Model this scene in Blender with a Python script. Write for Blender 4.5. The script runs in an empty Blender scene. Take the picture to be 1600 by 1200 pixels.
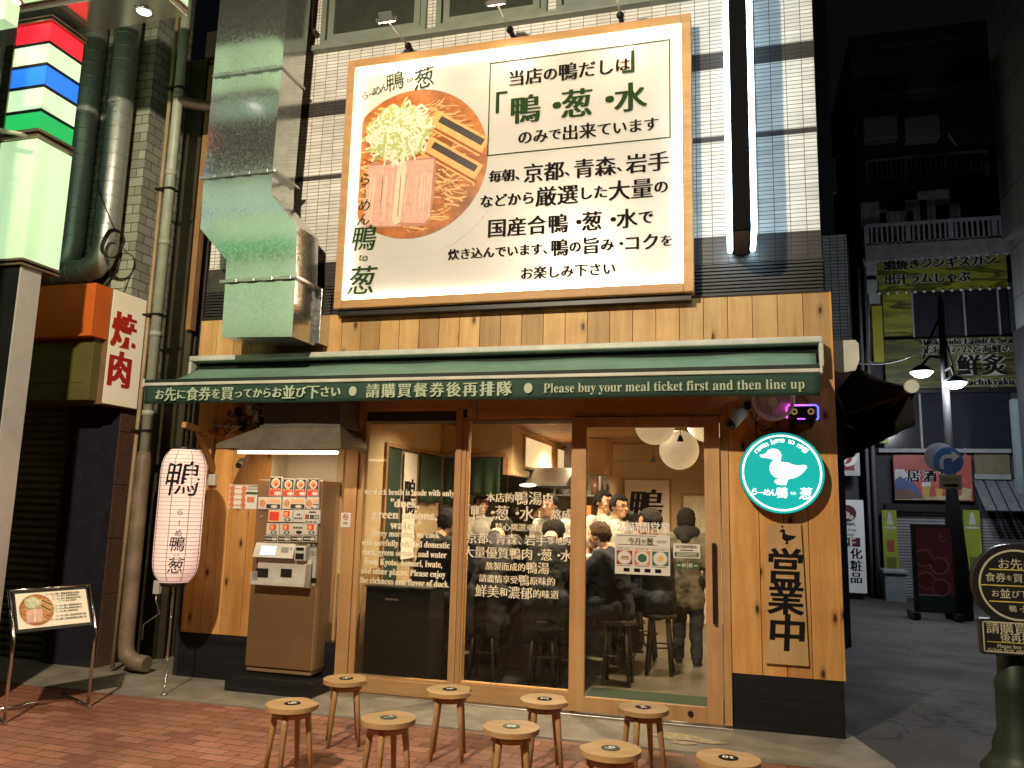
import bpy, bmesh, math, random
from mathutils import Vector as V, Matrix
random.seed(7)
sc = bpy.context.scene
COL = sc.collection
R = math.radians

# ------------------------------------------------------------------ camera
CAM = V((0, -6.2, 1.49))
YAW, PIT, ROL, FPX = -0.27524, 0.15496, 0.02483, 1239.94
_f = V((math.sin(YAW)*math.cos(PIT), math.cos(YAW)*math.cos(PIT), math.sin(PIT)))
_r = V((math.cos(YAW), -math.sin(YAW), 0))
_u = _r.cross(_f)
CR = math.cos(ROL)*_r + math.sin(ROL)*_u
CU = -math.sin(ROL)*_r + math.cos(ROL)*_u
cam = bpy.data.objects.new('camera', bpy.data.cameras.new('camera'))
COL.objects.link(cam)
m = Matrix((CR, CU, -_f)).transposed().to_4x4(); m.translation = CAM
cam.matrix_world = m
cam.data.sensor_width = 36; cam.data.lens = 36*FPX/1600
cam.data.clip_start = 0.05; cam.data.clip_end = 400
sc.camera = cam

def at(px, py, y=None, z=None, x=None):
    """point of the place seen at a photo pixel, on a known plane of the place"""
    d = CR*(px-800)/FPX - CU*(py-600)/FPX + _f
    if y is not None: t = (y-CAM.y)/d.y
    elif z is not None: t = (z-CAM.z)/d.z
    else: t = (x-CAM.x)/d.x
    return CAM + d*t

# ------------------------------------------------------------------ world, lights, exposure
w = bpy.data.worlds.new("World"); sc.world = w; w.use_nodes = True
wn = w.node_tree
sky = wn.nodes.new('ShaderNodeTexSky'); sky.sky_type = 'NISHITA'; sky.sun_disc = False
sky.sun_elevation = R(1.0); sky.sun_rotation = R(200)
wn.links.new(sky.outputs[0], wn.nodes['Background'].inputs[0])
wn.nodes['Background'].inputs[1].default_value = 0.004
sc.view_settings.view_transform = 'Standard'
sc.view_settings.look = 'None'
sc.view_settings.exposure = 0.0
sc.view_settings.gamma = 1.0
sc.cycles.use_denoising = True
sc.cycles.max_bounces = 8
sc.cycles.transparent_max_bounces = 24
sc.cycles.sample_clamp_indirect = 4.0
sc.cycles.caustics_reflective = False
sc.cycles.caustics_refractive = False

def lamp(name, kind, loc, power, col, size=0.1, target=None, parent=None, spot=60, blend=0.5):
    l = bpy.data.lights.new(name, kind); l.energy = power; l.color = col
    if kind == 'AREA': l.size = size
    else: l.shadow_soft_size = size
    if kind == 'SPOT': l.spot_size = R(spot); l.spot_blend = blend
    o = bpy.data.objects.new(name, l); COL.objects.link(o); o.location = loc
    if target is not None:
        o.rotation_euler = (V(target)-V(loc)).to_track_quat('-Z', 'Y').to_euler()
    if parent: setparent(o, parent)
    return o

# ------------------------------------------------------------------ materials
MATS = {}
def nodes(name):
    m = bpy.data.materials.new(name); m.use_nodes = True
    nt = m.node_tree
    return m, nt, nt.nodes['Principled BSDF']
def N(nt, t, **kw):
    n = nt.nodes.new(t)
    for k, v in kw.items():
        if k.startswith('i_'): n.inputs[int(k[2:])].default_value = v
        else: setattr(n, k, v)
    return n
def ramp(nt, fac, stops):
    r = N(nt, 'ShaderNodeValToRGB'); e = r.color_ramp.elements
    while len(e) < len(stops): e.new(0.5)
    for el, (p, c) in zip(e, stops):
        el.position = p; el.color = (c[0], c[1], c[2], 1) if len(c) == 3 else c
    nt.links.new(fac, r.inputs[0]); return r.outputs[0]
def pos(nt, scale=(1, 1, 1), rot=(0, 0, 0), loc=(0, 0, 0)):
    g = N(nt, 'ShaderNodeNewGeometry'); mp = N(nt, 'ShaderNodeMapping')
    mp.inputs['Scale'].default_value = scale; mp.inputs['Rotation'].default_value = rot; mp.inputs['Location'].default_value = loc
    nt.links.new(g.outputs['Position'], mp.inputs[0]); return mp.outputs[0]
def noise(nt, vec, scale, detail=4, rough=.55):
    n = N(nt, 'ShaderNodeTexNoise'); n.inputs['Scale'].default_value = scale
    n.inputs['Detail'].default_value = detail; n.inputs['Roughness'].default_value = rough
    nt.links.new(vec, n.inputs['Vector']); return n.outputs[0]
def mixc(nt, fac, a, b, mode='MIX'):
    n = N(nt, 'ShaderNodeMix', data_type='RGBA', blend_type=mode)
    for s, v in ((0, fac), (6, a), (7, b)):
        if hasattr(v, 'links'): nt.links.new(v, n.inputs[s])
        else: n.inputs[s].default_value = v if not isinstance(v, tuple) else (v[0], v[1], v[2], 1)
    return n.outputs[2]
def math_(nt, op, a, b=None):
    n = N(nt, 'ShaderNodeMath', operation=op)
    for s, v in ((0, a), (1, b)):
        if v is None: continue
        if hasattr(v, 'links'): nt.links.new(v, n.inputs[s])
        else: n.inputs[s].default_value = v
    return n.outputs[0]
def bump(nt, bs, h, strength=.3, dist=.01):
    b = N(nt, 'ShaderNodeBump'); b.inputs['Strength'].default_value = strength; b.inputs['Distance'].default_value = dist
    nt.links.new(h, b.inputs['Height']); nt.links.new(b.outputs[0], bs.inputs['Normal'])

def mat(name, col, rough=.6, metal=0., var=.18, vs=6., spec=.5, bmp=0., bs=60., coat=0.):
    """plain surface with some cloudy wear in its colour and gloss"""
    if name in MATS: return MATS[name]
    m, nt, b = nodes(name)
    p = pos(nt); n = noise(nt, p, vs, 5, .6)
    d = tuple(max(0, c*(1-var)) for c in col); l = tuple(min(1, c*(1+var*.7)) for c in col)
    nt.links.new(ramp(nt, n, [(.3, d), (.7, l)]), b.inputs['Base Color'])
    b.inputs['Roughness'].default_value = rough; b.inputs['Metallic'].default_value = metal
    b.inputs['Specular IOR Level'].default_value = spec
    if coat: b.inputs['Coat Weight'].default_value = coat
    if bmp: bump(nt, b, noise(nt, p, bs, 3), bmp, .004)
    MATS[name] = m; return m
def emit(name, col, strength, base=None, rough=.4):
    if name in MATS: return MATS[name]
    m, nt, b = nodes(name)
    c = base or col
    b.inputs['Base Color'].default_value = (c[0], c[1], c[2], 1)
    b.inputs['Emission Color'].default_value = (*col, 1); b.inputs['Emission Strength'].default_value = strength
    b.inputs['Roughness'].default_value = rough
    MATS[name] = m; return m
def lightbox(name, col, strength, freq=(3., 0., 0.), depth=.35):
    """diffuser over tubes: the tubes behind it read as softer and stronger bands"""
    if name in MATS: return MATS[name]
    m, nt, b = nodes(name)
    n = noise(nt, pos(nt, freq), 1.0, 2)
    nt.links.new(ramp(nt, n, [(.3, tuple(c*(1-depth) for c in col)), (.65, col)]), b.inputs['Emission Color'])
    b.inputs['Base Color'].default_value = (*[.55*c for c in col], 1)
    b.inputs['Emission Strength'].default_value = strength; b.inputs['Roughness'].default_value = .25
    MATS[name] = m; return m

def wood(name, c1, c2, axis='Z', knots=.5, rough=.5, island=.35, knotcol=(.07, .025, .008), scale=1.):
    if name in MATS: return MATS[name]
    m, nt, b = nodes(name)
    s = {'Z': (14, 14, 1.1), 'X': (1.1, 14, 14), 'Y': (14, 1.1, 14)}[axis]
    s = tuple(v*scale for v in s)
    g = N(nt, 'ShaderNodeNewGeometry')
    rnd = g.outputs['Random Per Island']
    off = N(nt, 'ShaderNodeVectorMath', operation='SCALE'); off.inputs[0].default_value = (7.3, 3.1, 5.7)
    nt.links.new(rnd, off.inputs['Scale'])
    ad = N(nt, 'ShaderNodeVectorMath', operation='ADD')
    nt.links.new(g.outputs['Position'], ad.inputs[0]); nt.links.new(off.outputs[0], ad.inputs[1])
    mp = N(nt, 'ShaderNodeMapping'); mp.inputs['Scale'].default_value = s
    nt.links.new(ad.outputs[0], mp.inputs[0]); p = mp.outputs[0]
    warp = N(nt, 'ShaderNodeTexNoise'); warp.inputs['Scale'].default_value = .35; nt.links.new(p, warp.inputs['Vector'])
    wsum = N(nt, 'ShaderNodeVectorMath', operation='ADD')
    wsc = N(nt, 'ShaderNodeVectorMath', operation='SCALE'); wsc.inputs['Scale'].default_value = 2.2
    nt.links.new(warp.outputs[1], wsc.inputs[0])
    nt.links.new(p, wsum.inputs[0]); nt.links.new(wsc.outputs[0], wsum.inputs[1])
    wv = N(nt, 'ShaderNodeTexNoise'); wv.inputs['Scale'].default_value = 1.0; wv.inputs['Detail'].default_value = 6
    nt.links.new(wsum.outputs[0], wv.inputs['Vector'])
    fine = noise(nt, p, 7., 3)
    f = math_(nt, 'ADD', math_(nt, 'MULTIPLY', wv.outputs[0], .75), math_(nt, 'MULTIPLY', fine, .25))
    col = ramp(nt, f, [(.36, c1), (.62, c2)])
    isl = ramp(nt, rnd, [(0, (1-island,)*3), (1, (1+island*.35,)*3)])
    col = mixc(nt, 1.0, col, isl, 'MULTIPLY')
    if knots > 0:
        ks = {'Z': (5.5, 5.5, 2.6), 'X': (2.6, 5.5, 5.5), 'Y': (5.5, 2.6, 5.5)}[axis]
        vo = N(nt, 'ShaderNodeTexVoronoi', voronoi_dimensions='2D'); mk = N(nt, 'ShaderNodeMapping'); mk.inputs['Scale'].default_value = tuple(k*scale for k in ks)
        sxz = N(nt, 'ShaderNodeSeparateXYZ'); cxz = N(nt, 'ShaderNodeCombineXYZ')
        nt.links.new(ad.outputs[0], mk.inputs[0]); nt.links.new(mk.outputs[0], sxz.inputs[0]); nt.links.new(sxz.outputs[0], cxz.inputs[0]); nt.links.new(sxz.outputs[2], cxz.inputs[1]); nt.links.new(cxz.outputs[0], vo.inputs['Vector']); vo.inputs['Scale'].default_value = 1.
        gate = ramp(nt, vo.outputs['Color'], [(max(0, .78-knots*.42), (1, 1, 1)), (max(0.01, .80-knots*.42), (0, 0, 0))])
        gate = math_(nt, 'SUBTRACT', 1.0, gate)
        dn = math_(nt, 'ADD', vo.outputs['Distance'], math_(nt, 'MULTIPLY', fine, .05))
        dot = ramp(nt, dn, [(.075, (1, 1, 1)), (.115, (.4,)*3), (.22, (0, 0, 0))])
        k = math_(nt, 'MULTIPLY', gate, dot)
        col = mixc(nt, k, col, knotcol)
    oi = N(nt, 'ShaderNodeObjectInfo'); col = mixc(nt, 1., col, ramp(nt, oi.outputs['Random'], [(0, (.86, .85, .83)), (1, (1.08, 1.05, 1.0))]), 'MULTIPLY')
    st = ramp(nt, noise(nt, pos(nt), 2.3, 6, .65), [(.32, (.78, .74, .70)), (.6, (1, 1, 1))]); col = mixc(nt, .7, col, st, 'MULTIPLY')
    nt.links.new(col, b.inputs['Base Color'])
    b.inputs['Roughness'].default_value = rough; b.inputs['Specular IOR Level'].default_value = .35
    bump(nt, b, f, .12, .004)
    MATS[name] = m; return m

def tiles(name, tile, grout, w_, h_, joint, axis='X', off=0., squash=1., rough=.25, shift=(0, 0, 0), var=.12):
    if name in MATS: return MATS[name]
    m, nt, b = nodes(name)
    g = N(nt, 'ShaderNodeNewGeometry'); sx = N(nt, 'ShaderNodeSeparateXYZ'); cb = N(nt, 'ShaderNodeCombineXYZ')
    nt.links.new(g.outputs['Position'], sx.inputs[0])
    uv = {'X': (0, 2), 'Y': (1, 2), 'XY': (0, 1), 'YX': (1, 0)}[axis]
    nt.links.new(sx.outputs[uv[0]], cb.inputs[0]); nt.links.new(sx.outputs[uv[1]], cb.inputs[1])
    mp = N(nt, 'ShaderNodeMapping'); mp.inputs['Location'].default_value = shift; nt.links.new(cb.outputs[0], mp.inputs[0])
    br = N(nt, 'ShaderNodeTexBrick'); br.offset = off; br.squash = 1.
    br.inputs['Scale'].default_value = 1.; br.inputs['Brick Width'].default_value = w_; br.inputs['Row Height'].default_value = h_
    br.inputs['Mortar Size'].default_value = joint; br.inputs['Mortar Smooth'].default_value = .1; br.inputs['Bias'].default_value = 0.
    br.inputs['Color1'].default_value = (*[c*(1-var) for c in tile], 1); br.inputs['Color2'].default_value = (*[min(1, c*(1+var)) for c in tile], 1)
    br.inputs['Mortar'].default_value = (*grout, 1)
    nt.links.new(mp.outputs[0], br.inputs['Vector'])
    dirt = ramp(nt, noise(nt, pos(nt), 1.7, 6, .65), [(.3, (.72,)*3), (.62, (1, 1, 1))])
    nt.links.new(mixc(nt, 1., br.outputs[0], dirt, 'MULTIPLY'), b.inputs['Base Color'])
    r_ = math_(nt, 'ADD', math_(nt, 'MULTIPLY', br.outputs[1], .5), rough); nt.links.new(r_, b.inputs['Roughness'])
    bump(nt, b, math_(nt, 'SUBTRACT', 1., br.outputs[1]), .4, .003)
    MATS[name] = m; return m

def galv(name, col=(.70, .73, .70), rough=.16, metal=.92):
    if name in MATS: return MATS[name]
    m, nt, b = nodes(name)
    p = pos(nt)
    vo = N(nt, 'ShaderNodeTexVoronoi'); vo.inputs['Scale'].default_value = 55.; nt.links.new(p, vo.inputs['Vector'])
    bw = N(nt, 'ShaderNodeRGBToBW'); nt.links.new(vo.outputs['Color'], bw.inputs[0])
    n2 = noise(nt, p, 2.2, 5)
    f = math_(nt, 'ADD', math_(nt, 'MULTIPLY', bw.outputs[0], .5), math_(nt, 'MULTIPLY', n2, .5))
    nt.links.new(ramp(nt, f, [(.25, tuple(c*.78 for c in col)), (.75, col)]), b.inputs['Base Color'])
    b.inputs['Metallic'].default_value = metal
    nt.links.new(math_(nt, 'ADD', math_(nt, 'MULTIPLY', bw.outputs[0], .12), rough-.05), b.inputs['Roughness'])
    bump(nt, b, noise(nt, p, 3.5, 2), .05, .02)
    MATS[name] = m; return m

def wired_glass(name):
    m, nt, b = nodes(name)
    nt.nodes.remove(b); out = nt.nodes['Material Output']
    tr = N(nt, 'ShaderNodeBsdfTransparent'); tr.inputs[0].default_value = (.93, .95, .92, 1)
    gl = N(nt, 'ShaderNodeBsdfGlossy'); gl.inputs['Roughness'].default_value = .015; gl.inputs[0].default_value = (.9, .95, .95, 1)
    fr = N(nt, 'ShaderNodeFresnel'); fr.inputs[0].default_value = 1.45
    mx = N(nt, 'ShaderNodeMixShader'); nt.links.new(math_(nt, 'MULTIPLY', fr.outputs[0], .45), mx.inputs[0]); nt.links.new(tr.outputs[0], mx.inputs[1]); nt.links.new(gl.outputs[0], mx.inputs[2])
    # the steel wires cast into the pane, crossing on the diagonal
    g = N(nt, 'ShaderNodeNewGeometry'); sx = N(nt, 'ShaderNodeSeparateXYZ'); nt.links.new(g.outputs['Position'], sx.inputs[0])
    fac = None
    for op in ('ADD', 'SUBTRACT'):
        d = math_(nt, op, sx.outputs[0], sx.outputs[2])
        fr_ = math_(nt, 'FRACT', math_(nt, 'MULTIPLY', d, 1/.034))
        ln = math_(nt, 'LESS_THAN', fr_, .09)
        fac = ln if fac is None else math_(nt, 'MAXIMUM', fac, ln)
    wire = N(nt, 'ShaderNodeBsdfPrincipled'); wire.inputs['Base Color'].default_value = (.42, .40, .36, 1); wire.inputs['Roughness'].default_value = .4; wire.inputs['Metallic'].default_value = .6
    m2 = N(nt, 'ShaderNodeMixShader'); nt.links.new(math_(nt, 'MULTIPLY', fac, .045), m2.inputs[0])
    nt.links.new(mx.outputs[0], m2.inputs[1]); nt.links.new(wire.outputs[0], m2.inputs[2])
    nt.links.new(m2.outputs[0], out.inputs[0])
    return m
def plain_glass(name, tint=(.9, .93, .92), refl=1.):
    m, nt, b = nodes(name); nt.nodes.remove(b); out = nt.nodes['Material Output']
    tr = N(nt, 'ShaderNodeBsdfTransparent'); tr.inputs[0].default_value = (*tint, 1)
    gl = N(nt, 'ShaderNodeBsdfGlossy'); gl.inputs['Roughness'].default_value = .02
    fr = N(nt, 'ShaderNodeFresnel'); fr.inputs[0].default_value = 1.5
    mx = N(nt, 'ShaderNodeMixShader'); nt.links.new(math_(nt, 'MULTIPLY', fr.outputs[0], refl), mx.inputs[0]); nt.links.new(tr.outputs[0], mx.inputs[1]); nt.links.new(gl.outputs[0], mx.inputs[2])
    nt.links.new(mx.outputs[0], out.inputs[0]); return m

# ------------------------------------------------------------------ objects
def setparent(o, parent):
    o.parent = parent
    mw = Matrix.Identity(4); q = parent; chain = []
    while q is not None: chain.append(q); q = q.parent
    for q in reversed(chain): mw = mw @ q.matrix_parent_inverse @ q.matrix_basis
    o.matrix_parent_inverse = mw.inverted()
def tag(o, label=None, cat=None, group=None, kind=None):
    if label: o['label'] = label
    if cat: o['category'] = cat
    if group: o['group'] = group
    if kind: o['kind'] = kind
    return o
def thing(name, loc, label, cat, group=None):
    o = bpy.data.objects.new(name, None); COL.objects.link(o); o.location = loc; o.empty_display_size = .1
    return tag(o, label, cat, group)

class MB:
    def __init__(s): s.bm = bmesh.new(); s.mi = 0; s.xf = None
    def _done(s, geo, mi):
        for f in {f for v in geo for f in v.link_faces}: f.material_index = mi
        if s.xf is not None:
            for v in geo: v.co = s.xf @ v.co
        return s
    def box(s, a, b, bev=0., mi=0, rot=None, piv=None):
        x0, x1 = sorted((a[0], b[0])); y0, y1 = sorted((a[1], b[1])); z0, z1 = sorted((a[2], b[2]))
        vs = [s.bm.verts.new(p) for p in ((x0,y0,z0),(x1,y0,z0),(x1,y1,z0),(x0,y1,z0),(x0,y0,z1),(x1,y0,z1),(x1,y1,z1),(x0,y1,z1))]
        fs = [s.bm.faces.new([vs[i] for i in q]) for q in ((3,2,1,0),(4,5,6,7),(0,1,5,4),(1,2,6,5),(2,3,7,6),(3,0,4,7))]
        if bev > 0:
            bev = min(bev, .45*min(x1-x0, y1-y0, z1-z0))
            es = list({e for f in fs for e in f.edges})
            r = bmesh.ops.bevel(s.bm, geom=es, offset=bev, segments=2, profile=.5, affect='EDGES')
            vs = list({v for f in r['faces'] for v in f.verts} | {v for v in vs if v.is_valid})
        if rot is not None:
            M = rot.to_4x4() if not isinstance(rot, Matrix) or len(rot) == 3 else rot
            pv = V(piv) if piv is not None else V(((x0+x1)/2, (y0+y1)/2, (z0+z1)/2))
            for v in vs: v.co = pv + (M.to_3x3() @ (v.co-pv))
        return s._done(vs, mi)
    def cyl(s, p0, p1, r0, r1=None, n=20, mi=0, cap=True):
        p0, p1 = V(p0), V(p1); r1 = r0 if r1 is None else r1
        d = (p1-p0).normalized(); a = d.orthogonal().normalized(); b = d.cross(a)
        A = []; B = []
        for i in range(n):
            t = 2*math.pi*i/n; o = a*math.cos(t)+b*math.sin(t)
            A.append(s.bm.verts.new(p0+o*r0)); B.append(s.bm.verts.new(p1+o*r1))
        for i in range(n):
            j = (i+1) % n; s.bm.faces.new((A[i], A[j], B[j], B[i])).smooth = True
        if cap: s.bm.faces.new(A[::-1]); s.bm.faces.new(B)
        return s._done(A+B, mi)
    def tube(s, pts, r, n=8, mi=0, close=False):
        pts = [V(p) for p in pts]; k = len(pts); rings = []; prev = None
        for i, p in enumerate(pts):
            if close: d = pts[(i+1) % k]-pts[i-1]
            else: d = pts[min(i+1, k-1)]-pts[max(i-1, 0)]
            d = d.normalized() if d.length > 1e-9 else V((0, 0, 1))
            a = d.orthogonal().normalized() if prev is None else (prev-d*prev.dot(d)).normalized()
            prev = a; b = d.cross(a)
            rr = r[i] if isinstance(r, (list, tuple)) else r
            rings.append([s.bm.verts.new(p+(a*math.cos(2*math.pi*j/n)+b*math.sin(2*math.pi*j/n))*rr) for j in range(n)])
        for i in range(k if close else k-1):
            A, B = rings[i], rings[(i+1) % k]
            for j in range(n):
                try: s.bm.faces.new((A[j], A[(j+1) % n], B[(j+1) % n], B[j])).smooth = True
                except ValueError: pass
        if not close: s.bm.faces.new(rings[0][::-1]); s.bm.faces.new(rings[-1])
        return s._done([v for q in rings for v in q], mi)
    def lathe(s, prof, c=(0, 0, 0), n=32, mi=0, smooth=True):
        """profile of (radius, z) turned round a vertical axis"""
        c = V(c); rings = []
        for r, z in prof:
            if r < 1e-5: rings.append([s.bm.verts.new(c+V((0, 0, z)))])
            else: rings.append([s.bm.verts.new(c+V((r*math.cos(2*math.pi*i/n), r*math.sin(2*math.pi*i/n), z))) for i in range(n)])
        for A, B in zip(rings, rings[1:]):
            for i in range(n):
                q = [A[i % len(A)], A[(i+1) % len(A)], B[(i+1) % len(B)], B[i % len(B)]]
                q = [v for k, v in enumerate(q) if v not in q[:k]]
                if len(q) > 2: s.bm.faces.new(q).smooth = smooth
        for A, flip in ((rings[0], True), (rings[-1], False)):
            if len(A) > 2: s.bm.faces.new(A[::-1] if flip else A)
        return s._done([v for q in rings for v in q], mi)
    def prism(s, pts, d, mi=0, cap=True):
        """closed outline (list of 3-D points) pushed along d"""
        d = V(d); A = [s.bm.verts.new(V(p)) for p in pts]; B = [s.bm.verts.new(V(p)+d) for p in pts]
        n = len(A)
        for i in range(n): s.bm.faces.new((A[i], A[(i+1) % n], B[(i+1) % n], B[i]))
        if cap: s.bm.faces.new(A[::-1]); s.bm.faces.new(B)
        return s._done(A+B, mi)
    def poly(s, pts, mi=0):
        A = [s.bm.verts.new(V(p)) for p in pts]; s.bm.faces.new(A); return s._done(A, mi)
    def grid(s, f, nu, nv, mi=0, smooth=True):
        g = [[s.bm.verts.new(V(f(i/nu, j/nv))) for j in range(nv+1)] for i in range(nu+1)]
        for i in range(nu):
            for j in range(nv):
                s.bm.faces.new((g[i][j], g[i+1][j], g[i+1][j+1], g[i][j+1])).smooth = smooth
        return s._done([v for q in g for v in q], mi)
    def ball(s, c, r, mi=0, u=20, v=14):
        r = (r, r, r) if not isinstance(r, (tuple, list)) else r
        res = bmesh.ops.create_uvsphere(s.bm, u_segments=u, v_segments=v, radius=1.)
        for q in res['verts']: q.co = V((q.co.x*r[0]+c[0], q.co.y*r[1]+c[1], q.co.z*r[2]+c[2]))
        for f in {f for q in res['verts'] for f in q.link_faces}: f.smooth = True
        return s._done(res['verts'], mi)
    def build(s, name, mats, parent=None, normals=True):
        if normals: bmesh.ops.recalc_face_normals(s.bm, faces=s.bm.faces[:])
        me = bpy.data.meshes.new(name); s.bm.to_mesh(me); s.bm.free()
        for q in (mats if isinstance(mats, (list, tuple)) else [mats]): me.materials.append(q)
        o = bpy.data.objects.new(name, me); COL.objects.link(o)
        if parent: setparent(o, parent)
        return o

# ------------------------------------------------------------------ lettering
GL = {}
def glyph(ch, off=0.):
    k = (ch, off)
    if k in GL: return GL[k]
    c = bpy.data.curves.new('t', 'FONT'); c.body = ch; c.size = 1.; c.resolution_u = 3; c.offset = off
    o = bpy.data.objects.new('t', c)
    me = o.to_mesh()
    vs = [(v.co.x, v.co.y) for v in me.vertices]; fs = [tuple(p.vertices) for p in me.polygons]
    o.to_mesh_clear(); bpy.data.objects.remove(o); bpy.data.curves.remove(c)
    GL[k] = (vs, fs); return GL[k]
def serif(s):
    r = ''
    for c in s:
        if 'a' <= c <= 'z': r += chr(0x1D41A+ord(c)-97)
        elif 'A' <= c <= 'Z': r += chr(0x1D400+ord(c)-65)
        elif '0' <= c <= '9': r += chr(0x1D7CE+ord(c)-48)
        else: r += c
    return r
def layout(segs, off=0., sp=0.):
    """segments of (text, size); east-asian signs in square cells, latin as written. -> verts, faces, width"""
    if isinstance(segs, str): segs = [(segs, 1.)]
    vs, fs, x = [], [], 0.
    for t, k in segs:
        i = 0
        while i < len(t):
            c = t[i]
            if ord(c) > 0x2FFF and ord(c) < 0x1D400 or c in '・●「」':
                g, f = glyph(c, off); adv = (1.+sp)*k
                b = len(vs); vs += [(x+vx*k, (vy-.38)*k) for vx, vy in g]; fs += [tuple(b+q for q in p) for p in f]
                x += adv if c not in '、・' else adv*.62
                i += 1
            else:
                j = i
                while j < len(t) and not (ord(t[j]) > 0x2FFF and ord(t[j]) < 0x1D400 or t[j] in '・●「」'): j += 1
                g, f = glyph(t[i:j], off)
                if g:
                    b = len(vs); vs += [(x+vx*k, (vy-.36)*k) for vx, vy in g]; fs += [tuple(b+q for q in p) for p in f]
                    x += (max(v[0] for v in g)+.08)*k
                else: x += .3*k
                i = j
    return vs, fs, x
class Letters:
    """flat printed lettering on one plane: o + u*right + v*up, a hair in front of the surface"""
    def __init__(s, right=(1, 0, 0), up=(0, 0, 1), normal=(0, -1, 0), lift=.002):
        s.r, s.u, s.n = V(right).normalized(), V(up).normalized(), V(normal).normalized(); s.lift = lift
        s.v, s.f, s.m = [], [], []
    def line(s, segs, p0, width, hscale=1., fat=(0.,), mi=0, off=0., sp=0., rot=0., mid=False):
        vs, fs, w_ = layout(segs, off, sp)
        if not vs: return s
        x0 = min(v[0] for v in vs); x1 = max(v[0] for v in vs); k = width/(x1-x0)
        p0 = V(p0)
        if mid: p0 = p0 - s.r*width/2
        cr, sr = math.cos(rot), math.sin(rot)
        for n_, d in enumerate(fat):
            b = len(s.v); l = s.n*(s.lift+.0003*n_)
            for vx, vy in vs:
                X, Y = (vx-x0+d)*k, vy*k*hscale
                s.v.append(p0+s.r*(X*cr-Y*sr)+s.u*(X*sr+Y*cr)+l)
            s.f += [tuple(b+q for q in f) for f in fs]; s.m += [mi]*len(fs)
        return s
    def char(s, ch, c, size, fat=(0.,), mi=0, off=0., rot=0., ws=1., slant=0.):
        """one sign centred on c"""
        vs, fs = glyph(ch, off); 
        if not vs: return s
        x0 = min(v[0] for v in vs); x1 = max(v[0] for v in vs); y0 = min(v[1] for v in vs); y1 = max(v[1] for v in vs)
        cx, cy = (x0+x1)/2, (y0+y1)/2; cr, sr = math.cos(rot), math.sin(rot); c = V(c)
        for n_, d in enumerate(fat):
            b = len(s.v); l = s.n*(s.lift+.0003*n_)
            for vx, vy in vs:
                X, Y = (vx-cx+d+(vy-cy)*slant)*size*ws, (vy-cy)*size
                s.v.append(c+s.r*(X*cr-Y*sr)+s.u*(X*sr+Y*cr)+l)
            s.f += [tuple(b+q for q in f) for f in fs]; s.m += [mi]*len(fs)
        return s
    def poly(s, pts, mi=0, lift=0.):
        b = len(s.v); s.v += [V(p)+s.n*(s.lift+lift) for p in pts]; s.f.append(tuple(range(b, b+len(pts)))); s.m.append(mi); return s
    def build(s, name, mats, parent=None):
        me = bpy.data.meshes.new(name); me.from_pydata([tuple(v) for v in s.v], [], s.f); me.update()
        for q in (mats if isinstance(mats, (list, tuple)) else [mats]): me.materials.append(q)
        for p, i in zip(me.polygons, s.m): p.material_index = i
        o = bpy.data.objects.new(name, me); COL.objects.link(o)
        if parent: setparent(o, parent)
        return o
MINCHO = (-.022, -.008, .008, .022)
HEAVY = (-.045, -.03, -.015, 0, .015, .03, .045)
MEDIUM = (-.012, .012)

# ------------------------------------------------------------------ palette
PINE = wood('pine_boards', (.57, .275, .075), (.74, .41, .145), 'Z', .75)
PINE_F = wood('pine_fascia', (.54, .31, .11), (.70, .45, .19), 'Z', .45)
FRAME = wood('door_frame_wood', (.48, .265, .115), (.58, .345, .16), 'Z', 0, island=.15)
FRAME_X = wood('door_rail_wood', (.48, .265, .115), (.58, .345, .16), 'X', 0, island=.15)
CEDAR = wood('sign_board_wood', (.55, .34, .14), (.66, .44, .21), 'Z', .1, scale=.7)
STOOLW = wood('stool_wood', (.40, .25, .11), (.52, .34, .16), 'X', 0, island=.2)
CEILW = wood('ceiling_wood', (.34, .18, .08), (.46, .26, .12), 'X', 0)
BLACKW = wood('black_stained_boards', (.008, .009, .012), (.02, .021, .026), 'X', 0, island=.3, rough=.4)
TILE = tiles('white_wall_tile', (.80, .79, .75), (.11, .105, .095), .118, .0335, .0027, 'X', shift=(.02, .01, 0))
DARKTILE = tiles('dark_band_tile', (.055, .048, .045), (.02, .02, .02), .118, .0335, .0025, 'X', shift=(.02, .01, 0), rough=.35)
METAL_D = mat('dark_metal', (.03, .03, .032), .4, .6)
METAL_B = mat('black_enamel', (.012, .012, .013), .35)
METAL_W = mat('white_enamel', (.55, .57, .50), .4)
ALU = mat('aluminium', (.5, .5, .48), .3, .9)
CHROME = mat('chrome', (.62, .6, .57), .16, 1.)
GALV = galv('galvanised_sheet')
GALV2 = galv('galvanised_pipe', (.50, .53, .50), .40, .55)
PVC = mat('grey_green_pipe', (.36, .40, .32), .45)
WIRE = mat('black_cable', (.012, .012, .012), .5)
WIREW = mat('white_cable', (.55, .52, .46), .5)
WHITEP = mat('white_plastic', (.54, .52, .48), .4)
BLACKP = mat('black_plastic', (.015, .015, .016), .35)
PLASTER = mat('cream_plaster', (.70, .62, .48), .8, var=.08)
TANWALL = mat('tan_plaster', (.49, .35, .195), .8, var=.08)
CONCRETE = mat('apron_concrete', (.26, .235, .19), .75, var=.35, vs=3.5, bmp=.3, bs=90)
INK = mat('black_ink', (.008, .007, .007), .8, var=.0, spec=.15)
INKG = mat('green_ink', (.035, .10, .035), .5, var=.1)
INKR = mat('red_ink', (.45, .03, .015), .5, var=.1)
PAPER = mat('paper', (.74, .70, .62), .6, var=.05)
GLASS = wired_glass('wired_glass')
CLEAR = plain_glass('clear_glass')

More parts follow.
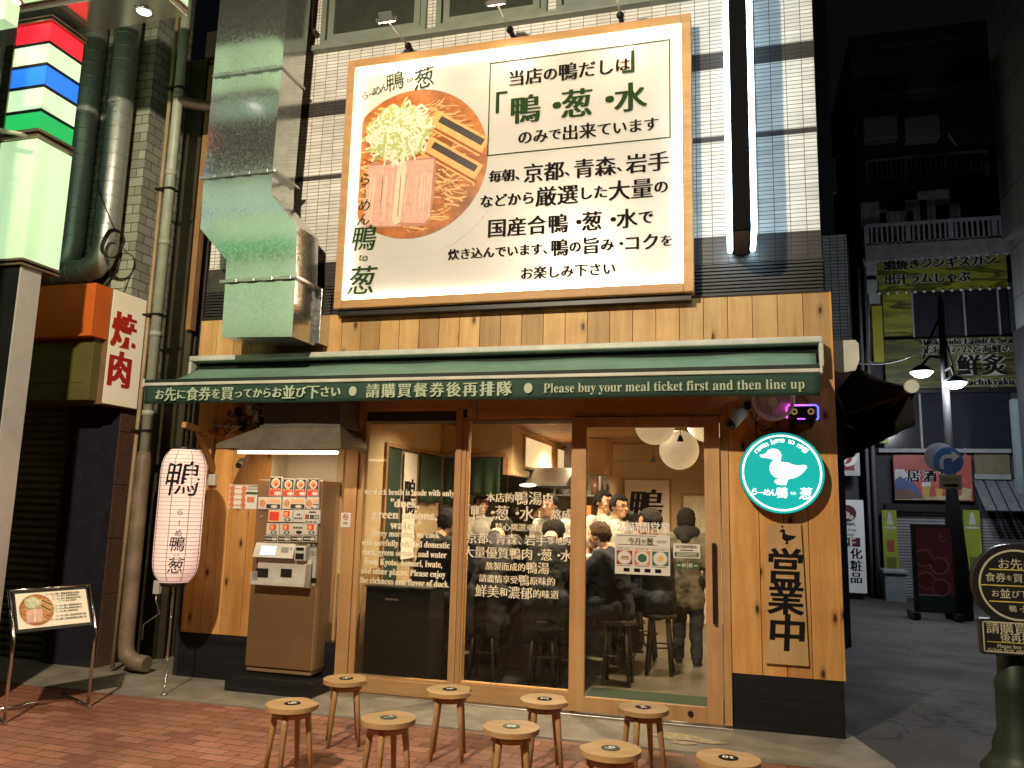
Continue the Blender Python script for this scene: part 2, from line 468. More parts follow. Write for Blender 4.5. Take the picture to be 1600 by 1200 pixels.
# ------------------------------------------------------------------ ground
def brick_paving():
    m, nt, b = nodes('brick_paving')
    p = pos(nt, rot=(0, 0, R(2)))
    br = N(nt, 'ShaderNodeTexBrick'); br.offset = .5
    for k, v in (('Scale', 1.), ('Brick Width', .205), ('Row Height', .103), ('Mortar Size', .0045), ('Mortar Smooth', .3), ('Bias', 0.)): br.inputs[k].default_value = v
    br.inputs['Color1'].default_value = (.30, .11, .065, 1); br.inputs['Color2'].default_value = (.46, .205, .13, 1); br.inputs['Mortar'].default_value = (.09, .05, .035, 1)
    nt.links.new(p, br.inputs['Vector'])
    d = ramp(nt, noise(nt, p, 1.3, 7, .7), [(.32, (.5, .48, .45)), (.62, (1, 1, 1))])
    g = ramp(nt, noise(nt, p, 140, 2), [(.3, (.75,)*3), (.6, (1, 1, 1))])
    c = mixc(nt, 1., mixc(nt, 1., br.outputs[0], d, 'MULTIPLY'), g, 'MULTIPLY')
    vo = N(nt, 'ShaderNodeTexVoronoi'); vo.inputs['Scale'].default_value = 3.2; nt.links.new(p, vo.inputs['Vector'])
    c = mixc(nt, ramp(nt, vo.outputs['Distance'], [(.05, (.7,)*3), (.075, (0, 0, 0))]), c, (.05, .035, .03))
    c = mixc(nt, ramp(nt, noise(nt, p, .55, 4), [(.48, (0, 0, 0)), (.68, (.55,)*3)]), c, (.16, .085, .055))
    nt.links.new(c, b.inputs['Base Color'])
    nt.links.new(ramp(nt, noise(nt, p, 2.4, 5), [(.35, (.42,)*3), (.6, (.75,)*3)]), b.inputs['Roughness'])
    bump(nt, b, math_(nt, 'ADD', math_(nt, 'MULTIPLY', br.outputs[1], -1.), math_(nt, 'MULTIPLY', noise(nt, p, 60, 3), .3)), .5, .004)
    return m
def asphalt():
    m, nt, b = nodes('asphalt')
    p = pos(nt)
    a = ramp(nt, noise(nt, p, 230, 2), [(.35, (.035, .031, .029)), (.68, (.12, .108, .10))])
    d = ramp(nt, noise(nt, p, .8, 6, .65), [(.3, (.78, .78, .79)), (.65, (1, 1, 1))])
    vo = N(nt, 'ShaderNodeTexVoronoi', feature='DISTANCE_TO_EDGE'); vo.inputs['Scale'].default_value = .55; wp = N(nt, 'ShaderNodeVectorMath', operation='ADD'); nn = N(nt, 'ShaderNodeTexNoise'); nn.inputs['Scale'].default_value = 2.; nt.links.new(p, nn.inputs['Vector']); nt.links.new(p, wp.inputs[0]); nt.links.new(nn.outputs[1], wp.inputs[1]); nt.links.new(wp.outputs[0], vo.inputs['Vector'])
    crack = ramp(nt, vo.outputs['Distance'], [(.004, (.35,)*3), (.014, (1, 1, 1))]); v2 = N(nt, 'ShaderNodeTexVoronoi'); v2.inputs['Scale'].default_value = .38; nt.links.new(p, v2.inputs['Vector']); pb = N(nt, 'ShaderNodeRGBToBW'); nt.links.new(v2.outputs['Color'], pb.inputs[0]); patch = ramp(nt, pb.outputs[0], [(.3, (.86, .85, .84)), (.7, (1.08, 1.06, 1.05))])
    nt.links.new(mixc(nt, 1., mixc(nt, 1., mixc(nt, 1., a, d, 'MULTIPLY'), crack, 'MULTIPLY'), patch, 'MULTIPLY'), b.inputs['Base Color'])
    nt.links.new(ramp(nt, noise(nt, p, 1.5, 5), [(.35, (.68,)*3), (.6, (.8,)*3)]), b.inputs['Roughness'])
    bump(nt, b, noise(nt, p, 230, 2), .6, .004); return m
GZ = -.03
g = MB(); g.poly([(-80, -80, GZ-.02), (80, -80, GZ-.02), (80, 90, GZ-.02), (-80, 90, GZ-.02)])
tag(g.build('road', asphalt()), kind='structure')
g = MB(); g.grid(lambda u, v: (-16+16.95*u*1.0, -14+13.28*v+.0*u, GZ-.004), 8, 8, smooth=False)
tag(g.build('pavement', brick_paving()), kind='structure')
g = MB(); g.prism([(-16, -.80, GZ), (.92, -.66, GZ), (.92, -.50, GZ), (.74, .2, GZ), (.70, 8, GZ), (-16, 8, GZ)], (0, 0, -.15))
tag(g.build('apron', CONCRETE), kind='structure')
# patches of old render on the apron in front of the door
g = MB()
for cx, cy, s, n in ((-.42, -.36, .15, 11), (-.23, -.41, .10, 9), (-.36, -.50, .07, 8)):
    g.poly([(cx+s*(.7+.6*random.random())*math.cos(6.283*i/n)*1.3, cy+s*(.7+.6*random.random())*.55*math.sin(6.283*i/n), GZ+.004+.001*n/10) for i in range(n)])
tag(g.build('render_patch', mat('old_render', (.42, .34, .22), .8, var=.4, vs=30)), kind='structure')

# ------------------------------------------------------------------ the shop building
shop = thing('ramen_shop', (-2.05, 0, 0), 'two storey ramen shop, white tiles above, pine boards and glass sliding door below', 'shop')
XL, XR = -4.79, .70
ZT = at(1294, 456, y=0).z              # top of the pine boards
b = MB()
b.box((XL, .05, 3.6), (XR-.035, .30, 7.4)); b.box((XL, .30, 3.0), (XR-.035, 8., 7.4))
b.build('tile_wall', TILE, shop)
z1, z2 = at(1081, 112.4, y=.05).z, at(1081, 87, y=.05).z
z3, z4 = at(1082, 225, y=.05).z, at(1082, 217, y=.05).z
b = MB(); b.box((XL-.003, .046, z1), (XR-.032, .06, z2)); b.build('dark_band', DARKTILE, shop)
b = MB(); b.box((XL-.003, .046, z3), (XR-.032, .06, z4)); b.build('dark_band', DARKTILE, shop)
z5 = at(1090, 372, y=.05).z; z6 = at(1090, 415, y=.05).z
b = MB(); b.box((XL-.003, .042, z6), (XR-.032, .2, z5)); b.build('dark_panel', DARKTILE, shop)
b = MB(); b.box((XL, .07, ZT), (XR-.01, .2, z6))
k = 9
for i in range(k):
    z = ZT+.02+(z6-ZT-.02)*i/k; b.box((XL, .03, z), (XR-.03, .08, z+.018))
b.build('louvre', mat('louvre_metal', (.035, .034, .034), .45, .3), shop)
# upper windows
UW = mat('window_frame_green_grey', (.20, .23, .19), .45)
UG = mat('upper_window_glass', (.05, .055, .045), .12, spec=.6)
zs = at(600, 62, y=.05).z
for xa, xb in ((505, 668), (683, 855), (870, 1045)):
    x0, x1 = at(xa, 50, y=.05).x, at(xb, 30, y=.05).x
    b = MB(); t = .05
    b.box((x0, .0, zs), (x1, .10, zs+t), .004); b.box((x0, 0, zs+t), (x0+t, .10, zs+.9)); b.box((x1-t, 0, zs+t), (x1, .10, zs+.9))
    b.box((x0+t+.015, .02, zs+t), (x1-t-.015, .09, zs+t+.06)); b.box((x0+t+.015, .02, zs+t+.06), (x0+t+.075, .09, zs+.9)); b.box((x1-t-.075, .02, zs+t+.06), (x1-t-.015, .09, zs+.9))
    f = b.build('upper_window', UW, shop)
    b = MB(); b.box((x0+t, .045, zs+t), (x1-t, .055, zs+.9)); b.build('glass', UG, f)
x0 = at(492, 80, y=.05).x
b = MB(); b.box((x0, -.03, zs-.055), (.30, .06, zs-.004), .006); b.build('window_sill', UW, shop)

def boards(name, x0, x1, z0, z1, m, w_=.185, y0=0., th=.022, gap=.004, xs=None):
    b = MB(); n = max(1, round((x1-x0)/w_)); xs = xs or [x0+(x1-x0)*i/n for i in range(n+1)]
    for a, c in zip(xs, xs[1:]):
        b.box((a+gap/2, y0, z0), (c-gap/2, y0+th, z1), .0015)
    return b.build(name, m, shop)
boards('fascia_board', XL, XR, 2.42, ZT, PINE_F)
b = MB(); b.box((XL, .022, 2.2), (XR, .30, ZT-.004)); b.box((XL, -.004, ZT-.002), (XR, .05, ZT+.008)); b.build('backing', mat('dark_gap', (.03, .018, .01), .8), shop)
boards('wall_board', XL+.06, -3.93, .345, 2.42, PINE, .2)
boards('wall_board', -.045, XR, .353, 2.42, PINE, .2, xs=[-.045, .165, .335, .505, XR])
b = MB(); b.box((XR-.001, .0, .353), (XR+.02, .5, ZT), .002); b.build('corner_board', PINE, shop)
b = MB(); b.box((XL+.06, .022, 0), (-3.935, .3, 2.4)); b.build('wall_core', mat('dark_gap', (.03, .018, .01), .8), shop)
b = MB(); b.box((-.045, .022, -.02), (XR, .3, 2.4)); b.build('wall_core', mat('dark_gap', (.03, .018, .01), .8), shop)
b = MB(); b.box((XL+.05, .006, -.06), (-3.2, .20, .345)); b.build('plinth', BLACKW, shop)
b = MB(); b.box((-.040, .006, -.06), (XR+.006, .25, .352), .004); b.box((-.040, .001, .20), (XR+.004, .02, .206))
b.build('plinth', BLACKW, shop)
b = MB(); b.box((XL, .02, -.06), (XL+.058, .3, 3.15)); b.build('corner_post', mat('dark_corner', (.02, .018, .016), .6), shop)
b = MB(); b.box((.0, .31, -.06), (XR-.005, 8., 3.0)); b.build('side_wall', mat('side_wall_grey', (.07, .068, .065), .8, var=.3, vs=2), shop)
# recess of the ticket machine
b = MB(); b.box((-3.93, .24, .3), (-3.22, .27, 2.42)); b.box((-3.932, .001, .345), (-3.926, .25, 2.42)); b.build('recess_wall', PLASTER, shop)
b = MB(); b.box((-3.215, .0, -.02), (-3.10, .10, 2.42), .003); b.box((-3.10, .02, 0.), (-3.06, .10, 2.40), .003); b.build('door_post', FRAME, shop)
# header over the panes
b = MB(); b.box((-2.13, -.005, 2.222), (-.045, .10, 2.42), .003); b.box((-3.06, 0, 2.295), (-2.13, .10, 2.42), .003); b.build('header', FRAME_X, shop)
b = MB(); b.box((-2.215, -.01, .0), (-2.165, .09, 2.295), .003); b.box((-2.165, .0, 0.), (-2.128, .09, 2.222), .003); b.build('mullion', FRAME, shop); b = MB(); b.box((-.105, -.006, -.015), (-.047, .10, 2.222), .003); b.build('door_jamb', FRAME, shop)
b = MB(); b.box((-3.06, .0, -.02), (-2.215, .09, .095), .003); b.box((-2.128, .01, -.02), (-1.20, .09, .112), .003); b.build('bottom_rail', FRAME_X, shop)
b = MB(); b.box((-3.06, -.05, -.05), (-.04, .09, -.021), .003); b.build('threshold', ALU, shop)

def pane(x0, x1, z0, z1, y):
    b = MB(); b.box((x0, y, z0), (x1, y+.006, z1)); return b
wl = MB(); 
for q in (((-3.06, .015, .095), (-3.045, .085, 2.295)), ((-2.23, .015, .095), (-2.215, .085, 2.295)), ((-3.045, .015, .095), (-2.23, .085, .108)), ((-3.045, .015, 2.28), (-2.23, .085, 2.295))): wl.box(*q)
win1 = wl.build('fixed_window', FRAME, shop); pane(-3.045, -2.23, .108, 2.28, .045).build('pane', GLASS, win1)
wl = MB()
for q in (((-2.128, .015, .112), (-2.115, .085, 2.222)), ((-1.250, .015, .112), (-1.238, .085, 2.222)), ((-2.115, .015, .112), (-1.25, .085, .124)), ((-2.115, .015, 2.205), (-1.25, .085, 2.222))): wl.box(*q)
win2 = wl.build('fixed_window', FRAME, shop); pane(-2.115, -1.25, .124, 2.205, .045).build('pane', GLASS, win2)
b = MB()
DY0, DY1 = -.035, .008
b.box((-1.235, DY0, -.004), (-1.122, DY1, 2.215), .003); b.box((-.222, DY0, -.004), (-.110, DY1, 2.215), .003)
b.box((-1.122, DY0, -.004), (-.222, DY1, .104), .003); b.box((-1.122, DY0, 2.132), (-.222, DY1, 2.215), .003)
door = b.build('sliding_door', FRAME, shop)
pane(-1.122, -.222, .104, 2.132, -.014).build('pane', GLASS, door)
b = MB(); hx = at(1116, 900, y=-.05).x
b.box((hx-.014, -.075, at(1118, 975, y=-.06).z), (hx+.014, -.035, at(1112, 848, y=-.06).z), .006); b.build('handle', METAL_B, door)
b = MB(); q = at(1079, 1115, y=-.037); b.cyl((q.x, -.036, q.z), (q.x, -.048, q.z), .020); b.cyl((q.x, -.048, q.z), (q.x, -.052, q.z), .012); b.build('lock', METAL_D, door)

# lettering stuck on the panes
def vinyl():
    m, nt, b = nodes('cream_vinyl'); out = nt.nodes['Material Output']; b.inputs['Base Color'].default_value = (.86, .80, .70, 1); b.inputs['Roughness'].default_value = .5
    t = N(nt, 'ShaderNodeBsdfTranslucent'); t.inputs[0].default_value = (.97, .93, .84, 1); x = N(nt, 'ShaderNodeMixShader'); x.inputs[0].default_value = .62
    nt.links.new(b.outputs[0], x.inputs[1]); nt.links.new(t.outputs[0], x.inputs[2]); nt.links.new(x.outputs[0], out.inputs[0]); return m
CREAM = vinyl()
L = Letters(lift=.003)
def pl(L, segs, x0, x1, yc, y=.045, **k):
    a, c = at(x0, yc, y=y), at(x1, yc, y=y); L.line(segs, (a.x, y, (a.z+c.z)/2), c.x-a.x, **k); return L
for t, x0, x1, yc in (('Our duck broth is made with only', 565, 710, 769), ('"duck,', 611, 655, 786), ('green onions,', 582, 683, 804), ('water"', 610, 658, 820),
                      ('Every morning, we cook', 580, 687, 834), ('with carefully selected domestic', 563, 703, 849), ('duck, green onions, and water', 566, 698, 864),
                      ('from Kyoto, Aomori, Iwate,', 570, 691, 879), ('and other places. Please enjoy', 564, 696, 894), ('the richness and flavor of duck.', 562, 702, 909)):
    pl(L, serif(t), x0, x1, yc, hscale=1.25 if yc > 825 or yc < 775 else 1.0, fat=(-.03, 0, .03))
L.build('lettering', CREAM, win1)
L = Letters(lift=.003)
for s, x0, x1, yc in (([('本店的', .8), ('鴨湯', 1.15), ('由', .9)], 760, 863, 778), ([('「鴨・葱・水」', 1.2), ('熬成', .85)], 727, 894, 802), ('精心挑選來自', 774, 845, 824),
                      ([('京都、青森、岩手', 1.1), ('等地的', .75)], 730, 891, 843), ('大量優質鴨肉・葱・水', 724, 894, 865), ([('熬製而成的', .8), ('鴨湯', 1.15)], 759, 858, 886),
                      ([('請盡情享受', .8), ('鴨', 1.15), ('原味的', .85)], 749, 867, 906), ([('鮮美', 1.15), ('和', .8), ('濃郁', 1.15), ('的味道', .8)], 743, 873, 926)):
    pl(L, s, x0, x1, yc, fat=MINCHO, off=-.004)
L.build('lettering', CREAM, win2)
L = Letters(lift=.003); pl(L, [(serif('24'), 1.05), ('時間営業', 1.)], 965, 1047, 824, y=-.014, fat=(-.03, -.01, .01, .03), hscale=1.15); L.build('lettering', mat('white_vinyl', (.88, .86, .80), .5, var=.02), door)

# ------------------------------------------------------------------ inside the shop
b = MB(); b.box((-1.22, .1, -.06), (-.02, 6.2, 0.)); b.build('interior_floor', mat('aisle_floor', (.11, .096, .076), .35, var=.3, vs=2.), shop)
b = MB(); b.box((-3.34, .1, -.06), (-1.221, 6.2, 0.)); b.build('interior_floor', mat('floor_shade_dark', (.025, .023, .022), .4, var=.3, vs=2.), shop)  # floor on the counter side coloured darker to stand in for shade
b = MB(); b.box((-1.20, .12, 0), (-.06, .78, .006)); b.build('door_mat', mat('green_mat', (.010, .024, .012), .9, bmp=.5), shop)
b = MB()
b.box((-3.36, .12, 0), (-3.30, 2.5, 2.5)); b.box((-3.36, 2.5, 2.08), (-2.5, 2.56, 2.5)); b.box((-.08, .2, 0), (-.021, 6.2, 2.5))
b.box((-1.75, 5.3, 0), (-.02, 5.36, 2.5)); b.build('interior_wall', TANWALL, shop)
b = MB(); b.box((-2.5, 2.5, 1.90), (-2.44, 6.1, 2.5)); b.box((-2.5, 2.5, 1.86), (-2.42, 6.1, 1.90)); b.box((-1.75, 5.1, 2.2), (-.08, 5.3, 2.42)); b.build('soffit', TANWALL, shop)
b = MB(); b.box((-3.36, 5.3, 0), (-1.75, 5.36, 2.5)); b.box((-3.36, 2.6, 0), (-3.32, 5.3, 2.5)); b.build('kitchen_wall', mat('kitchen_tile', (.30, .27, .22), .4, var=.3), shop)
b = MB()
for i in range(20):
    y = .1+i*.31; b.box((-3.3, y, 2.42), (-.05, y+.30, 2.45), .004)
b.build('interior_ceiling', CEILW, shop)
b = MB(); b.box((-3.36, .1, 2.45), (-.02, 6.2, 2.5)); b.box((-3.36, .1, 2.9), (.6, .2, 2.42)); b.build('ceiling_slab', mat('dark_gap', (.03, .018, .01), .8), shop)
TRIM = wood('trim_wood', (.34, .19, .08), (.46, .27, .12), 'X', 0)
b = MB(); b.box((-3.30, .95, 2.06), (-3.27, 2.5, 2.10)); b.box((-3.3, 2.47, 2.06), (-2.5, 2.50, 2.10)); b.box((-2.53, 2.47, 1.86), (-2.47, 2.495, 2.06)); b.box((-3.30, .95, .0), (-3.27, .99, 2.06)); b.box((-3.30, 1.72, .0), (-3.27, 1.77, 2.06)); b.build('interior_trim', TRIM, shop)
b = MB(); b.box((-3.299, .99, .0), (-3.29, 1.36, 2.06)); b.build('doorway_shadow', mat('doorway_shade_green', (.012, .03, .022), .7), shop)  # dark sheet on the wall, painted in place of the opening's shade
b = MB(); b.box((-3.30, .12, .0), (-3.285, .95, .9)); b.build('dado', TRIM, shop)
# inner white door at the far right end
b = MB(); b.box((-.74, 5.26, 0), (-.70, 5.30, 1.72)); b.box((-.74, 5.26, 1.72), (-.1, 5.30, 1.76)); fr = b.build('inner_door', TRIM, shop)
b = MB(); b.box((-.70, 5.27, 0), (-.12, 5.29, 1.72)); b.box((-.62, 5.26, .9), (-.48, 5.27, 1.62), .01); b.build('leaf', mat('white_leaf', (.70, .64, .52), .5), fr)

# ------------------------------------------------------------------ what hangs on the shop front
# large framed sign board
FY = -.15
TL, BR = at(543, 95, y=FY), at(1083, 456, y=FY)
sx0, sx1, sz0, sz1 = -3.345, -.279, 3.165, 5.502
sign = thing('sign_board', (-1.8, -.08, 3.165), 'huge wooden framed sign board of a noodle bowl and black text, lit at its edges', 'sign')
b = MB(); t = .078
b.box((sx0, FY, sz0), (sx0+t, -.02, sz1), .008); b.box((sx1-t, FY, sz0), (sx1, -.02, sz1), .008)
b.box((sx0+t, FY, sz0), (sx1-t, -.02, sz0+t), .008); b.box((sx0+t, FY, sz1-t), (sx1-t, -.02, sz1), .008)
b.build('frame', wood('sign_frame_wood', (.48, .27, .11), (.58, .35, .16), 'X', 0, island=.1), sign)
b = MB(); b.box((sx0+.03, -.03, sz0+.02), (sx1-.03, .03, sz1-.02)); b.box((sx0+.02, -.10, sz0-.05), (sx1-.02, .03, sz0-.004)); b.build('back_box', METAL_D, sign)
PY = -.105
b = MB(); b.box((sx0+t, PY, sz0+t), (sx1-t, -.04, sz1-t)); b.build('panel', mat('sign_panel_white', (.56, .55, .515), .3, var=.05, vs=2.), sign)
LED = emit('led_strip', (1., .84, .62), 26.)
b = MB(); e = .016; a0, a1, c0, c1 = sx0+t, sx1-t, sz0+t, sz1-t
b.box((a0+.001, FY+.014, c0+.001), (a0+e, PY-.006, c1-.001)); b.box((a1-e, FY+.014, c0+.001), (a1-.001, PY-.006, c1-.001))
b.box((a0+e, FY+.014, c0+.001), (a1-e, PY-.006, c0+e)); b.box((a0+e, FY+.014, c1-e), (a1-e, PY-.006, c1-.001))
b.build('light_strip', LED, sign)
L = Letters(lift=.0075)
def sl(segs, x0, x1, y0, y1=None, **k):
    y1 = y0 if y1 is None else y1
    a, c = at(x0, y0, y=PY), at(x1, y1, y=PY); L.line(segs, (a.x, PY, (a.z+c.z)/2), c.x-a.x, **k)
for s, x0, x1, y0, y1, mi in (
    ([('当店', 1.), ('の', .85), ('鴨', 1.1), ('だし', 1.), ('は', .85)], 797, 984, 120, 104, 0), ('鴨・葱・水', 800, 1010, 172, 150, 1),
    ([('のみ', 1.), ('で', .85), ('出来', 1.1), ('ています', .95)], 811, 1028, 212, 197, 0), ([('毎朝、', .75), ('京都', 1.15), ('、', .8), ('青森', 1.15), ('、', .8), ('岩手', 1.15)], 765, 1045, 272, 256, 0),
    ([('などから', .8), ('厳選', 1.2), ('した', .8), ('大量', 1.2), ('の', .8)], 752, 1043, 312, 295, 0), ([('国産合鴨・葱・水', 1.15), ('で', .85)], 764, 1020, 353, 343, 0),
    ([('炊き込んでいます、', .78), ('鴨', 1.15), ('の', .8), ('旨', 1.15), ('み・', .85), ('コク', 1.1), ('を', .8)], 701, 1050, 397, 377, 0), ('お楽しみ下さい', 815, 961, 426, 421, 0)):
    sl(s, x0, x1, y0, y1, mi=mi, fat=(-.034, -.017, 0., .017, .034), off=-.003)
def sc_(ch, px, py, h, mi=0, **k): L.char(ch, at(px, py, y=PY), h, mi=mi, **k)
sc_('「', 784, 160, .30, 1, fat=MEDIUM); sc_('」', 982, 97, .30, 1, fat=MEDIUM)
for ch, px, py, h in (('ら', 571, 150, .09), ('ー', 582, 147, .07), ('め', 589, 142, .10), ('ん', 601, 137, .09), ('鴨', 618, 127, .19), ('t', 638, 126, .07), ('o', 643, 125, .07), ('葱', 663, 122, .21)): sc_(ch, px, py, h, 1, rot=R(12), slant=.15)
for ch, px, py, h in (('ら', 571, 281, .13), ('ー', 571, 303, .10), ('め', 570, 321, .13), ('ん', 569, 343, .13), ('鴨', 570, 372, .25), ('t', 564, 403, .10), ('o', 571, 404, .10), ('葱', 566, 438, .28)): sc_(ch, px, py, h, 1, slant=.15, rot=R(90) if ch == 'ー' else 0, fat=MEDIUM)
# green ruled box
q0, q1, q2, q3 = at(766, 98, y=PY), at(1047, 63, y=PY), at(1047, 217, y=PY), at(764, 243, y=PY)
X0, X1, Z0, Z1 = q0.x, q1.x, (q2.z+q3.z)/2, (q0.z+q1.z)/2; w_ = .009
for r_ in ((X0, Z0, X1, Z0+w_), (X0, Z1-w_, X1, Z1), (X0, Z0, X0+w_, Z1), (X1-w_, Z0, X1, Z1)):
    L.poly([(r_[0], PY, r_[1]), (r_[2], PY, r_[1]), (r_[2], PY, r_[3]), (r_[0], PY, r_[3])], 1)
L.build('lettering', [INK, mat('sign_green_ink', (.014, .045, .012), .8, var=.05, spec=.15)], sign)
# printed bowl
FOOD = [mat('print_rim', (.62, .60, .55), .4, var=.03), mat('print_broth', (.46, .15, .035), .35, var=.55, vs=5), mat('print_noodle', (.74, .44, .17), .4, var=.25, vs=20),
        mat('print_onion_white', (.74, .74, .58), .4, var=.1, vs=40), mat('print_onion_green', (.44, .53, .17), .4, var=.2, vs=40), mat('print_bamboo', (.72, .42, .14), .4, var=.2, vs=20),
        mat('print_bamboo_skin', (.035, .028, .022), .4), mat('print_pork', (.74, .40, .31), .4, var=.2, vs=18), mat('print_pork_fat', (.82, .62, .45), .4, var=.1), mat('print_broth_dark', (.36, .085, .015), .35, var=.4, vs=9), mat('print_pork_edge', (.52, .22, .14), .4)]
def food_print(o, ru, uu, nn, s, clip, seed=3, lift=.002):
    """the printed picture of the bowl of noodles: s metres to one unit of bowl radius"""
    rnd = random.Random(seed); L = Letters(right=ru, up=uu, normal=nn, lift=lift)
    o = V(o)
    def P(u, v): return o+L.r*(u*s)+L.u*(v*s)
    def disc(r, mi, l, cx=0, cy=0, n=56):
        L.poly([P(max(clip, cx+r*math.cos(6.2832*i/n)), cy+r*math.sin(6.2832*i/n)) for i in range(n)], mi, l)
    def strand(pts, w_, mi, l):
        for (a, c), (d, e) in zip(pts, pts[1:]):
            dx, dy = d-a, e-c; ln = math.hypot(dx, dy) or 1; nx, ny = -dy/ln*w_, dx/ln*w_
            if min(a, d) < clip: continue
            L.poly([P(a-nx, c-ny), P(d-nx, e-ny), P(d+nx, e+ny), P(a+nx, c+ny)], mi, l)
    disc(1.0, 1, .0003); 
    for i in range(420):
        a0 = rnd.uniform(-.95, .9); b0 = rnd.uniform(-.95, .8); t = rnd.uniform(-.25, .25)+(-.25 if b0 < 0 else .1)
        if math.hypot(a0, b0) > .88: continue
        pts = []; ln = rnd.uniform(.25, .6); cv = rnd.uniform(-1.2, 1.2)
        for k in range(8):
            x = a0+ln*(k/7-.5)*math.cos(t+cv*(k/7-.5)); y = b0+ln*(k/7-.5)*math.sin(t+cv*(k/7-.5))
            if math.hypot(x, y) < .93: pts.append((x, y))
        strand(pts, rnd.uniform(.005, .013), 9 if i % 3 == 0 else (1 if i % 3 == 1 and i % 2 else 2), .0006+.000003*i)
    def slab(cx, cy, ln, wd, ang, mi, l):
        c, s_ = math.cos(ang), math.sin(ang)
        L.poly([P(cx+u*ln*c-v*wd*s_, cy+u*ln*s_+v*wd*c) for u, v in ((-.5, -.5), (.5, -.5), (.5, .5), (-.5, .5))], mi, l)
    for cx, cy in ((.60, .34), (.52, -.0)):
        slab(cx, cy, .85, .26, R(-33), 5, .0022); slab(cx+.04, cy+.03, .70, .09, R(-33), 6, .0025); slab(cx-.0, cy-.11, .85, .03, R(-33), 9, .0024)
    def slice_(x0, y0, x1, y1, mi, l, j=.02):
        pts = [(x0+.04, y1), (x1-.02, y1-.01), (x1, y1-.06), (x1-.02, (y0+y1)/2), (x1-.05, y0+.04), (x1-.12, y0), (x0+.03, y0+.02), (x0, y0+.08), (x0+.02, (y0+y1)/2)]
        L.poly([P(max(clip, u+rnd.uniform(-j, j)), v+rnd.uniform(-j, j)) for u, v in pts], mi, l)
    slice_(-.62, -.86, .30, .06, 10, .0027); slice_(-.66, -.82, -.02, .02, 7, .0030); slice_(-.20, -.84, .32, .03, 10, .0032); slice_(-.20, -.80, .30, .04, 7, .0034); slice_(-.24, -.82, -.08, .03, 8, .0036, .01)
    for i in range(26): 
        x = rnd.uniform(-.6, .25); strand([(x, -.78+.3*rnd.random()), (x+.02, -.2+.15*rnd.random())], .004, 8, .0038)
    L.poly([P(-.22+.43*(1+.10*math.sin(5*t))*math.cos(t), .44+.37*(1+.12*math.sin(7*t+1))*math.sin(t)) for t in [k*.157 for k in range(40)]], 4, .00395)
    for i in range(230):
        a = rnd.uniform(0, 6.28); rr = .40*math.sqrt(rnd.random()); cx, cy = -.22+rr*math.cos(a), .44+rr*math.sin(a)*.85
        t = rnd.uniform(0, 6.28); cv = rnd.uniform(-3.2, 3.2); ln = rnd.uniform(.15, .36)
        strand([(cx+ln*(k/6-.5)*math.cos(t+cv*(k/6-.5)), cy+ln*(k/6-.5)*math.sin(t+cv*(k/6-.5))) for k in range(7)], rnd.uniform(.008, .017), 4 if rnd.random() < .33 else 3, .0040+.000006*i)
    return L
bc = at(645, 255, y=PY); rad = (at(762, 255, y=PY).x-bc.x)
L = food_print(bc, (1, 0, 0), (0, 0, 1), (0, -1, 0), rad, (at(563, 255, y=PY).x-bc.x)/rad)
n = 60   # thin line of the bowl's rim
for i in range(n):
    a, c = R(-150+130*i/n), R(-150+130*(i+1)/n)
    L.poly([(bc.x+rad*r_*math.cos(t), PY, bc.z+rad*r_*math.sin(t)) for r_, t in ((1.24, a), (1.25, a), (1.25, c), (1.24, c))], 0, .001)
L.build('bowl_picture', FOOD, sign)

# three spot lamps over the sign board
for i, (hx, hy, kx, ky) in enumerate(((605, 32, 638, 72), (776, 5, 797, 47), (962, -18, 969, 24))):
    k = at(kx, ky, y=-.10); h = at(hx, hy, y=-.50)
    lab = ['small silver spot lamp over the left end of the big sign', 'small silver spot lamp over the middle of the big sign', 'spot lamp over the right end of the big sign, its head above the picture edge'][i]
    s = thing('spot_lamp', k, lab, 'lamp', 'spot lamps over the sign board')
    b = MB(); b.ball(k, .033, u=14, v=10); b.cyl(k, (k.x, 0.03, k.z), .022); b.build('bracket', METAL_D, s)
    b = MB(); b.cyl(k, h, .008, n=10); b.build('arm', mat('lamp_arm', (.45, .44, .4), .35, .8), s)
    b = MB(); b.xf = Matrix.Translation(h) @ Matrix.Rotation(R(35), 4, 'X')
    b.prism([(-.075, -.07, -.01), (.075, -.07, -.01), (.075, .05, -.01), (-.075, .05, -.01)], (0, 0, .035)); b.prism([(-.05, -.05, .026), (.05, -.05, .026), (.04, .03, .026), (-.04, .03, .026)], (0, 0, .045)); b.build('head', ALU, s)
    b = MB(); b.xf = Matrix.Translation(h) @ Matrix.Rotation(R(35), 4, 'X'); b.box((-.06, -.055, -.016), (.06, .035, -.011)); b.build('bulb', emit('halogen', (1., .72, .42), 25.), s)
    lamp('spot_lamp_light', 'SPOT', h+V((0, .0, -.03)), 20, (1., .70, .42), .04, target=(k.x+.05, -.1, 4.6), parent=s, spot=115, blend=.7)

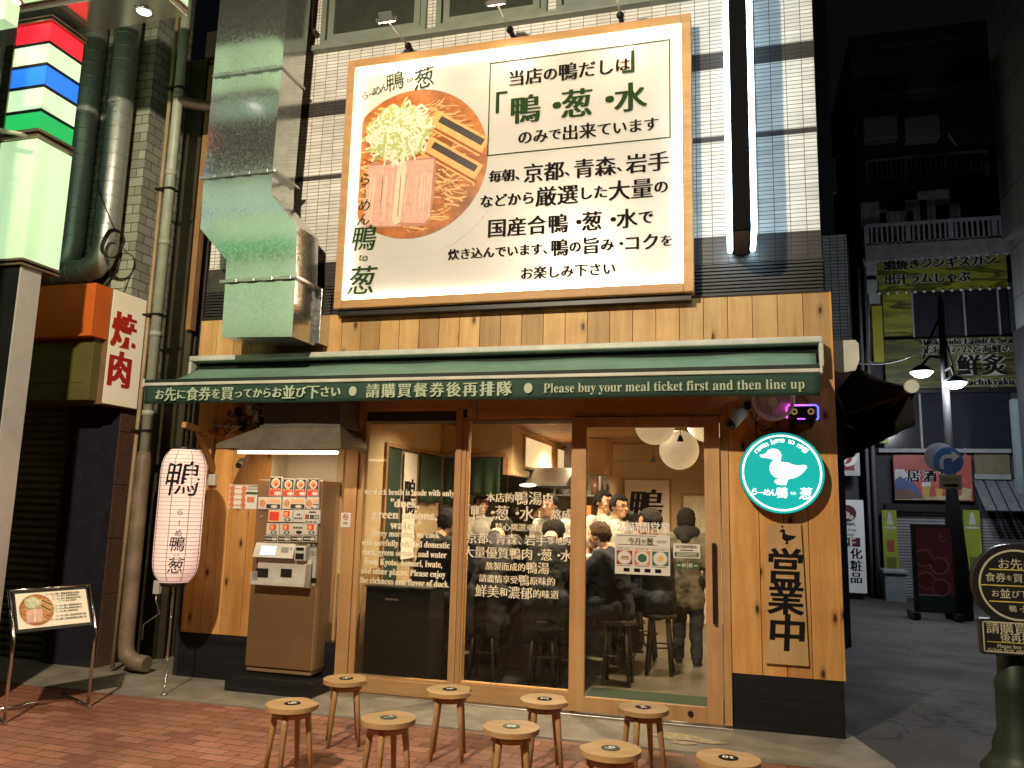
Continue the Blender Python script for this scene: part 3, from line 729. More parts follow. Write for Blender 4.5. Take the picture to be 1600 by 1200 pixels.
# awning with its lettered valance
AX0, AX1 = -4.765, .636
aw = thing('awning', (-2.05, 0, 2.6), 'long dark green retractable awning with white lettering on its valance above the shop windows', 'awning')
b = MB(); b.box((AX0, -.16, 2.735), (AX1, -.01, 2.785), .012); b.box((AX0, -.16, 2.60), (AX0+.03, -.01, 2.735), .006); b.box((AX1-.03, -.16, 2.56), (AX1, -.01, 2.735), .006); b.box((AX0+.03, -.14, 2.57), (AX1-.03, -.01, 2.585), .004)
b.build('cassette', METAL_W, aw)
b = MB(); b.cyl((AX0+.03, -.06, 2.66), (AX1-.03, -.06, 2.66), .04); b.box((AX0+.03, -.03, 2.585), (AX1-.03, -.011, 2.735)); b.build('roller', mat('dark_roller', (.012, .02, .018), .7), aw)
BX0, BX1, BY = -4.83, .566, -.60
FAB = mat('awning_fabric_lit_pale', (.17, .29, .225), .62, var=.15, vs=4, spec=.35, bmp=.25, bs=300)  # paler than the valance: light from the sign lamps is put into the colour
VAL = mat('valance_fabric', (.014, .05, .037), .75, var=.1, bmp=.2, bs=300)
def fab(u, v):
    x = AX0+.05+(AX1-AX0-.1)*u; x = x*(1-v)+(BX0+.01+(BX1-BX0-.02)*u)*v
    hump = .020*sum(math.exp(-((u-c)/s)**2) for c, s in ((.30, .07), (.47, .05), (.68, .06), (.92, .05)))-.012
    sag = -.030*math.sin(math.pi*v)
    z = 2.685*(1-v)+2.498*v+hump*math.sin(math.pi*min(1, v*.9+.08))*1.6+sag+.004*math.sin(23*u)*v
    return (x, -.08*(1-v)+(BY+.03)*v, z)
b = MB(); b.grid(fab, 90, 12); o = b.build('canopy', FAB, aw); md = o.modifiers.new('t', 'SOLIDIFY'); md.thickness = .003
b = MB(); b.box((BX0, BY-.02, 2.438), (BX1, BY+.045, 2.466), .006); b.box((BX0+.005, BY+.0, 2.466), (BX1-.005, BY+.04, 2.495), .004); b.box((BX0-.012, BY-.025, 2.43), (BX0+.004, BY+.05, 2.50), .004); b.box((BX1-.004, BY-.025, 2.43), (BX1+.012, BY+.05, 2.50), .004)
b.build('front_bar', METAL_W, aw)
b = MB(); b.box((BX0+.01, BY-.021, 2.466), (BX1-.01, BY+.0, 2.492)); b.build('front_groove', mat('dark_roller', (.012, .02, .018), .7), aw)
b = MB(); b.grid(lambda u, v: (BX0+.01+(BX1-BX0-.02)*u, BY-.006+.006*math.sin(u*31)*(1-v)+.003*math.sin(u*77)*(1-v), 2.286+.004*math.sin(u*17)+v*(.152)), 120, 4)
o = b.build('valance', VAL, aw); md = o.modifiers.new('t', 'SOLIDIFY'); md.thickness = .003
b = MB()
for xs in (-4.1, -2.9, -1.3, -.1):
    b.tube([(xs, -.05, 2.62), (xs+.28, -.33, 2.51), (xs+.05, BY+.03, 2.46)], .016)
b.build('folding_arm', METAL_W, aw)
L = Letters(lift=.016); VY = BY-.006
def vl(segs, x0, x1, yc, **k):
    a, c = at(x0, yc, y=VY), at(x1, yc, y=VY); L.line(segs, (a.x, VY, 2.363), c.x-a.x, **k)
VK = (-.04, -.02, 0., .02, .04)
vl([('お', .85), ('先', 1.1), ('に', .85), ('食券', 1.1), ('を', .85), ('買', 1.1), ('ってから', .8), ('お', .85), ('並', 1.1), ('び', .85), ('下', 1.1), ('さい', .85)], 246, 533, 613, fat=VK)
vl('請購買餐券後再排隊', 574, 800, 610, fat=VK, sp=.12)
vl(serif('Please buy your meal ticket first and then line up'), 850, 1257, 606, hscale=1.15)
for px in (552.5, 826):
    c = at(px, 612, y=VY); L.poly([(c.x+.033*math.cos(i*.2618), VY, 2.363+.038*math.sin(i*.2618)) for i in range(24)])
L.build('lettering', mat('valance_print', (.42, .50, .36), .6, var=.05), aw)

# vertical blade sign with light tubes
bl = thing('blade_sign', (.08, .05, 3.5), 'tall narrow black blade sign edged by two blue-white light tubes', 'sign')
bz = 3.50
b = MB(); b.box((.015, -.52, bz), (.145, .045, 7.6), .006); b.build('box', mat('blade_black', (.004, .004, .005), .7, spec=.08), bl)
b = MB(); b.box((.03, -.50, bz-.006), (.13, .03, bz)); 
for q in (.2, .4): b.cyl((.08, -.5+q, bz-.012), (.08, -.5+q, bz-.006), .006)
b.build('under_plate', mat('blade_under', (.10, .075, .06), .5), bl)
TUBE = emit('blue_white_tube', (.62, .85, 1.), 20.)
for x, sg in ((.015, -1), (.145, 1)):
    b = MB(); b.tube([(x+sg*.02, -.505, 7.6), (x+sg*.02, -.505, bz+.05), (x+sg*.02, -.47, bz+.02), (x+sg*.02, .0, bz+.02)], .020, n=10); b.build('light_tube', TUBE, bl)

# round duck sign
dc = V((.325, -.12, 1.79)); dr = .295
dk = thing('duck_sign', (dc.x, 0, dc.z), 'round teal lit sign with a white duck on the pine wall right of the door', 'sign')
def disc(b, c, r, y0, y1, n=64, mi=0, bev=0): b.cyl((c.x, y1, c.z), (c.x, y0, c.z), r, n=n, mi=mi)
b = MB(); disc(b, dc, dr, -.118, -.0); b.build('housing', mat('duck_housing', (.03, .16, .15), .35), dk)
TEAL = lightbox('teal_lightbox', (.008, .38, .35), 1.0, (4, 4, 4), .12); WHT = emit('white_lightbox', (1., .98, .93), 1.6)
b = MB(); disc(b, dc, dr-.004, -.122, -.118); b.build('face', TEAL, dk)
L = Letters(lift=.003)
n = 72
for i in range(n):
    a, c = 6.2832*i/n, 6.2832*(i+1)/n
    L.poly([(dc.x+r_*math.cos(t), -.122, dc.z+r_*math.sin(t)) for r_, t in ((.262, a), (.274, a), (.274, c), (.262, c))])
def Q(u, v): # zoomed photo pixels of the sign -> place
    p = at(1130+u/5, 600+v/5, y=-.122); return (p.x, -.122, p.z)
duck = [(285,560),(290,551),(320,549),(335,540),(345,522),(365,510),(390,506),(420,511),(442,528),(453,552),(451,580),(446,600),(452,609),(475,612),(510,616),(540,630),(570,636),(605,636),(630,632),(650,640),(655,650),(648,662),(630,685),(600,712),(560,733),(510,743),(505,745),(497,770),(490,785),(495,790),(440,788),(415,780),(400,765),(402,752),(420,745),(445,748),(465,742),(430,738),(400,725),(375,700),(362,665),(363,640),(375,615),(393,600),(385,590),(365,582),(335,577),(300,574)]
L.poly([Q(*p) for p in duck])
for i, ch in enumerate('ramen kamo to negi'):
    if ch == ' ': continue
    a = R(139-97*i/17); rr = .232
    L.char(ch, (dc.x+rr*math.cos(a)+.004, -.122, dc.z+rr*math.sin(a)-(.006 if ch in 'gn' else 0)), .056, rot=a-R(90), fat=(-.012, .012))
for ch, u, v, h in (('ら', 245, 838, .055), ('ー', 290, 848, .05), ('め', 340, 845, .055), ('ん', 388, 848, .055), ('鴨', 460, 848, .085), ('t', 533, 852, .035), ('o', 556, 855, .04), ('葱', 645, 855, .09)):
    L.char(ch, Q(u, v), h, fat=MEDIUM, slant=.12)
L.build('emblem', WHT, dk)

# long cedar board: open for business
bd = thing('open_board', (.335, 0, .443), 'upright natural wood board with large black brushed characters below the duck sign', 'sign')
b = MB(); b.prism([(.187, -.03, .442), (.476, -.03, .442), (.470, -.03, .75), (.462, -.03, 1.1), (.452, -.03, 1.428), (.213, -.03, 1.424), (.205, -.03, 1.0)], (0, .026, 0)); b.build('board', CEDAR, bd)
L = Letters(lift=.003)
for ch, px, py, h in (('営', 1227, 884, .265), ('業', 1228, 934, .25), ('中', 1230, 988, .27)): L.char(ch, at(px, py, y=-.03), h, fat=(-.016, 0, .016), off=.014, slant=.06)
def Q2(u, v): p = at(1130+u/5, 600+v/5, y=-.03); return (p.x, -.03, p.z)
L.poly([Q2(u, v) for u, v in ((436,1150),(452,1140),(462,1132),(478,1136),(484,1150),(482,1168),(505,1180),(540,1184),(570,1188),(550,1208),(520,1222),(505,1228),(508,1250),(485,1250),(492,1228),(470,1218),(458,1200),(462,1178),(464,1160),(450,1156))])
c = Q2(461, 1114); L.poly([(c[0]+.008*math.cos(i*.52), -.03, c[2]+.008*math.sin(i*.52)) for i in range(12)])
L.build('lettering', INK, bd)

# galvanised ventilation duct
du = thing('vent_duct', (-3.8, 0, 2.85), 'shiny galvanised square ventilation duct with a slanted offset running up the wall', 'duct')
DY = -.52
def dz(px, py): p = at(px, py, y=DY); return (p.x, p.z)
fr = [dz(346, 527), dz(456, 526), dz(462, 437), dz(464, 352), dz(424, 304), dz(425, 273), dz(450, 0), dz(462, -130), dz(372, -130), dz(344, 0), dz(318, 280), dz(313, 357), dz(354, 407), dz(352, 440)]
b = MB(); b.prism([(x, DY, z) for x, z in fr], (0, .36, 0)); b.build('duct_body', GALV, du)
for (xa, ya), (xb, yb) in (((334, 120), (438, 106)), ((313, 277), (427, 270)), ((345, 440), (463, 435))):
    p, q = at(xa, ya, y=DY), at(xb, yb, y=DY); z = (p.z+q.z)/2
    b = MB(); b.box((p.x, DY-.022, z-.012), (q.x+.02, DY-.001, z+.012), .003); b.box((q.x-.015, DY-.02, z-.012), (q.x+.03, DY+.38, z+.012), .003)
    for k in range(4): x = p.x+(q.x-p.x)*(k+.4)/4.2; b.box((x, DY-.03, z-.016), (x+.10, DY-.0215, z+.016), .002)
    b.build('flange', ALU, du)
p = at(487, 500, y=-.1); b = MB(); b.box((fr[1][0]-.45, -.162, 2.86), (fr[1][0]+.05, .0, 3.35), .004); b.build('back_plate', GALV, du)

# ------------------------------------------------------------------ ticket machine corner
hd = thing('range_hood', (-3.65, 0, 1.93), 'dark metal hood with a sloping skirt and a bright tube lamp above the ticket machine', 'hood')
HM = mat('hood_metal', (.26, .22, .17), .40, .6, var=.3)
hx0, hx1, hy0, hy1, hz = -4.17, -3.02, -.48, -.0, 1.925
b = MB(); b.box((hx0, hy0, hz), (hx1, hy0+.012, hz+.035)); b.box((hx0, hy0+.012, hz), (hx0+.012, hy1, hz+.035)); b.box((hx1-.012, hy0+.012, hz), (hx1, hy1, hz+.035))
A = [V((hx0, hy0, hz+.035)), V((hx1, hy0, hz+.035)), V((hx1, hy1, hz+.035)), V((hx0, hy1, hz+.035))]; B = [V((-3.83, -.36, hz+.19)), V((-3.10, -.36, hz+.19)), V((-3.10, -.0, hz+.19)), V((-3.83, 0, hz+.19))]
for i in range(4): b.poly([A[i], A[(i+1) % 4], B[(i+1) % 4], B[i]])
b.build('skirt', HM, hd)
b = MB(); b.box((-3.82, -.35, hz+.19), (-3.11, 0, hz+.44), .004); b.box((-3.84, -.37, hz+.185), (-3.09, 0, hz+.20)); b.build('plenum', mat('plenum_grey', (.12, .11, .10), .5, .3), hd)
b = MB(); a, c = at(372, 714, y=-.42), at(527, 714, y=-.42); b.cyl((a.x, -.42, 1.895), (c.x, -.42, 1.895), .013, n=12); b.build('tube_lamp', emit('warm_tube', (1., .80, .52), 9.), hd)
b = MB(); b.box((a.x-.02, -.44, 1.908), (c.x+.02, -.40, 1.93)); b.build('tube_holder', METAL_W, hd)
lamp('tube_lamp_light', 'AREA', (-3.6, -.40, 1.88), 5.5, (1., .78, .5), .5, target=(-3.6, -.25, 0.), parent=hd)

mc = thing('ticket_machine', (-3.62, -.02, GZ), 'tall brown-tinted steel meal ticket machine with picture buttons on a black plinth', 'ticket machine')
MX0, MX1, MY0, MY1, MZ0 = -3.925, -3.315, -.20, .20, .115
MBODY = mat('machine_front', (.27, .165, .08), .36, .5, var=.12, vs=3); MSIDE = mat('machine_side_reflected_pine', (.42, .29, .16), .35, .5, var=.1, vs=3)  # brushed steel coloured brown, the pine's reflection painted in, paler on the side
b = MB(); b.box((MX0-.10, MY0-.12, GZ), (MX1+.08, MY1, MZ0-.025), .006); b.build('plinth', BLACKW, mc)
b = MB(); b.box((MX0+.02, MY0+.03, MZ0-.03), (MX1-.02, MY1, MZ0)); b.build('foot', METAL_D, mc)
b = MB(); b.box((MX0, MY0, MZ0+.03), (MX1, MY1, 1.68), .008); b.box((MX0+.01, MY0+.01, MZ0), (MX1-.01, MY1, MZ0+.026)); b.build('body', MSIDE, mc)
b = MB(); b.box((MX0+.006, MY0-.012, MZ0+.04), (MX1-.006, MY0-.001, .86), .004); b.box((MX0+.006, MY0-.012, .875), (MX1-.006, MY0-.001, 1.67), .004); b.build('door', MBODY, mc)
b = MB(); p = at(403, 930, y=MY0-.012); b.cyl((p.x, MY0-.012, p.z), (p.x, MY0-.020, p.z), .011); p = at(410, 807, y=MY0-.012); b.cyl((p.x, MY0-.012, p.z), (p.x, MY0-.022, p.z), .014); b.build('lock', ALU, mc)
def rc(x0, y0, x1, y1, y): # photo rectangle on a plane y
    a, c = at(x0, (y0+y1)/2, y=y), at(x1, (y0+y1)/2, y=y); t, d = at((x0+x1)/2, y0, y=y), at((x0+x1)/2, y1, y=y)
    return a.x, c.x, d.z, t.z
# operating unit
uy = MY0-.012
x0, x1, z0, z1 = rc(399, 849, 461, 871, uy-.05)
b = MB(); b.prism([(x0, uy, z1), (x0, uy-.045, z1), (x0, uy-.085, z0), (x0, uy, z0-.012)], (x1-x0, 0, 0)); b.build('screen_unit', WHITEP, mc)
fsl = V((0, -.040, z0-z1)).normalized()
def on_slope(px0, px1, f0, f1, l=.003):
    a, c = at(px0, 860, y=uy-.06).x, at(px1, 860, y=uy-.06).x; o = V((0, uy-.045, z1)); n_ = V((0, -(z1-z0), -.0)).normalized()
    h = (z1-z0)/abs(fsl.z)
    p = [o+fsl*h*f+V((x, 0, 0))+V((0, -l, l*.4)) for x, f in ((a, f1), (c, f1), (c, f0), (a, f0))]
    return p
b = MB(); b.poly(on_slope(408, 432, .2, .85)); b.build('screen', emit('machine_screen', (.55, .62, .85), .75), mc)
b = MB(); b.poly(on_slope(440, 451, .25, .6)); b.poly(on_slope(453, 456, .25, .4)); b.build('button', mat('grey_plastic', (.25, .24, .22), .4), mc)
x0, x1, z0b, z1b = rc(393, 880, 478, 915, uy-.10)
b = MB(); b.box((x0, uy-.02, z0b), (x1, uy, z0-.012), .003); b.prism([(x0, uy-.11, z0b+.03), (x0, uy-.11, z0b), (x0, uy, z0b-.02), (x0, uy, z0b), (x0, uy-.10, z0b+.012)], (x1-x0, 0, 0)); b.box((x1-.012, uy-.11, z0b), (x1, uy, z0b+.18), .004); b.box((x0, uy-.11, z0b), (x0+.010, uy, z0b+.10), .004)
b.build('tray', WHITEP, mc)
b = MB()
for q in ((399, 888, 418, 902), (438, 889, 455, 902)):
    r_ = rc(*q, uy-.03); b.box((r_[0], uy-.026, r_[2]), (r_[1], uy-.019, r_[3]))
b.build('coin_slot', BLACKP, mc)
r_ = rc(462, 853, 479, 876, uy-.05); b = MB(); b.box((r_[0], uy-.07, r_[2]), (r_[1], uy, r_[3]), .006); nr = b.build('note_reader', WHITEP, mc)
b = MB(); b.box((r_[0]+.012, uy-.074, r_[2]+.012), (r_[1]-.012, uy-.069, r_[2]+.06)); b.box((r_[0]+.015, uy-.074, r_[3]-.035), (r_[1]-.015, uy-.069, r_[3]-.012)); b.build('note_slot', BLACKP, nr)
r_ = rc(479, 850, 500, 915, uy-.002); b = MB(); b.box((r_[0], uy-.004, r_[2]), (MX1-.004, uy, r_[3])); b.build('info_panel', mat('silver_label', (.52, .52, .50), .35, .3), mc)
# lit picture buttons: each a clear key with a printed card behind it
CARD = [emit('card_white', (.46, .42, .35), .12), emit('card_red', (.50, .04, .025), .18), emit('card_black', (.03, .03, .03), .05), emit('card_orange', (.66, .26, .08), .2), emit('card_food', (.42, .19, .085), .12), emit('card_green', (.02, .12, .05), .2), emit('card_silver', (.42, .42, .39), .1)]
def card(px0, py0, px1, py1, kind, y=uy-.02, name='menu_button', parent=None):
    x0, x1, z0, z1 = rc(px0, py0, px1, py1, y); w_, h_ = x1-x0, z1-z0
    b = MB(); b.box((x0, y, z0), (x1, y+.019, z1), .003); o = b.build(name, CARD[0 if kind not in ('plain',) else 6], parent or mc)
    L = Letters(lift=.0015)
    def R_(u0, v0, u1, v1, mi, l=0): L.poly([(x0+u*w_, y, z0+v*h_) for u, v in ((u0, v0), (u1, v0), (u1, v1), (u0, v1))], mi, l)
    def D_(u, v, r, mi, l=0, e=1.): L.poly([(x0+u*w_+r*e*math.cos(i*.35), y, z0+v*h_+r*math.sin(i*.35)) for i in range(18)], mi, l)
    if kind == 'tall':
        R_(.04, .36, .96, .97, 2); D_(.5, .68, w_*.36, 0, .0005); D_(.5, .68, w_*.27, 4, .001); D_(.55, .64, w_*.12, 1, .0013); R_(.04, .04, .96, .34, 1); D_(.7, .17, h_*.10, 0, .0005, 2.0)
        for k in range(4): R_(.10+.21*k, .37, .24+.21*k, .43, 3, .0016)
    elif kind == 'wide':
        D_(.2, .5, h_*.40, 0, .0005); D_(.2, .5, h_*.30, 4, .0008); R_(.38, .08, .97, .44, 2); D_(.72, .25, h_*.13, 0, .001, 2.4)
        for k in range(4): R_(.42+.135*k, .58, .52+.135*k, .85, 3)
    elif kind == 'red': R_(.05, .08, .95, .92, 3); R_(.12, .15, .88, .85, 1, .0005)
    elif kind == 'item': R_(.25, .45, .75, .93, 1); R_(.32, .52, .6, .84, 3, .0005); D_(.6, .22, h_*.16, 2, 0, 1.9); D_(.6, .22, h_*.10, 6, .0006, 1.8)
    elif kind == 'text':
        for k in range(4): R_(.12+.2*k, .56, .26+.2*k, .72, 2)
        D_(.6, .24, h_*.16, 2, 0, 1.9)
    elif kind == 'trio':
        for k, mi in enumerate((1, 5, 0)): R_(.08+.30*k, .34, .32+.30*k, .64, 2); D_(.2+.30*k, .49, h_*.11, mi, .0005)
        for k in range(3): R_(.1+.26*k, .08, .28+.26*k, .16, 2)
        R_(.3, .8, .72, .9, 2)
    elif kind == 'plain':
        for k in range(2): R_(.35+.17*k, .56, .48+.17*k, .70, 2); 
        for k in range(4): R_(.15+.18*k, .26, .28+.18*k, .38, 2)
    elif kind == 'bar': R_(.03, .12, .97, .9, 2); D_(.74, .5, h_*.24, 0, .0005, 2.2); R_(.1, .4, .5, .6, 6, .0005)
    L.build('print', CARD, o)
for x0, x1 in ((421, 440), (442, 459), (461, 478), (481, 498)): card(x0, 745 if x0 < 430 else 748, x1, 776, 'tall')
for x0, x1 in ((403, 439), (441, 477), (479, 498)): card(x0, 777, x1, 796, 'wide')
for x0, x1, k in ((419, 438, 'red'), (438, 457, 'item'), (458, 475, 'plain')): card(x0, 797, x1, 816, k)
card(475, 797, 500, 818, 'trio', y=uy-.024)
for x0, x1, k in ((416, 436, 'item'), (437, 456, 'item'), (456, 475, 'text'), (475, 495, 'item')): card(x0, 818, x1, 836, k)
for x0, x1 in ((413, 434), (434, 453), (454, 473), (473, 494)): card(x0, 837, x1, 847, 'bar')
L = Letters(lift=.006)
r_ = rc(484, 852, 498, 858, uy-.004); L.line('紙幣', (r_[0], uy-.004, r_[3]), r_[1]-r_[0], fat=MEDIUM)
for py in (862, 866): a, c = at(482, py, y=uy-.004), at(498, py, y=uy-.004); L.line('つり銭レバー', (a.x, uy-.004, a.z), c.x-a.x)
r_ = rc(487, 903, 495, 911, uy-.004); L.poly([(r_[0], uy-.004, r_[2]), (r_[1], uy-.004, r_[2]), (r_[1], uy-.004, r_[3]), (r_[0], uy-.004, r_[3])])
L.build('lettering', INK, mc)

def sheet(name, label, cat, x0, x1, z0, z1, y, m=PAPER, th=.003):
    b = MB(); b.box((x0, y-th, z0), (x1, y, z1)); o = b.build(name, m); return tag(o, label, cat)
# notice on the recess wall beside the machine
r_ = rc(501, 756, 528, 778, .10); nb = sheet('notice', 'small black and green notice at the top right of the ticket machine', 'notice', r_[0], r_[1], r_[2], r_[3], .10, INK)
L = Letters(lift=.005); L.line('国産鴨使用', (r_[0]+.012, .097, r_[3]-.028), r_[1]-r_[0]-.024, fat=MEDIUM); 
L.poly([(r_[0]+.004, .097, r_[2]+.004), (r_[1]-.004, .097, r_[2]+.004), (r_[1]-.004, .097, r_[2]+.07), (r_[0]+.004, .097, r_[2]+.07)], 1)
for k in range(3): L.poly([(r_[0]+.02, .0965, r_[2]+.014+.016*k), (r_[1]-.02, .0965, r_[2]+.014+.016*k), (r_[1]-.02, .0965, r_[2]+.018+.016*k), (r_[0]+.02, .0965, r_[2]+.018+.016*k)], 0)
L.build('lettering', [PAPER, INKG], nb)
# poster on the pine boards left of the machine
r_ = rc(358, 757, 408, 795, -.003); po = sheet('poster', 'white ordering poster with small pictures on the pine boards left of the ticket machine', 'poster', r_[0], r_[1], r_[2], r_[3], -.001)
L = Letters(lift=.004); x0, x1, z0, z1 = r_; W_, H_ = x1-x0, z1-z0
RED = mat('print_orange', (.62, .20, .09), .5)
for i in range(4):
    for j in range(2): L.poly([(x0+W_*(.10+.36*j)+.026*math.cos(k*.5), -.004, z0+H_*(.14+.23*i)+.026*math.sin(k*.5)) for k in range(13)], 1); 
    L.poly([(x0+W_*u, -.004, z0+H_*v) for u, v in ((.20, .13+.23*i), (.36, .13+.23*i), (.36, .16+.23*i), (.20, .16+.23*i))], 1)
for i in range(3): L.poly([(x0+W_*u, -.004, z0+H_*v) for u, v in ((.56, .78+.07*i), (.95, .78+.07*i), (.95, .80+.07*i), (.56, .80+.07*i))], 0)
L.poly([(x0+W_*u, -.004, z0+H_*v) for u, v in ((.54, .60), (.97, .60), (.97, .70), (.54, .70))], 2)
L.poly([(x0+W_*u, -.004, z0+H_*v) for u, v in ((.58, .28), (.80, .28), (.80, .5), (.58, .5))], 1)
L.build('print', [INK, RED, INKG], po)
# no smoking sticker on the post
r_ = rc(533, 801, 548, 824, 0); st = sheet('sticker', 'small white no smoking sticker on the wooden post right of the ticket machine', 'sticker', r_[0], r_[1], r_[2], r_[3], -.001)
L = Letters(lift=.004); cx, cz = (r_[0]+r_[1])/2, r_[3]-.035
for i in range(20):
    a, c = i*.314, (i+1)*.314; L.poly([(cx+q*math.cos(t), -.004, cz+q*math.sin(t)) for q, t in ((.020, a), (.025, a), (.025, c), (.020, c))], 1)
L.poly([(cx-.016, -.004, cz+.012), (cx-.012, -.004, cz+.016), (cx+.016, -.004, cz-.012), (cx+.012, -.004, cz-.016)], 1); L.poly([(cx-.014, -.004, cz-.003), (cx+.012, -.004, cz-.003), (cx+.012, -.004, cz+.003), (cx-.014, -.004, cz+.003)], 0)
L.line('禁煙', (cx-.02, -.004, r_[2]+.035), .04); L.build('print', [INK, INKR], st)

# tangle of cables, boxes and a conduit over the hood
cb = thing('cable_tangle', (-4.1, -.03, 2.05), 'tangle of black and white cables and plugs above the ticket machine hood', 'cables')
rnd = random.Random(5)
for k in range(18):
    p = at(rnd.uniform(362, 425), rnd.uniform(636, 668), y=rnd.uniform(-.10, -.03)); pts = [p]
    for i in range(7): p = p+V((rnd.uniform(-.07, .07), rnd.uniform(-.015, .015), rnd.uniform(-.055, .045))); p.y = max(-.14, min(-.015, p.y)); pts.append(p.copy())
    sm = []
    for a, c in zip(pts, pts[1:]):
        for t in range(3): sm.append(a.lerp(c, t/3))
    b = MB(); b.tube(sm, .0045 if k % 3 else .007, n=6); b.build('cable', WIREW if k % 3 == 0 else WIRE, cb)
for px, py, s, mm in ((379, 666, .045, BLACKP), (402, 650, .04, WHITEP), (412, 658, .05, BLACKP), (392, 640, .05, WHITEP), (372, 644, .04, BLACKP), (424, 664, .04, BLACKP)):
    c = at(px, py, y=-.06); b = MB(); b.box(c-V((s*.6, .02, s)), c+V((s*.6, .02, s)), .004); b.build('plug', mm, cb)
b = MB(); a, c = at(334, 665, y=-.03), at(375, 665, y=-.03); b.cyl(a, c, .011); b.cyl((a.x, -.03, a.z+.06), (a.x, -.03, at(331, 705, y=-.03).z), .008); d = at(385, 632, y=-.05); e_ = at(420, 640, y=-.05); b.cyl(d, e_, .01); b.build('conduit', WHITEP, cb)
# bullet camera under the hood
def bullet_cam(c, d, s, label, black):
    t = thing('security_camera', c, label, 'camera', None); c = V(c); d = V(d).normalized()
    b = MB(); b.cyl(c-d*s, c+d*s*.9, s*.55, s*.62, n=20); b.ball(c-d*s, s*.55, u=14, v=8); b.build('housing', WHITEP, t)
    b = MB(); b.cyl(c+d*s*.9, c+d*s*1.05, s*.60, s*.56, n=20); b.ball(c+d*s*1.05, s*.34, u=12, v=8); b.build('lens', BLACKP, t)
    b = MB(); b.tube([c-d*s*.4, c-d*s*.4+V((0, .03, s*.6)), (c.x, 0.0, c.z+s*.9)], s*.16); b.cyl((c.x, -.0, c.z+s*.9), (c.x, -.02, c.z+s*.9), s*.5); b.build('bracket', WHITEP, t)
    return t
bullet_cam(at(375, 724, y=-.10), (.25, -.8, -.5), .045, 'small white security camera below the left end of the hood', 0)
bullet_cam(at(1150, 655, y=-.20), (-.55, -.55, -.6), .075, 'white security camera with black face under the right end of the awning', 1)

# paper lantern with its bracket and chain
lc = at(281, 806, y=-.62); lz0, lz1, lr = at(268, 909, y=-.62).z, at(292, 703, y=-.62).z, .178
la = thing('paper_lantern', (lc.x, -.62, lz0), 'long pale pink lit paper lantern with brushed black characters on a chain', 'lantern')
prof = []; nrib = 34; H = lz1-lz0
for i in range(nrib*2+1):
    t = i/(nrib*2); s = min(1., math.sqrt(max(0, 1-(abs(2*t-1)**7)))); e = max(.62, 1-.40*abs(2*t-1)**9)
    r_ = lr*e*(1 if i % 2 else .988)
    prof.append((r_, lz0+H*t))
def lantern_mat():
    m, nt, b_ = nodes('lantern_paper'); g_ = N(nt, 'ShaderNodeNewGeometry')
    n_ = noise(nt, g_.outputs['Position'], 3., 3)
    nt.links.new(ramp(nt, n_, [(.3, (1., .58, .47)), (.7, (1., .68, .57))]), b_.inputs['Emission Color']); b_.inputs['Emission Strength'].default_value = .56
    b_.inputs['Base Color'].default_value = (.70, .55, .46, 1); b_.inputs['Roughness'].default_value = .7; return m
b = MB(); b.lathe([(.05, lz0)]+prof+[(.05, lz1)], (lc.x, -.62, 0), n=40); b.build('shade', lantern_mat(), la)
b = MB()
for k in range(8):
    a = R(k*45+14); b.tube([(lc.x+(r_+.0015)*math.cos(a), -.62+(r_+.0015)*math.sin(a), z) for r_, z in prof[1:-1]], .0022, n=5)
for i in range(1, nrib*2, 2): 
    q = prof[i]; b.tube([(lc.x+(q[0]+.0012)*math.cos(k*.1745), -.62+(q[0]+.0012)*math.sin(k*.1745), q[1]) for k in range(36)], .0014, n=4, close=True)
b.build('rib', mat('lantern_rib', (.10, .055, .03), .6), la)
b = MB(); b.cyl((lc.x, -.62, lz1-.005), (lc.x, -.62, lz1+.02), .10); b.build('cap', METAL_B, la); b = MB(); b.cyl((lc.x, -.62, lz0-.03), (lc.x, -.62, lz0+.005), .10); b.build('cap', METAL_B, la)
# brushed characters lie on the round paper: bend a flat sheet of them round the shade
L = Letters(lift=0); tmp = []
for ch, py, h, sl_ in (('鴨', 747, .30, .1), ('ら', 800, .055, .1), ('ー', 817, .05, 0), ('め', 833, .06, .1), ('ん', 850, .06, .1), ('鴨', 846+12, .0001, 0), ('鴨', 846, .0001, 0)): 
    if h < .001: continue
    z = at(281, py, y=-.78).z; L.char(ch, (0, 0, z), h, slant=sl_,  rot=R(90) if ch == 'ー' else 0)
for ch, py, h in (('鴨', 846, .0), ('鴨', 850, .125), ('葱', 884, .13)):
    if h > 0: L.char(ch, (0, 0, at(278, py, y=-.78).z), h, slant=.1)
for i, ch in enumerate('to'): L.char(ch, (-.012+.024*i, 0, at(278, 868, y=-.78).z), .03)
# text was laid out on x; wrap it to the side that faces the street
phi0 = math.atan2(CAM.y+.62, CAM.x-lc.x)
def wrap(v):
    z = v.z; r_ = lr*max(.62, 1-.40*abs(2*(z-lz0)/H-1)**9)+.004; a = phi0+.0+v.x/lr; return V((lc.x+r_*math.cos(a), -.62+r_*math.sin(a), z))
L.v = [wrap(v) for v in L.v]; L.build('lettering', INK, la)
b = MB(); zc = lz0-.03; zg = GZ+.02; k = 30
for i in range(k):
    z = zc-(zc-zg)*(i+.5)/k; r_ = (zc-zg)/k*.62; ax = (1, 0) if i % 2 else (0, 1)
    b.tube([(lc.x+ax[0]*.009*math.cos(t*.7854), -.62+ax[1]*.009*math.cos(t*.7854), z+r_*math.sin(t*.7854)) for t in range(8)], .003, n=5, close=True)
b.build('chain', CHROME, la)
b = MB(); b.cyl((lc.x, -.62, GZ), (lc.x, -.62, GZ+.02), .03, .015); b.build('ground_hook', ALU, la)
br = thing('lantern_bracket', (lc.x-.1, 0, 1.8), 'triangular wooden bracket arm holding the pink paper lantern', 'bracket')
wz = at(320, 668, y=-.3).z
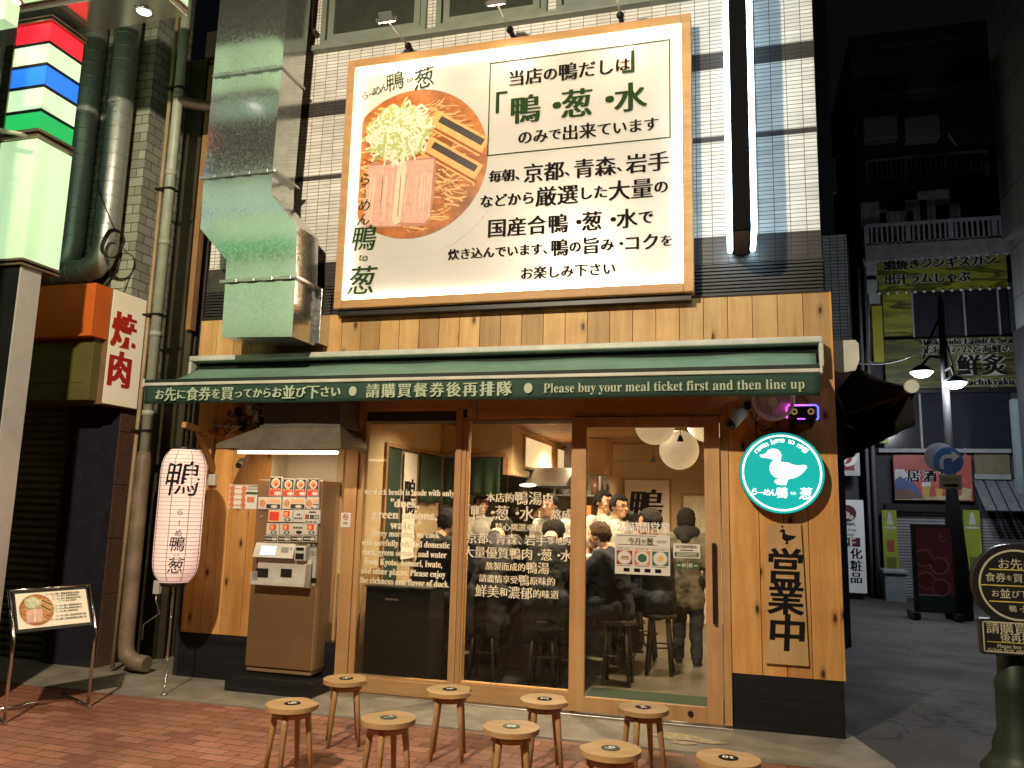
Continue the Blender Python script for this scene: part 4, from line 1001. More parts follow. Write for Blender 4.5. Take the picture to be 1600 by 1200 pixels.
ARM = wood('bracket_wood', (.48, .25, .09), (.60, .34, .13), 'Y', 0)
wx = -4.50
b = MB()
def beam(p, q, w_=.035):
    p, q = V(p), V(q); d = (q-p).normalized(); s = d.cross(V((0, 0, 1))).normalized()*w_/2; u = s.cross(d).normalized()*w_*.65
    A = [b.bm.verts.new(p+i*s+j*u) for i, j in ((-1, -1), (1, -1), (1, 1), (-1, 1))]; B = [b.bm.verts.new(q+i*s+j*u) for i, j in ((-1, -1), (1, -1), (1, 1), (-1, 1))]
    for i in range(4): b.bm.faces.new((A[i], A[(i+1) % 4], B[(i+1) % 4], B[i]))
    b.bm.faces.new(A[::-1]); b.bm.faces.new(B)
tip = at(290, 664, y=-.66); beam((-4.52, -.0, tip.z-.02), (tip.x, -.68, tip.z)); b.build('arm', ARM, br)
b = MB(); beam((-4.52, -.01, tip.z-.34), (tip.x*.55-4.52*.45, -.40, tip.z-.02)); b.build('brace', ARM, br)
b = MB()
for i in range(4): b.tube([(lc.x+.006*math.cos(t*.785)*(i % 2), -.62+.006*math.cos(t*.785)*((i+1) % 2), lz1+.04+(tip.z-lz1-.05)*i/4+.02*math.sin(t*.785)) for t in range(8)], .003, n=5, close=True)
b.build('hook', METAL_B, br)
# switch box with cable under the lantern, on the dark corner
sb = at(331, 750, y=-.03)
t = thing('socket_box', (sb.x, 0, sb.z), 'cream electric socket box on the pine wall right of the lantern', 'socket box'); b = MB(); b.box((sb.x-.04, -.05, sb.z-.05), (sb.x+.04, 0, sb.z+.05), .008); b.build('box', WHITEP, t); b = MB(); b.box((sb.x-.02, -.055, sb.z-.02), (sb.x+.02, -.049, sb.z+.02), .003); b.build('cover', mat('cream_plastic', (.6, .52, .4), .4), t)
sb = at(248, 917, y=.02); t = thing('junction_box', (sb.x, .05, sb.z), 'white junction box with a thin bent conduit below the lantern', 'junction box'); b = MB(); b.box((sb.x-.03, -.02, sb.z-.06), (sb.x+.03, .03, sb.z+.06), .006); b.build('box', WHITEP, t)
b = MB(); b.tube([(sb.x, 0, sb.z-.06), (sb.x, 0, at(252, 940, y=.0).z), at(250, 958, y=.0), at(224, 976, y=.0), at(222, 1000, y=.0)], .006); b.build('conduit', ALU, t)

# ------------------------------------------------------------------ right end under the awning
fc = at(1208, 626, y=-.20)
fn = thing('wall_fan', fc, 'round white wall fan half hidden behind the right end of the awning', 'fan')
b = MB(); fd = V((-.12, -.93, -.35)).normalized(); fr_ = .135
ax = fd.orthogonal().normalized(); ay = fd.cross(ax)
b.tube([fc+ax*fr_*math.cos(i*.157)+ay*fr_*math.sin(i*.157) for i in range(40)], .014, close=True)
b.tube([fc-fd*.05+ax*fr_*math.cos(i*.157)+ay*fr_*math.sin(i*.157) for i in range(40)], .016, close=True); b.cyl(fc-fd*.07, fc+fd*.015, .142, .142, n=40, cap=False); b.cyl(fc-fd*.07, fc-fd*.065, .142, n=40); b.build('ring', mat('fan_white', (.75, .73, .70), .4), fn)
b = MB()
for i in range(44):
    a = i*.1428; b.tube([fc+fd*(.02+.015*(1-q))+ax*fr_*q*math.cos(a+q*.7)+ay*fr_*q*math.sin(a+q*.7) for q in (.22, .5, .8, 1.)], .0022, n=4)
b.cyl(fc+fd*.02, fc+fd*.042, .032); b.build('grille', WHITEP, fn)
b = MB()
for i in range(3):
    a = i*2.094; pts = [fc-fd*.015+ax*.02*math.cos(a)+ay*.02*math.sin(a)]+[fc+(-.015+.02*(j-1))*fd+ax*.115*math.cos(a+j*.35)+ay*.115*math.sin(a+j*.35) for j in range(3)]
    b.poly(pts)
b.build('blade', mat('fan_blade', (.35, .34, .32), .4), fn)
b = MB(); b.cyl(fc-fd*.02, fc-fd*.14, .05); b.cyl(fc-fd*.12, (fc.x, -.001, fc.z+.06), .02); b.build('motor', WHITEP, fn)
# led framed speaker
p0, p1 = at(1229, 633, y=-.16), at(1279, 657, y=-.16)
x0, x1, z0, z1 = p0.x, p1.x, p1.z, p0.z
sp = thing('speaker', ((x0+x1)/2, -.1, z0), 'black box speaker with two round yellow eyes and a purple and blue glowing rim', 'speaker')
b = MB(); b.box((x0+.01, -.16, z0+.008), (x1-.01, -.04, z1-.008), .012); b.build('cabinet', BLACKP, sp)
b = MB(); b.box((x0+.03, -.06, z0-.04), (x0+.05, -.001, z0+.02)); b.box((x1-.05, -.06, z0-.04), (x1-.03, -.001, z0+.02)); b.box((x0+.02, -.15, z0-.012), (x1-.02, -.001, z0-.002)); b.build('shelf', METAL_B, sp)
def neon():
    m, nt, b_ = nodes('rim_neon'); g_ = N(nt, 'ShaderNodeNewGeometry'); s_ = N(nt, 'ShaderNodeSeparateXYZ'); nt.links.new(g_.outputs['Position'], s_.inputs[0])
    mr = N(nt, 'ShaderNodeMapRange'); mr.inputs[1].default_value = x0; mr.inputs[2].default_value = x1; nt.links.new(s_.outputs[0], mr.inputs[0])
    nt.links.new(ramp(nt, mr.outputs[0], [(0, (1., .06, .75)), (.5, (.35, .10, 1.)), (1, (.06, .08, 1.))]), b_.inputs['Emission Color']); b_.inputs['Emission Strength'].default_value = 3.; return m
b = MB(); b.tube([(x0, -.15, z0+.02), (x0, -.15, z1-.015), (x0+.015, -.15, z1), (x1-.015, -.15, z1), (x1, -.15, z1-.015), (x1, -.15, z0+.02), (x1-.012, -.15, z0+.006)], .0065, n=8)
b.tube([(x0+.07, -.163, z0+.012), (x1-.09, -.163, z0+.012)], .004, n=6); b.build('light_rim', neon(), sp)
for q in (.24, .77):
    cx = x0+(x1-x0)*q; cz = (z0+z1)/2+.008
    b = MB(); b.cyl((cx, -.165, cz), (cx, -.159, cz), .023, n=20); e = b.build('cone', emit('speaker_cone', (.75, .50, .18), .25), sp); b = MB(); b.cyl((cx, -.168, cz), (cx, -.164, cz), .011, n=14); b.build('dust_cap', BLACKP, e)
# cables at the right end
cb = thing('cable_loops', (.1, -.02, 1.95), 'loose loops of black and white cable around the camera right of the door', 'cables')
for pts, r_, mm in ((((1172, 640), (1185, 668), (1200, 672), (1222, 650)), .004, WIRE), (((1160, 625), (1166, 645), (1180, 658), (1190, 640)), .004, WIREW), (((1183, 618), (1181, 660), (1180, 676), (1183, 684)), .004, WIRE), (((1175, 655), (1190, 665), (1210, 671), (1216, 652)), .0035, WIRE),
                    (((1248, 618), (1258, 622), (1263, 632), (1262, 640)), .0045, WIRE), (((1215, 645), (1215, 660), (1216, 675)), .004, WIRE), (((1168, 660), (1175, 665), (1165, 650), (1172, 640)), .0045, WIREW)):
    q = [at(*p, y=-.03) for p in pts]; sm = []
    for i in range(len(q)-1):
        a, c, d, e = q[max(0, i-1)], q[i], q[i+1], q[min(len(q)-1, i+2)]
        for s_ in range(6):
            t_ = s_/6; sm.append(.5*((2*c)+(d-a)*t_+(2*a-5*c+4*d-e)*t_*t_+(3*c-a-3*d+e)*t_**3))
    b = MB(); b.tube(sm+[q[-1]], r_, n=6); b.build('cable', mm, cb)
b = MB(); c = at(1166, 632, y=-.05); b.box(c-V((.05, .04, .05)), c+V((.05, .04, .05)), .006); b.build('junction', WHITEP, cb); b = MB(); c = at(1168, 634, y=-.10); b.box(c-V((.022, .01, .03)), c+V((.022, .01, .03)), .004); b.build('plug', BLACKP, cb)
# strip of tape left hanging from the header
c0 = at(744, 640, y=-.03); b = MB(); b.box((c0.x-.009, -.012, 2.20), (c0.x+.010, -.008, 2.36)); tag(b.build('tape_strip', mat('grey_tape', (.24, .23, .21), .5)), 'grey strip of tape hanging from the header above the middle pane', 'tape')

# posters on the door glass
yq = -.020
r_ = rc(961, 835, 1047, 898, yq); po = sheet('menu_poster', 'white monthly menu poster with three coloured dishes on the sliding door glass', 'poster', r_[0], r_[1], r_[2], r_[3], yq)
L = Letters(lift=.0045); x0, x1, z0, z1 = r_; W_, H_ = x1-x0, z1-z0
def PR(u0, v0, u1, v1, mi, l=0): L.poly([(x0+W_*u, yq, z0+H_*v) for u, v in ((u0, v0), (u1, v0), (u1, v1), (u0, v1))], mi, l)
def PD(u, v, r, mi, l=0, e=1.): L.poly([(x0+W_*u+r*e*math.cos(i*.2618), yq, z0+H_*v+r*math.sin(i*.2618)) for i in range(24)], mi, l)
L.line([('今月', 1.), ('の', .7), ('葱', 1.1)], (x0+W_*.24, yq, z0+H_*.83), W_*.46, fat=MINCHO)
for k, mi in enumerate((2, 3, 4)):
    u = .03+.325*k; PR(u, .24, u+.29, .68, mi); PR(u+.005, .585, u+.285, .675, 1, .0003); PD(u+.145, .41, W_*.125, 6, .0005, 1.05); PD(u+.145, .41, W_*.105, 1, .0008, 1.05)
    L.line(('焼葱太巻き', '柏九条ネギ', '淡雪葱と温泉卵')[k], (x0+W_*(u+.02), yq-.0006, z0+H_*.632), W_*.24)
PR(.12, .40, .25, .45, 5, .0012); PR(.10, .36, .27, .385, 5, .0012); PD(.50, .41, W_*.075, 4, .0012, 1.1); PD(.84, .42, W_*.05, 7, .0012); PD(.80, .39, W_*.05, 6, .0011)
for k in range(4): PR(.16+.19*k, .06, .27+.19*k, .15, 0)
for v, u0, u1 in ((.955, .04, .75), (.73, .05, .78), (.20, .04, .30), (.20, .36, .62), (.20, .68, .94), (.84, .76, .95), (.80, .76, .93)): PR(u0, v, u1, v+.012, 0)
L.build('print', [INK, PAPER, mat('poster_red', (.30, .02, .03), .5), mat('poster_orange', (.72, .25, .10), .5), mat('poster_green', (.03, .13, .05), .5), mat('poster_brown', (.40, .20, .07), .5), mat('poster_plate', (.62, .60, .55), .5), mat('poster_yolk', (.75, .48, .06), .5)], po)
r_ = rc(1052, 850, 1094, 872, yq); po = sheet('water_notice', 'small white and green hot water notice on the door glass right of the menu poster', 'notice', r_[0], r_[1], r_[2], r_[3], yq)
L = Letters(lift=.0045); x0, x1, z0, z1 = r_; W_, H_ = x1-x0, z1-z0
L.line('店内提供熱水', (x0+W_*.1, yq, z0+H_*.80), W_*.8, fat=MEDIUM); PR(.05, .08, .95, .42, 1); PR(.25, .52, .75, .58, 0)
for v in (.14, .24, .33): PR(.12, v, .88, v+.04, 2, .0004)
L.build('print', [INK, INKG, PAPER], po)
r_ = rc(1055, 874, 1093, 893, yq+.002); x0, x1, z0, z1 = r_; W_, H_ = x1-x0, z1-z0
b = MB(); b.prism([(x0+W_*u, yq+.002, z0+H_*v) for u, v in ((0, .5), (.2, 1.), (.2, .78), (.8, .78), (.8, 1.), (1, .5), (.8, 0), (.8, .22), (.2, .22), (.2, 0))], (0, .003, 0)); po = tag(b.build('arrow_sticker', INKG), 'dark green double arrow sliding door sticker on the door glass', 'sticker')
L = Letters(lift=.002); yq += .002
L.line('移', (x0+W_*.27, yq, z0+H_*.5), W_*.19, fat=MEDIUM); L.line('移', (x0+W_*.54, yq, z0+H_*.5), W_*.19, fat=MEDIUM); PR(.49, .25, .51, .75, 0); PR(.08, .46, .22, .54, 0); PR(.78, .46, .92, .54, 0)
L.build('print', [PAPER], po)

# ------------------------------------------------------------------ stools on the pavement
NUMW = emit('number_white', (.8, .78, .7), 0.0); NUMW.node_tree.nodes['Principled BSDF'].inputs['Base Color'].default_value = (.75, .73, .66, 1)
def make_stool(num, label, rotn, rotd, green):
    t = thing('stool', (0, 0, 0), label, 'stool', 'numbered stools on the pavement')
    SZ = .40; Rr = .146
    out = []
    for i in range(72):
        a = 2*math.pi*i/72; d = abs((a-math.pi/2+math.pi) % (2*math.pi)-math.pi)
        r_ = Rr*(1-.20*math.exp(-(d/.27)**2)+.03*math.exp(-((d-.55)/.2)**2)); out.append((r_*math.cos(a), r_*math.sin(a)))
    b = MB(); b.prism([(x, y, SZ-.026) for x, y in out], (0, 0, .026)); bm = b.bm
    es = [e for e in bm.edges if abs(e.verts[0].co.z-e.verts[1].co.z) < 1e-6]; bmesh.ops.bevel(bm, geom=es, offset=.006, segments=2, affect='EDGES')
    o = b.build('seat', STOOLW, t)
    b = MB(); b.lathe([(.085, SZ-.065), (.105, SZ-.065), (.108, SZ-.026), (.085, SZ-.026), (.085, SZ-.065)], n=36); b.build('apron', STOOLW, t)
    for k in range(4):
        a = R(45+90*k); c, s = math.cos(a), math.sin(a); b = MB()
        p, q = V((c*.092, s*.092, SZ-.027)), V((c*.135, s*.135, 0))
        b.tube([p, p.lerp(q, .15), q], [.018, .0185, .0115], n=12); b.build('leg', STOOLW, t)
    b = MB(); b.cyl((0, 0, SZ+.0002), (0, 0, SZ+.002), .046, n=28); pl_ = b.build('number_plate', mat('plate_green', (.012, .045, .02), .5) if green else INK, t)
    L = Letters(right=(math.cos(rotd), math.sin(rotd), 0), up=(-math.sin(rotd), math.cos(rotd), 0), normal=(0, 0, 1), lift=.0032)
    x_ = layout(serif(num))[2]; L.line(serif(num), V((0, 0, SZ))-L.r*(.026 if len(num) > 1 else .017), .052 if len(num) > 1 else .032, fat=(-.03, 0, .03)); L.build('number', NUMW, pl_)
    t.rotation_euler.z = rotn; return t
for num, px, py, rn, rd, gr, lab in (('5', 541, 1060, -60, 160, 0, 'round wooden stool numbered 5, left end of the back row by the post'), ('4', 703, 1077, -75, 120, 0, 'round wooden stool numbered 4, standing before the mullion between the panes'),
        ('3', 851, 1092, -70, 100, 0, 'round wooden stool numbered 3 in front of the middle pane near the sliding door'), ('2', 1005, 1105, 30, 200, 0, 'round wooden stool numbered 2 in front of the sliding door'),
        ('6', 457, 1099, -35, 150, 0, 'round wooden stool numbered 6, front row, nearest the ticket machine'), ('7', 607, 1121, 50, -30, 1, 'round wooden stool numbered 7, front row, between stools 6 and 8'),
        ('8', 799, 1135, 20, 100, 1, 'round wooden stool numbered 8 with green number plate, middle of the front row'), ('9', 954, 1169, 60, -40, 1, 'round wooden stool numbered 9, front row, cut by the bottom edge before the door'),
        ('10', 1138, 1184, -10, 180, 0, 'round wooden stool numbered 10, right end of the front row')):
    p = at(px, py, z=.396+GZ); s = make_stool(num, lab, R(rn), R(rd-rn), gr); s.location = (p.x, p.y, GZ-.004)

# ------------------------------------------------------------------ chrome menu stand at the far left
pr, plf = at(137, 1105, z=GZ), at(6, 1131, z=GZ)
back = (at(97, 1087, z=GZ)-pr); back.z = 0; bl_ = back.length; back.normalize()
ms = thing('menu_stand', (plf+pr)/2, 'low chrome lectern stand showing a tilted noodle menu card at the left', 'menu stand')
zl = at(157, 981, y=pr.y).z
def up_(p, k, z): return V((p.x, p.y, 0))+back*k+V((0, 0, z))
b = MB()
for p in (pr, plf):
    b.tube([up_(p, -.0, GZ+.015), up_(p, 0, zl-.03), up_(p, .01, zl), up_(p, .20, zl+.29)], .012, n=10)
    b.tube([up_(p, -.04, GZ+.012), up_(p, bl_, GZ+.012)], .012, n=10)
b.tube([up_(pr, bl_*.7, GZ+.02), up_(plf, bl_*.7, GZ+.02)], .010, n=10); b.tube([up_(pr, .20, zl+.29), up_(plf, .20, zl+.29)], .010, n=10); b.build('frame', CHROME, ms)
A0, A1 = up_(plf, .02, zl+.02), up_(pr, .02, zl+.02); B0, B1 = up_(plf, .195, zl+.283), up_(pr, .195, zl+.283)
rt = (A1-A0).normalized(); ut = (B0-A0).normalized(); nn = rt.cross(ut).normalized()
b = MB(); b.prism([A0+rt*.02, A1-rt*.02, B1-rt*.02, B0+rt*.02], -nn*.012); b.build('board', METAL_D, ms)
wd, ht = (A1-A0).length, (B0-A0).length
def MP(u, v, l=.002): return A0+rt*(wd*u)+ut*(ht*v)+nn*l
b = MB(); b.prism([MP(.06, .07, .0005), MP(.94, .07, .0005), MP(.94, .93, .0005), MP(.06, .93, .0005)], nn*.003); b.build('card', emit('menu_card', (.80, .72, .55), .10), ms)
L = food_print(MP(.29, .50), rt, ut, nn, ht*.38, -.98, seed=9, lift=.006); L.build('food_picture', FOOD, ms)
L = Letters(right=rt, up=ut, normal=nn, lift=.006)
for v, u0, u1 in ((.86, .42, .86), (.80, .50, .84), (.73, .50, .86), (.67, .58, .80), (.55, .52, .86), (.48, .52, .86), (.41, .52, .80), (.30, .52, .90), (.22, .45, .90)): L.line('らーめん鴨と葱厳選国産合鴨と葱と水'[:int(6+(u1-u0)*20)], MP(u0, v, 0), wd*(u1-u0), fat=MEDIUM)
L.build('lettering', INK, ms)

# ------------------------------------------------------------------ people
PEND = []
CREASE = bpy.data.textures.new('crease', 'CLOUDS'); CREASE.noise_scale = .09; CREASE.noise_depth = 3
def caps_obj(name, caps, voxel, smooth, m, parent, extra=None, crease=0.):
    """one closed surface grown round a skeleton of tapering limbs"""
    b = MB()
    for p, q, r0, r1 in caps:
        p, q = V(p), V(q)
        if (q-p).length > 1e-4: b.cyl(p, q, r0, r1, n=14)
        b.ball(p, r0, u=14, v=9); b.ball(q, r1, u=14, v=9)
    for c, r in (extra or []): b.ball(c, r, u=18, v=12)
    o = b.build(name, m, parent)
    md = o.modifiers.new('r', 'REMESH'); md.mode = 'VOXEL'; md.voxel_size = voxel; md.use_smooth_shade = True
    ms_ = o.modifiers.new('s', 'SMOOTH'); ms_.factor = .5; ms_.iterations = smooth
    if crease: dp = o.modifiers.new('d', 'DISPLACE'); dp.texture = CREASE; dp.texture_coords = 'GLOBAL'; dp.strength = crease; dp.mid_level = .5
    PEND.append(o); return o
def flush_people():
    dg = bpy.context.evaluated_depsgraph_get()
    for o in PEND:
        me = bpy.data.meshes.new_from_object(o.evaluated_get(dg)); me.name = o.name
        old = o.data; o.modifiers.clear(); o.data = me; bpy.data.meshes.remove(old)
SKIN = mat('skin', (.52, .30, .19), .5, var=.06, spec=.4)
HAIR = mat('dark_hair', (.010, .008, .007), .8, var=.5, vs=60, spec=.15, bmp=.8, bs=120); HAIRB = mat('brown_hair', (.05, .027, .015), .8, var=.5, vs=60, spec=.15, bmp=.8, bs=120)
def cloth(n, c): return mat(n, c, .85, var=.30, vs=9, bmp=1., bs=13, spec=.25)
COAT = cloth('black_coat', (.010, .0105, .012)); NAVY = cloth('navy_coat', (.012, .015, .022)); GREYC = cloth('grey_coat', (.105, .092, .075)); WHITEC = cloth('white_uniform', (.44, .42, .37)); DENIM = cloth('dark_jeans', (.014, .017, .025)); BROWNC = cloth('charcoal_coat', (.026, .024, .025))
SHOE = mat('dark_shoe', (.02, .02, .022), .5); SOLE = mat('beige_sole', (.50, .42, .30), .6)
def person(label, x, y, face, pose='sit', s=1., seat=.62, top=COAT, legs=DENIM, hair=HAIR, arms='counter', lean=.0, long=False, group=None, glasses=False, fine=False, short=False, hood=None, sole=SHOE, headturn=0, female=False, bow=0.):
    t = thing('person', (x, y, 0), label, 'person', group)
    if pose == 'stand': pel = .88; hip = [(.085*k, 0, .86) for k in (-1, 1)]; knee = [(.095*k, -.02-.03*k, .47) for k in (-1, 1)]; ank = [(.10*k, .03-.05*k, .085) for k in (-1, 1)]
    else: pel = seat+.10; hip = [(.09*k, 0, seat+.085) for k in (-1, 1)]; knee = [(.12*k, -.40, seat+.07) for k in (-1, 1)]; ank = [(.11*k, -.30-.06*k, seat-.30) for k in (-1, 1)]
    ly = -math.sin(lean); lz = math.cos(lean)
    def T(h, w_=0, f=0): return (w_, ly*h+f*lz, pel+lz*h-f*ly*0)
    wa, ch, nk, hd = T(.14), T(.36), T(.52), T(.645)
    hd = (hd[0], hd[1]-.03-bow, hd[2]-bow*.9)
    sh = [T(.44, .165*k) for k in (-1, 1)]
    if arms == 'counter': el = [(.21*k, sh[i][1]-.16, sh[i][2]-.22) for i, k in enumerate((-1, 1))]; wr = [(.11*k, sh[i][1]-.38, sh[i][2]-.20) for i, k in enumerate((-1, 1))]
    elif arms == 'work': el = [(.22*k, sh[i][1]-.06, sh[i][2]-.26) for i, k in enumerate((-1, 1))]; wr = [(.13*k, sh[i][1]-.27, sh[i][2]-.36) for i, k in enumerate((-1, 1))]
    else: el = [(.225*k, sh[i][1]+.03, sh[i][2]-.27) for i, k in enumerate((-1, 1))]; wr = [(.235*k, sh[i][1]-.05, sh[i][2]-.50) for i, k in enumerate((-1, 1))]
    M = Matrix.Translation((x, y, 0)) @ Matrix.Rotation(R(face), 4, 'Z') @ Matrix.Scale(s, 4)
    def X(p): return M @ V(p)
    def C(l): return [(X(p), X(q), a*s, b*s) for p, q, a, b in l]
    turn = Matrix.Rotation(R(headturn), 3, 'Z')
    def H(dx, dy, dz): v = turn @ V((dx, dy, dz)); return (hd[0]+v.x, hd[1]+v.y, hd[2]+v.z)
    body = [((0, 0, pel), wa, .115, .11), (wa, ch, .115, .13), (ch, nk, .11, .055), (nk, H(0, .015, -.02), .052, .055),
            (H(0, .01, .035), H(0, -.012, .02), .083, .078), (H(0, -.015, -.02), H(0, -.045, -.072), .066, .038), (H(0, -.085, .012), H(0, -.103, -.018), .010, .015),
            (H(-.04, -.066, -.015), H(.04, -.066, -.015), .022, .022), (H(-.03, -.078, .03), H(.03, -.078, .03), .014, .014), (H(-.016, -.082, -.052), H(.016, -.082, -.052), .009, .009)]
    for k in (-1, 1): body.append((H(.080*k, .012, .018), H(.086*k, .02, -.018), .013, .010))
    for i, k in enumerate((-1, 1)):
        body += [(sh[i], el[i], .05, .042), (el[i], wr[i], .042, .029), (hip[i], knee[i], .085, .058), (knee[i], ank[i], .055, .036)]
        d = (V(wr[i])-V(el[i])).normalized(); sd = d.cross(V((0, 0, 1))); sd = sd.normalized() if sd.length > .2 else V((0, 1, 0)); pal = V(wr[i])+d*.075
        body.append((wr[i], pal, .030, .034)); fr_ = .0095 if fine else .012
        nn_ = sd.cross(d).normalized()
        for j, (o_, ln) in enumerate(((-.027, .062), (-.009, .075), (.009, .070), (.027, .052))):
            a = pal+sd*o_; k1 = a+d*ln*.6; k2 = k1+(d*.7-nn_*.7)*ln*.5; body += [(a, k1, fr_, fr_*.95), (k1, k2, fr_*.95, fr_*.8)]
        a = V(wr[i])+d*.025-sd*.025*k; q = a+(d*.6-sd*.6*k-nn_*.3)*.05; body += [(a, q, fr_*1.2, fr_), (q, q+(d*.9-nn_*.3)*.028, fr_, fr_*.85)]
    caps_obj('body', C(body), .0085 if fine else .012, 4, SKIN, t)
    # face marks and hair
    b = MB(); b.xf = M
    for k in (-1, 1):
        b.ball(H(.031*k, -.083, .016), (.012, .008, .006), u=10, v=6)
        b.cyl(H(.016*k, -.092, .036), H(.05*k, -.080, .038), .0045, n=6)
    b.build('eye', HAIR, t)
    b = MB(); b.xf = M; b.ball(H(0, -.091, -.052), (.020, .006, .006), u=10, v=6); b.build('mouth', mat('lips', (.34, .13, .10), .5), t)
    b = MB()
    rr = random.Random(int(x*977+y*131)); res = bmesh.ops.create_icosphere(b.bm, subdivisions=4, radius=1.)
    kill = []
    for v in res['verts']:
        p = v.co.copy(); f = -p.y
        if (f > .50 and p.z < .42+.1*math.sin(p.x*7)) or p.z < (-.95 if female else -.62) or (abs(p.x) > .8 and p.z < -.25 and not female and f > -.3): kill.append(v)
        n_ = 1+.06*math.sin(p.x*13+3*p.z)*math.sin(p.z*11+p.y*9)+.03*math.sin(p.x*31+p.y*27)+rr.uniform(-.035, .035)
        c_ = turn @ V((p.x*.098*n_, p.y*.112*n_+.012, p.z*.112*n_+.028-(.10*max(0, -p.z) if female else 0)))
        v.co = M @ V((hd[0]+c_.x, hd[1]+c_.y, hd[2]+c_.z))
    bmesh.ops.delete(b.bm, geom=kill, context='VERTS')
    for f in b.bm.faces: f.smooth = True
    o = b.build('hair', hair, t); md = o.modifiers.new('t', 'SOLIDIFY'); md.thickness = .012; md.offset = -1
    if glasses:
        b = MB(); b.xf = M
        for k in (-1, 1): b.tube([H(.034*k+.024*math.cos(i*.524), -.098, .016+.017*math.sin(i*.524)) for i in range(12)], .0025, n=5, close=True); b.tube([H(.058*k, -.095, .018), H(.088*k, 0, .02)], .0025, n=5)
        b.tube([H(-.01, -.1, .018), H(.01, -.1, .018)], .0025, n=5); b.build('glasses', METAL_B, t)
    # clothes
    j = [((0, 0, pel-.03), wa, .155, .145), (wa, ch, .150, .155), (ch, T(.47), .155, .075)]
    if long: j += [((-.06, .01, pel-.22), (-.05, 0, pel), .135, .13), ((.06, .01, pel-.22), (.05, 0, pel), .135, .13)]
    for i, k in enumerate((-1, 1)):
        j += [(T(.40, .06*k), sh[i], .10, .078), (T(.22, .07*k), T(.38, .09*k), .11, .105)]
        if short: e_ = V(sh[i]).lerp(V(el[i]), .75); j += [(sh[i], e_, .078, .075)]
        else: j += [(sh[i], el[i], .078, .062), (el[i], V(el[i]).lerp(V(wr[i]), .95), .062, .045)]
    if hood: j += [(T(.48, -.05, .03), T(.48, .05, .03), .085, .085)]
    caps_obj('jacket' if not short else 'uniform_shirt', C(j), .014, 4, top, t, crease=.042)
    if hood: caps_obj('scarf', C([(T(.50, .07*math.cos(a), .07*math.sin(a)), T(.50, .07*math.cos(a+.8), .07*math.sin(a+.8)), .085, .085) for a in [i*.8 for i in range(8)]]+[(T(.52, 0, .08), T(.44, 0, .11), .075, .06)]), .012, 4, hood, t)
    l = []
    for i in (0, 1): l += [((0, 0, pel), hip[i], .12, .115), (hip[i], knee[i], .105, .082), (knee[i], ank[i], .08, .062)]
    caps_obj('trousers', C(l), .014, 4, legs, t, crease=.036)
    for i, k in enumerate((-1, 1)):
        a = V(ank[i]); 
        o = caps_obj('shoe', C([((a.x, a.y+.02, a.z-.035), (a.x+.01*k, a.y-.13, a.z-.05), .045, .038), ((a.x, a.y, a.z-.02), (a.x, a.y, a.z+.02), .045, .045)]), .010, 3, SHOE, t)
        b = MB(); b.xf = M; b.prism([(a.x+.043*math.cos(q)*(1.) + (.01*k if math.sin(q) < 0 else 0), a.y-.055+.125*math.sin(q), a.z-.092) for q in [i_*.4488 for i_ in range(14)]], (0, 0, .022)); b.build('sole', sole, t)
    if short:
        b = MB(); b.xf = M; b.prism([(-.15, -.165, pel-.30), (.15, -.165, pel-.30), (.16, -.168, pel+.06), (-.16, -.168, pel+.06)], (0, .012, 0)); b.build('apron', COAT, t)
    return t
def seat_at(px, py, y, *a, **k):
    p = at(px, py, y=y); return person(a[0], p.x, y, *a[1:], **k), p
STW = mat('dark_stool_wood', (.014, .010, .008), .5)
def bar_stool(x, y, label, h=.55):
    t = thing('bar_stool', (x, y, 0), label, 'stool', 'dark stools along the counter')
    b = MB(); b.cyl((x, y, h-.04), (x, y, h), .16, n=28); b.build('seat', STW, t)
    for k in range(4):
        a = R(45+90*k); b = MB(); b.tube([(x+.11*math.cos(a), y+.11*math.sin(a), h-.04), (x+.16*math.cos(a), y+.16*math.sin(a), 0)], .018, n=8); b.build('leg', STW, t)
    b = MB(); b.tube([(x+.142*math.cos(i*.3927), y+.142*math.sin(i*.3927), .25) for i in range(16)], .008, n=6, close=True); b.build('footring', METAL_D, t)
G = 'customers eating at the counter'
for px, y, face, kw, lab in ((668, .72, 140, dict(top=COAT, hair=HAIR, lean=.25, sole=WHITEP, seat=.56, s=1.06, bow=.04), 'seated customer in black padded jacket behind the left pane, seen in profile'),
                        (764, .74, 180, dict(top=BROWNC, hair=HAIR, lean=.42, s=1.1, seat=.56, bow=.11), 'seated customer with a broad charcoal back behind the left half of the middle pane'),
                        (854, .74, 183, dict(top=COAT, hair=HAIR, lean=.38, s=1.08, seat=.56, bow=.10), 'seated customer in black coat behind the right half of the middle pane'),
                        (966, 1.02, 250, dict(top=NAVY, hair=HAIRB, lean=.22, sole=SOLE, seat=.55, bow=.03), 'seated customer with brown hair nearest the glass door, partly behind the menu poster'),
                        (1030, 1.62, 262, dict(top=COAT, hair=HAIR, lean=.1, s=1.08, seat=.53), 'seated customer with a large dark head right of the duck calligraphy'),
                        (1006, 2.35, 265, dict(top=NAVY, hair=HAIR, lean=.1, seat=.58), 'third seated customer of the row inside the glass door'),
                        (988, 3.1, 268, dict(top=COAT, hair=HAIR, lean=.1), 'farthest seated customer of the row, left of the duck calligraphy')):
    p = at(px, 815, y=y); person(lab, p.x, y, face, 'sit', group=G, long=px < 900, **kw)
    bar_stool(p.x, y, {668: 'dark stool under the customer behind the left pane', 764: 'dark stool under the broad backed customer in the middle pane', 854: 'dark stool under the black coated customer in the middle pane', 966: 'dark stool just inside the sliding door', 1030: 'dark stool, second from the sliding door', 1006: 'dark stool, third from the sliding door', 988: 'dark stool, farthest from the sliding door'}[px])
p = at(1075, 1037, z=0)
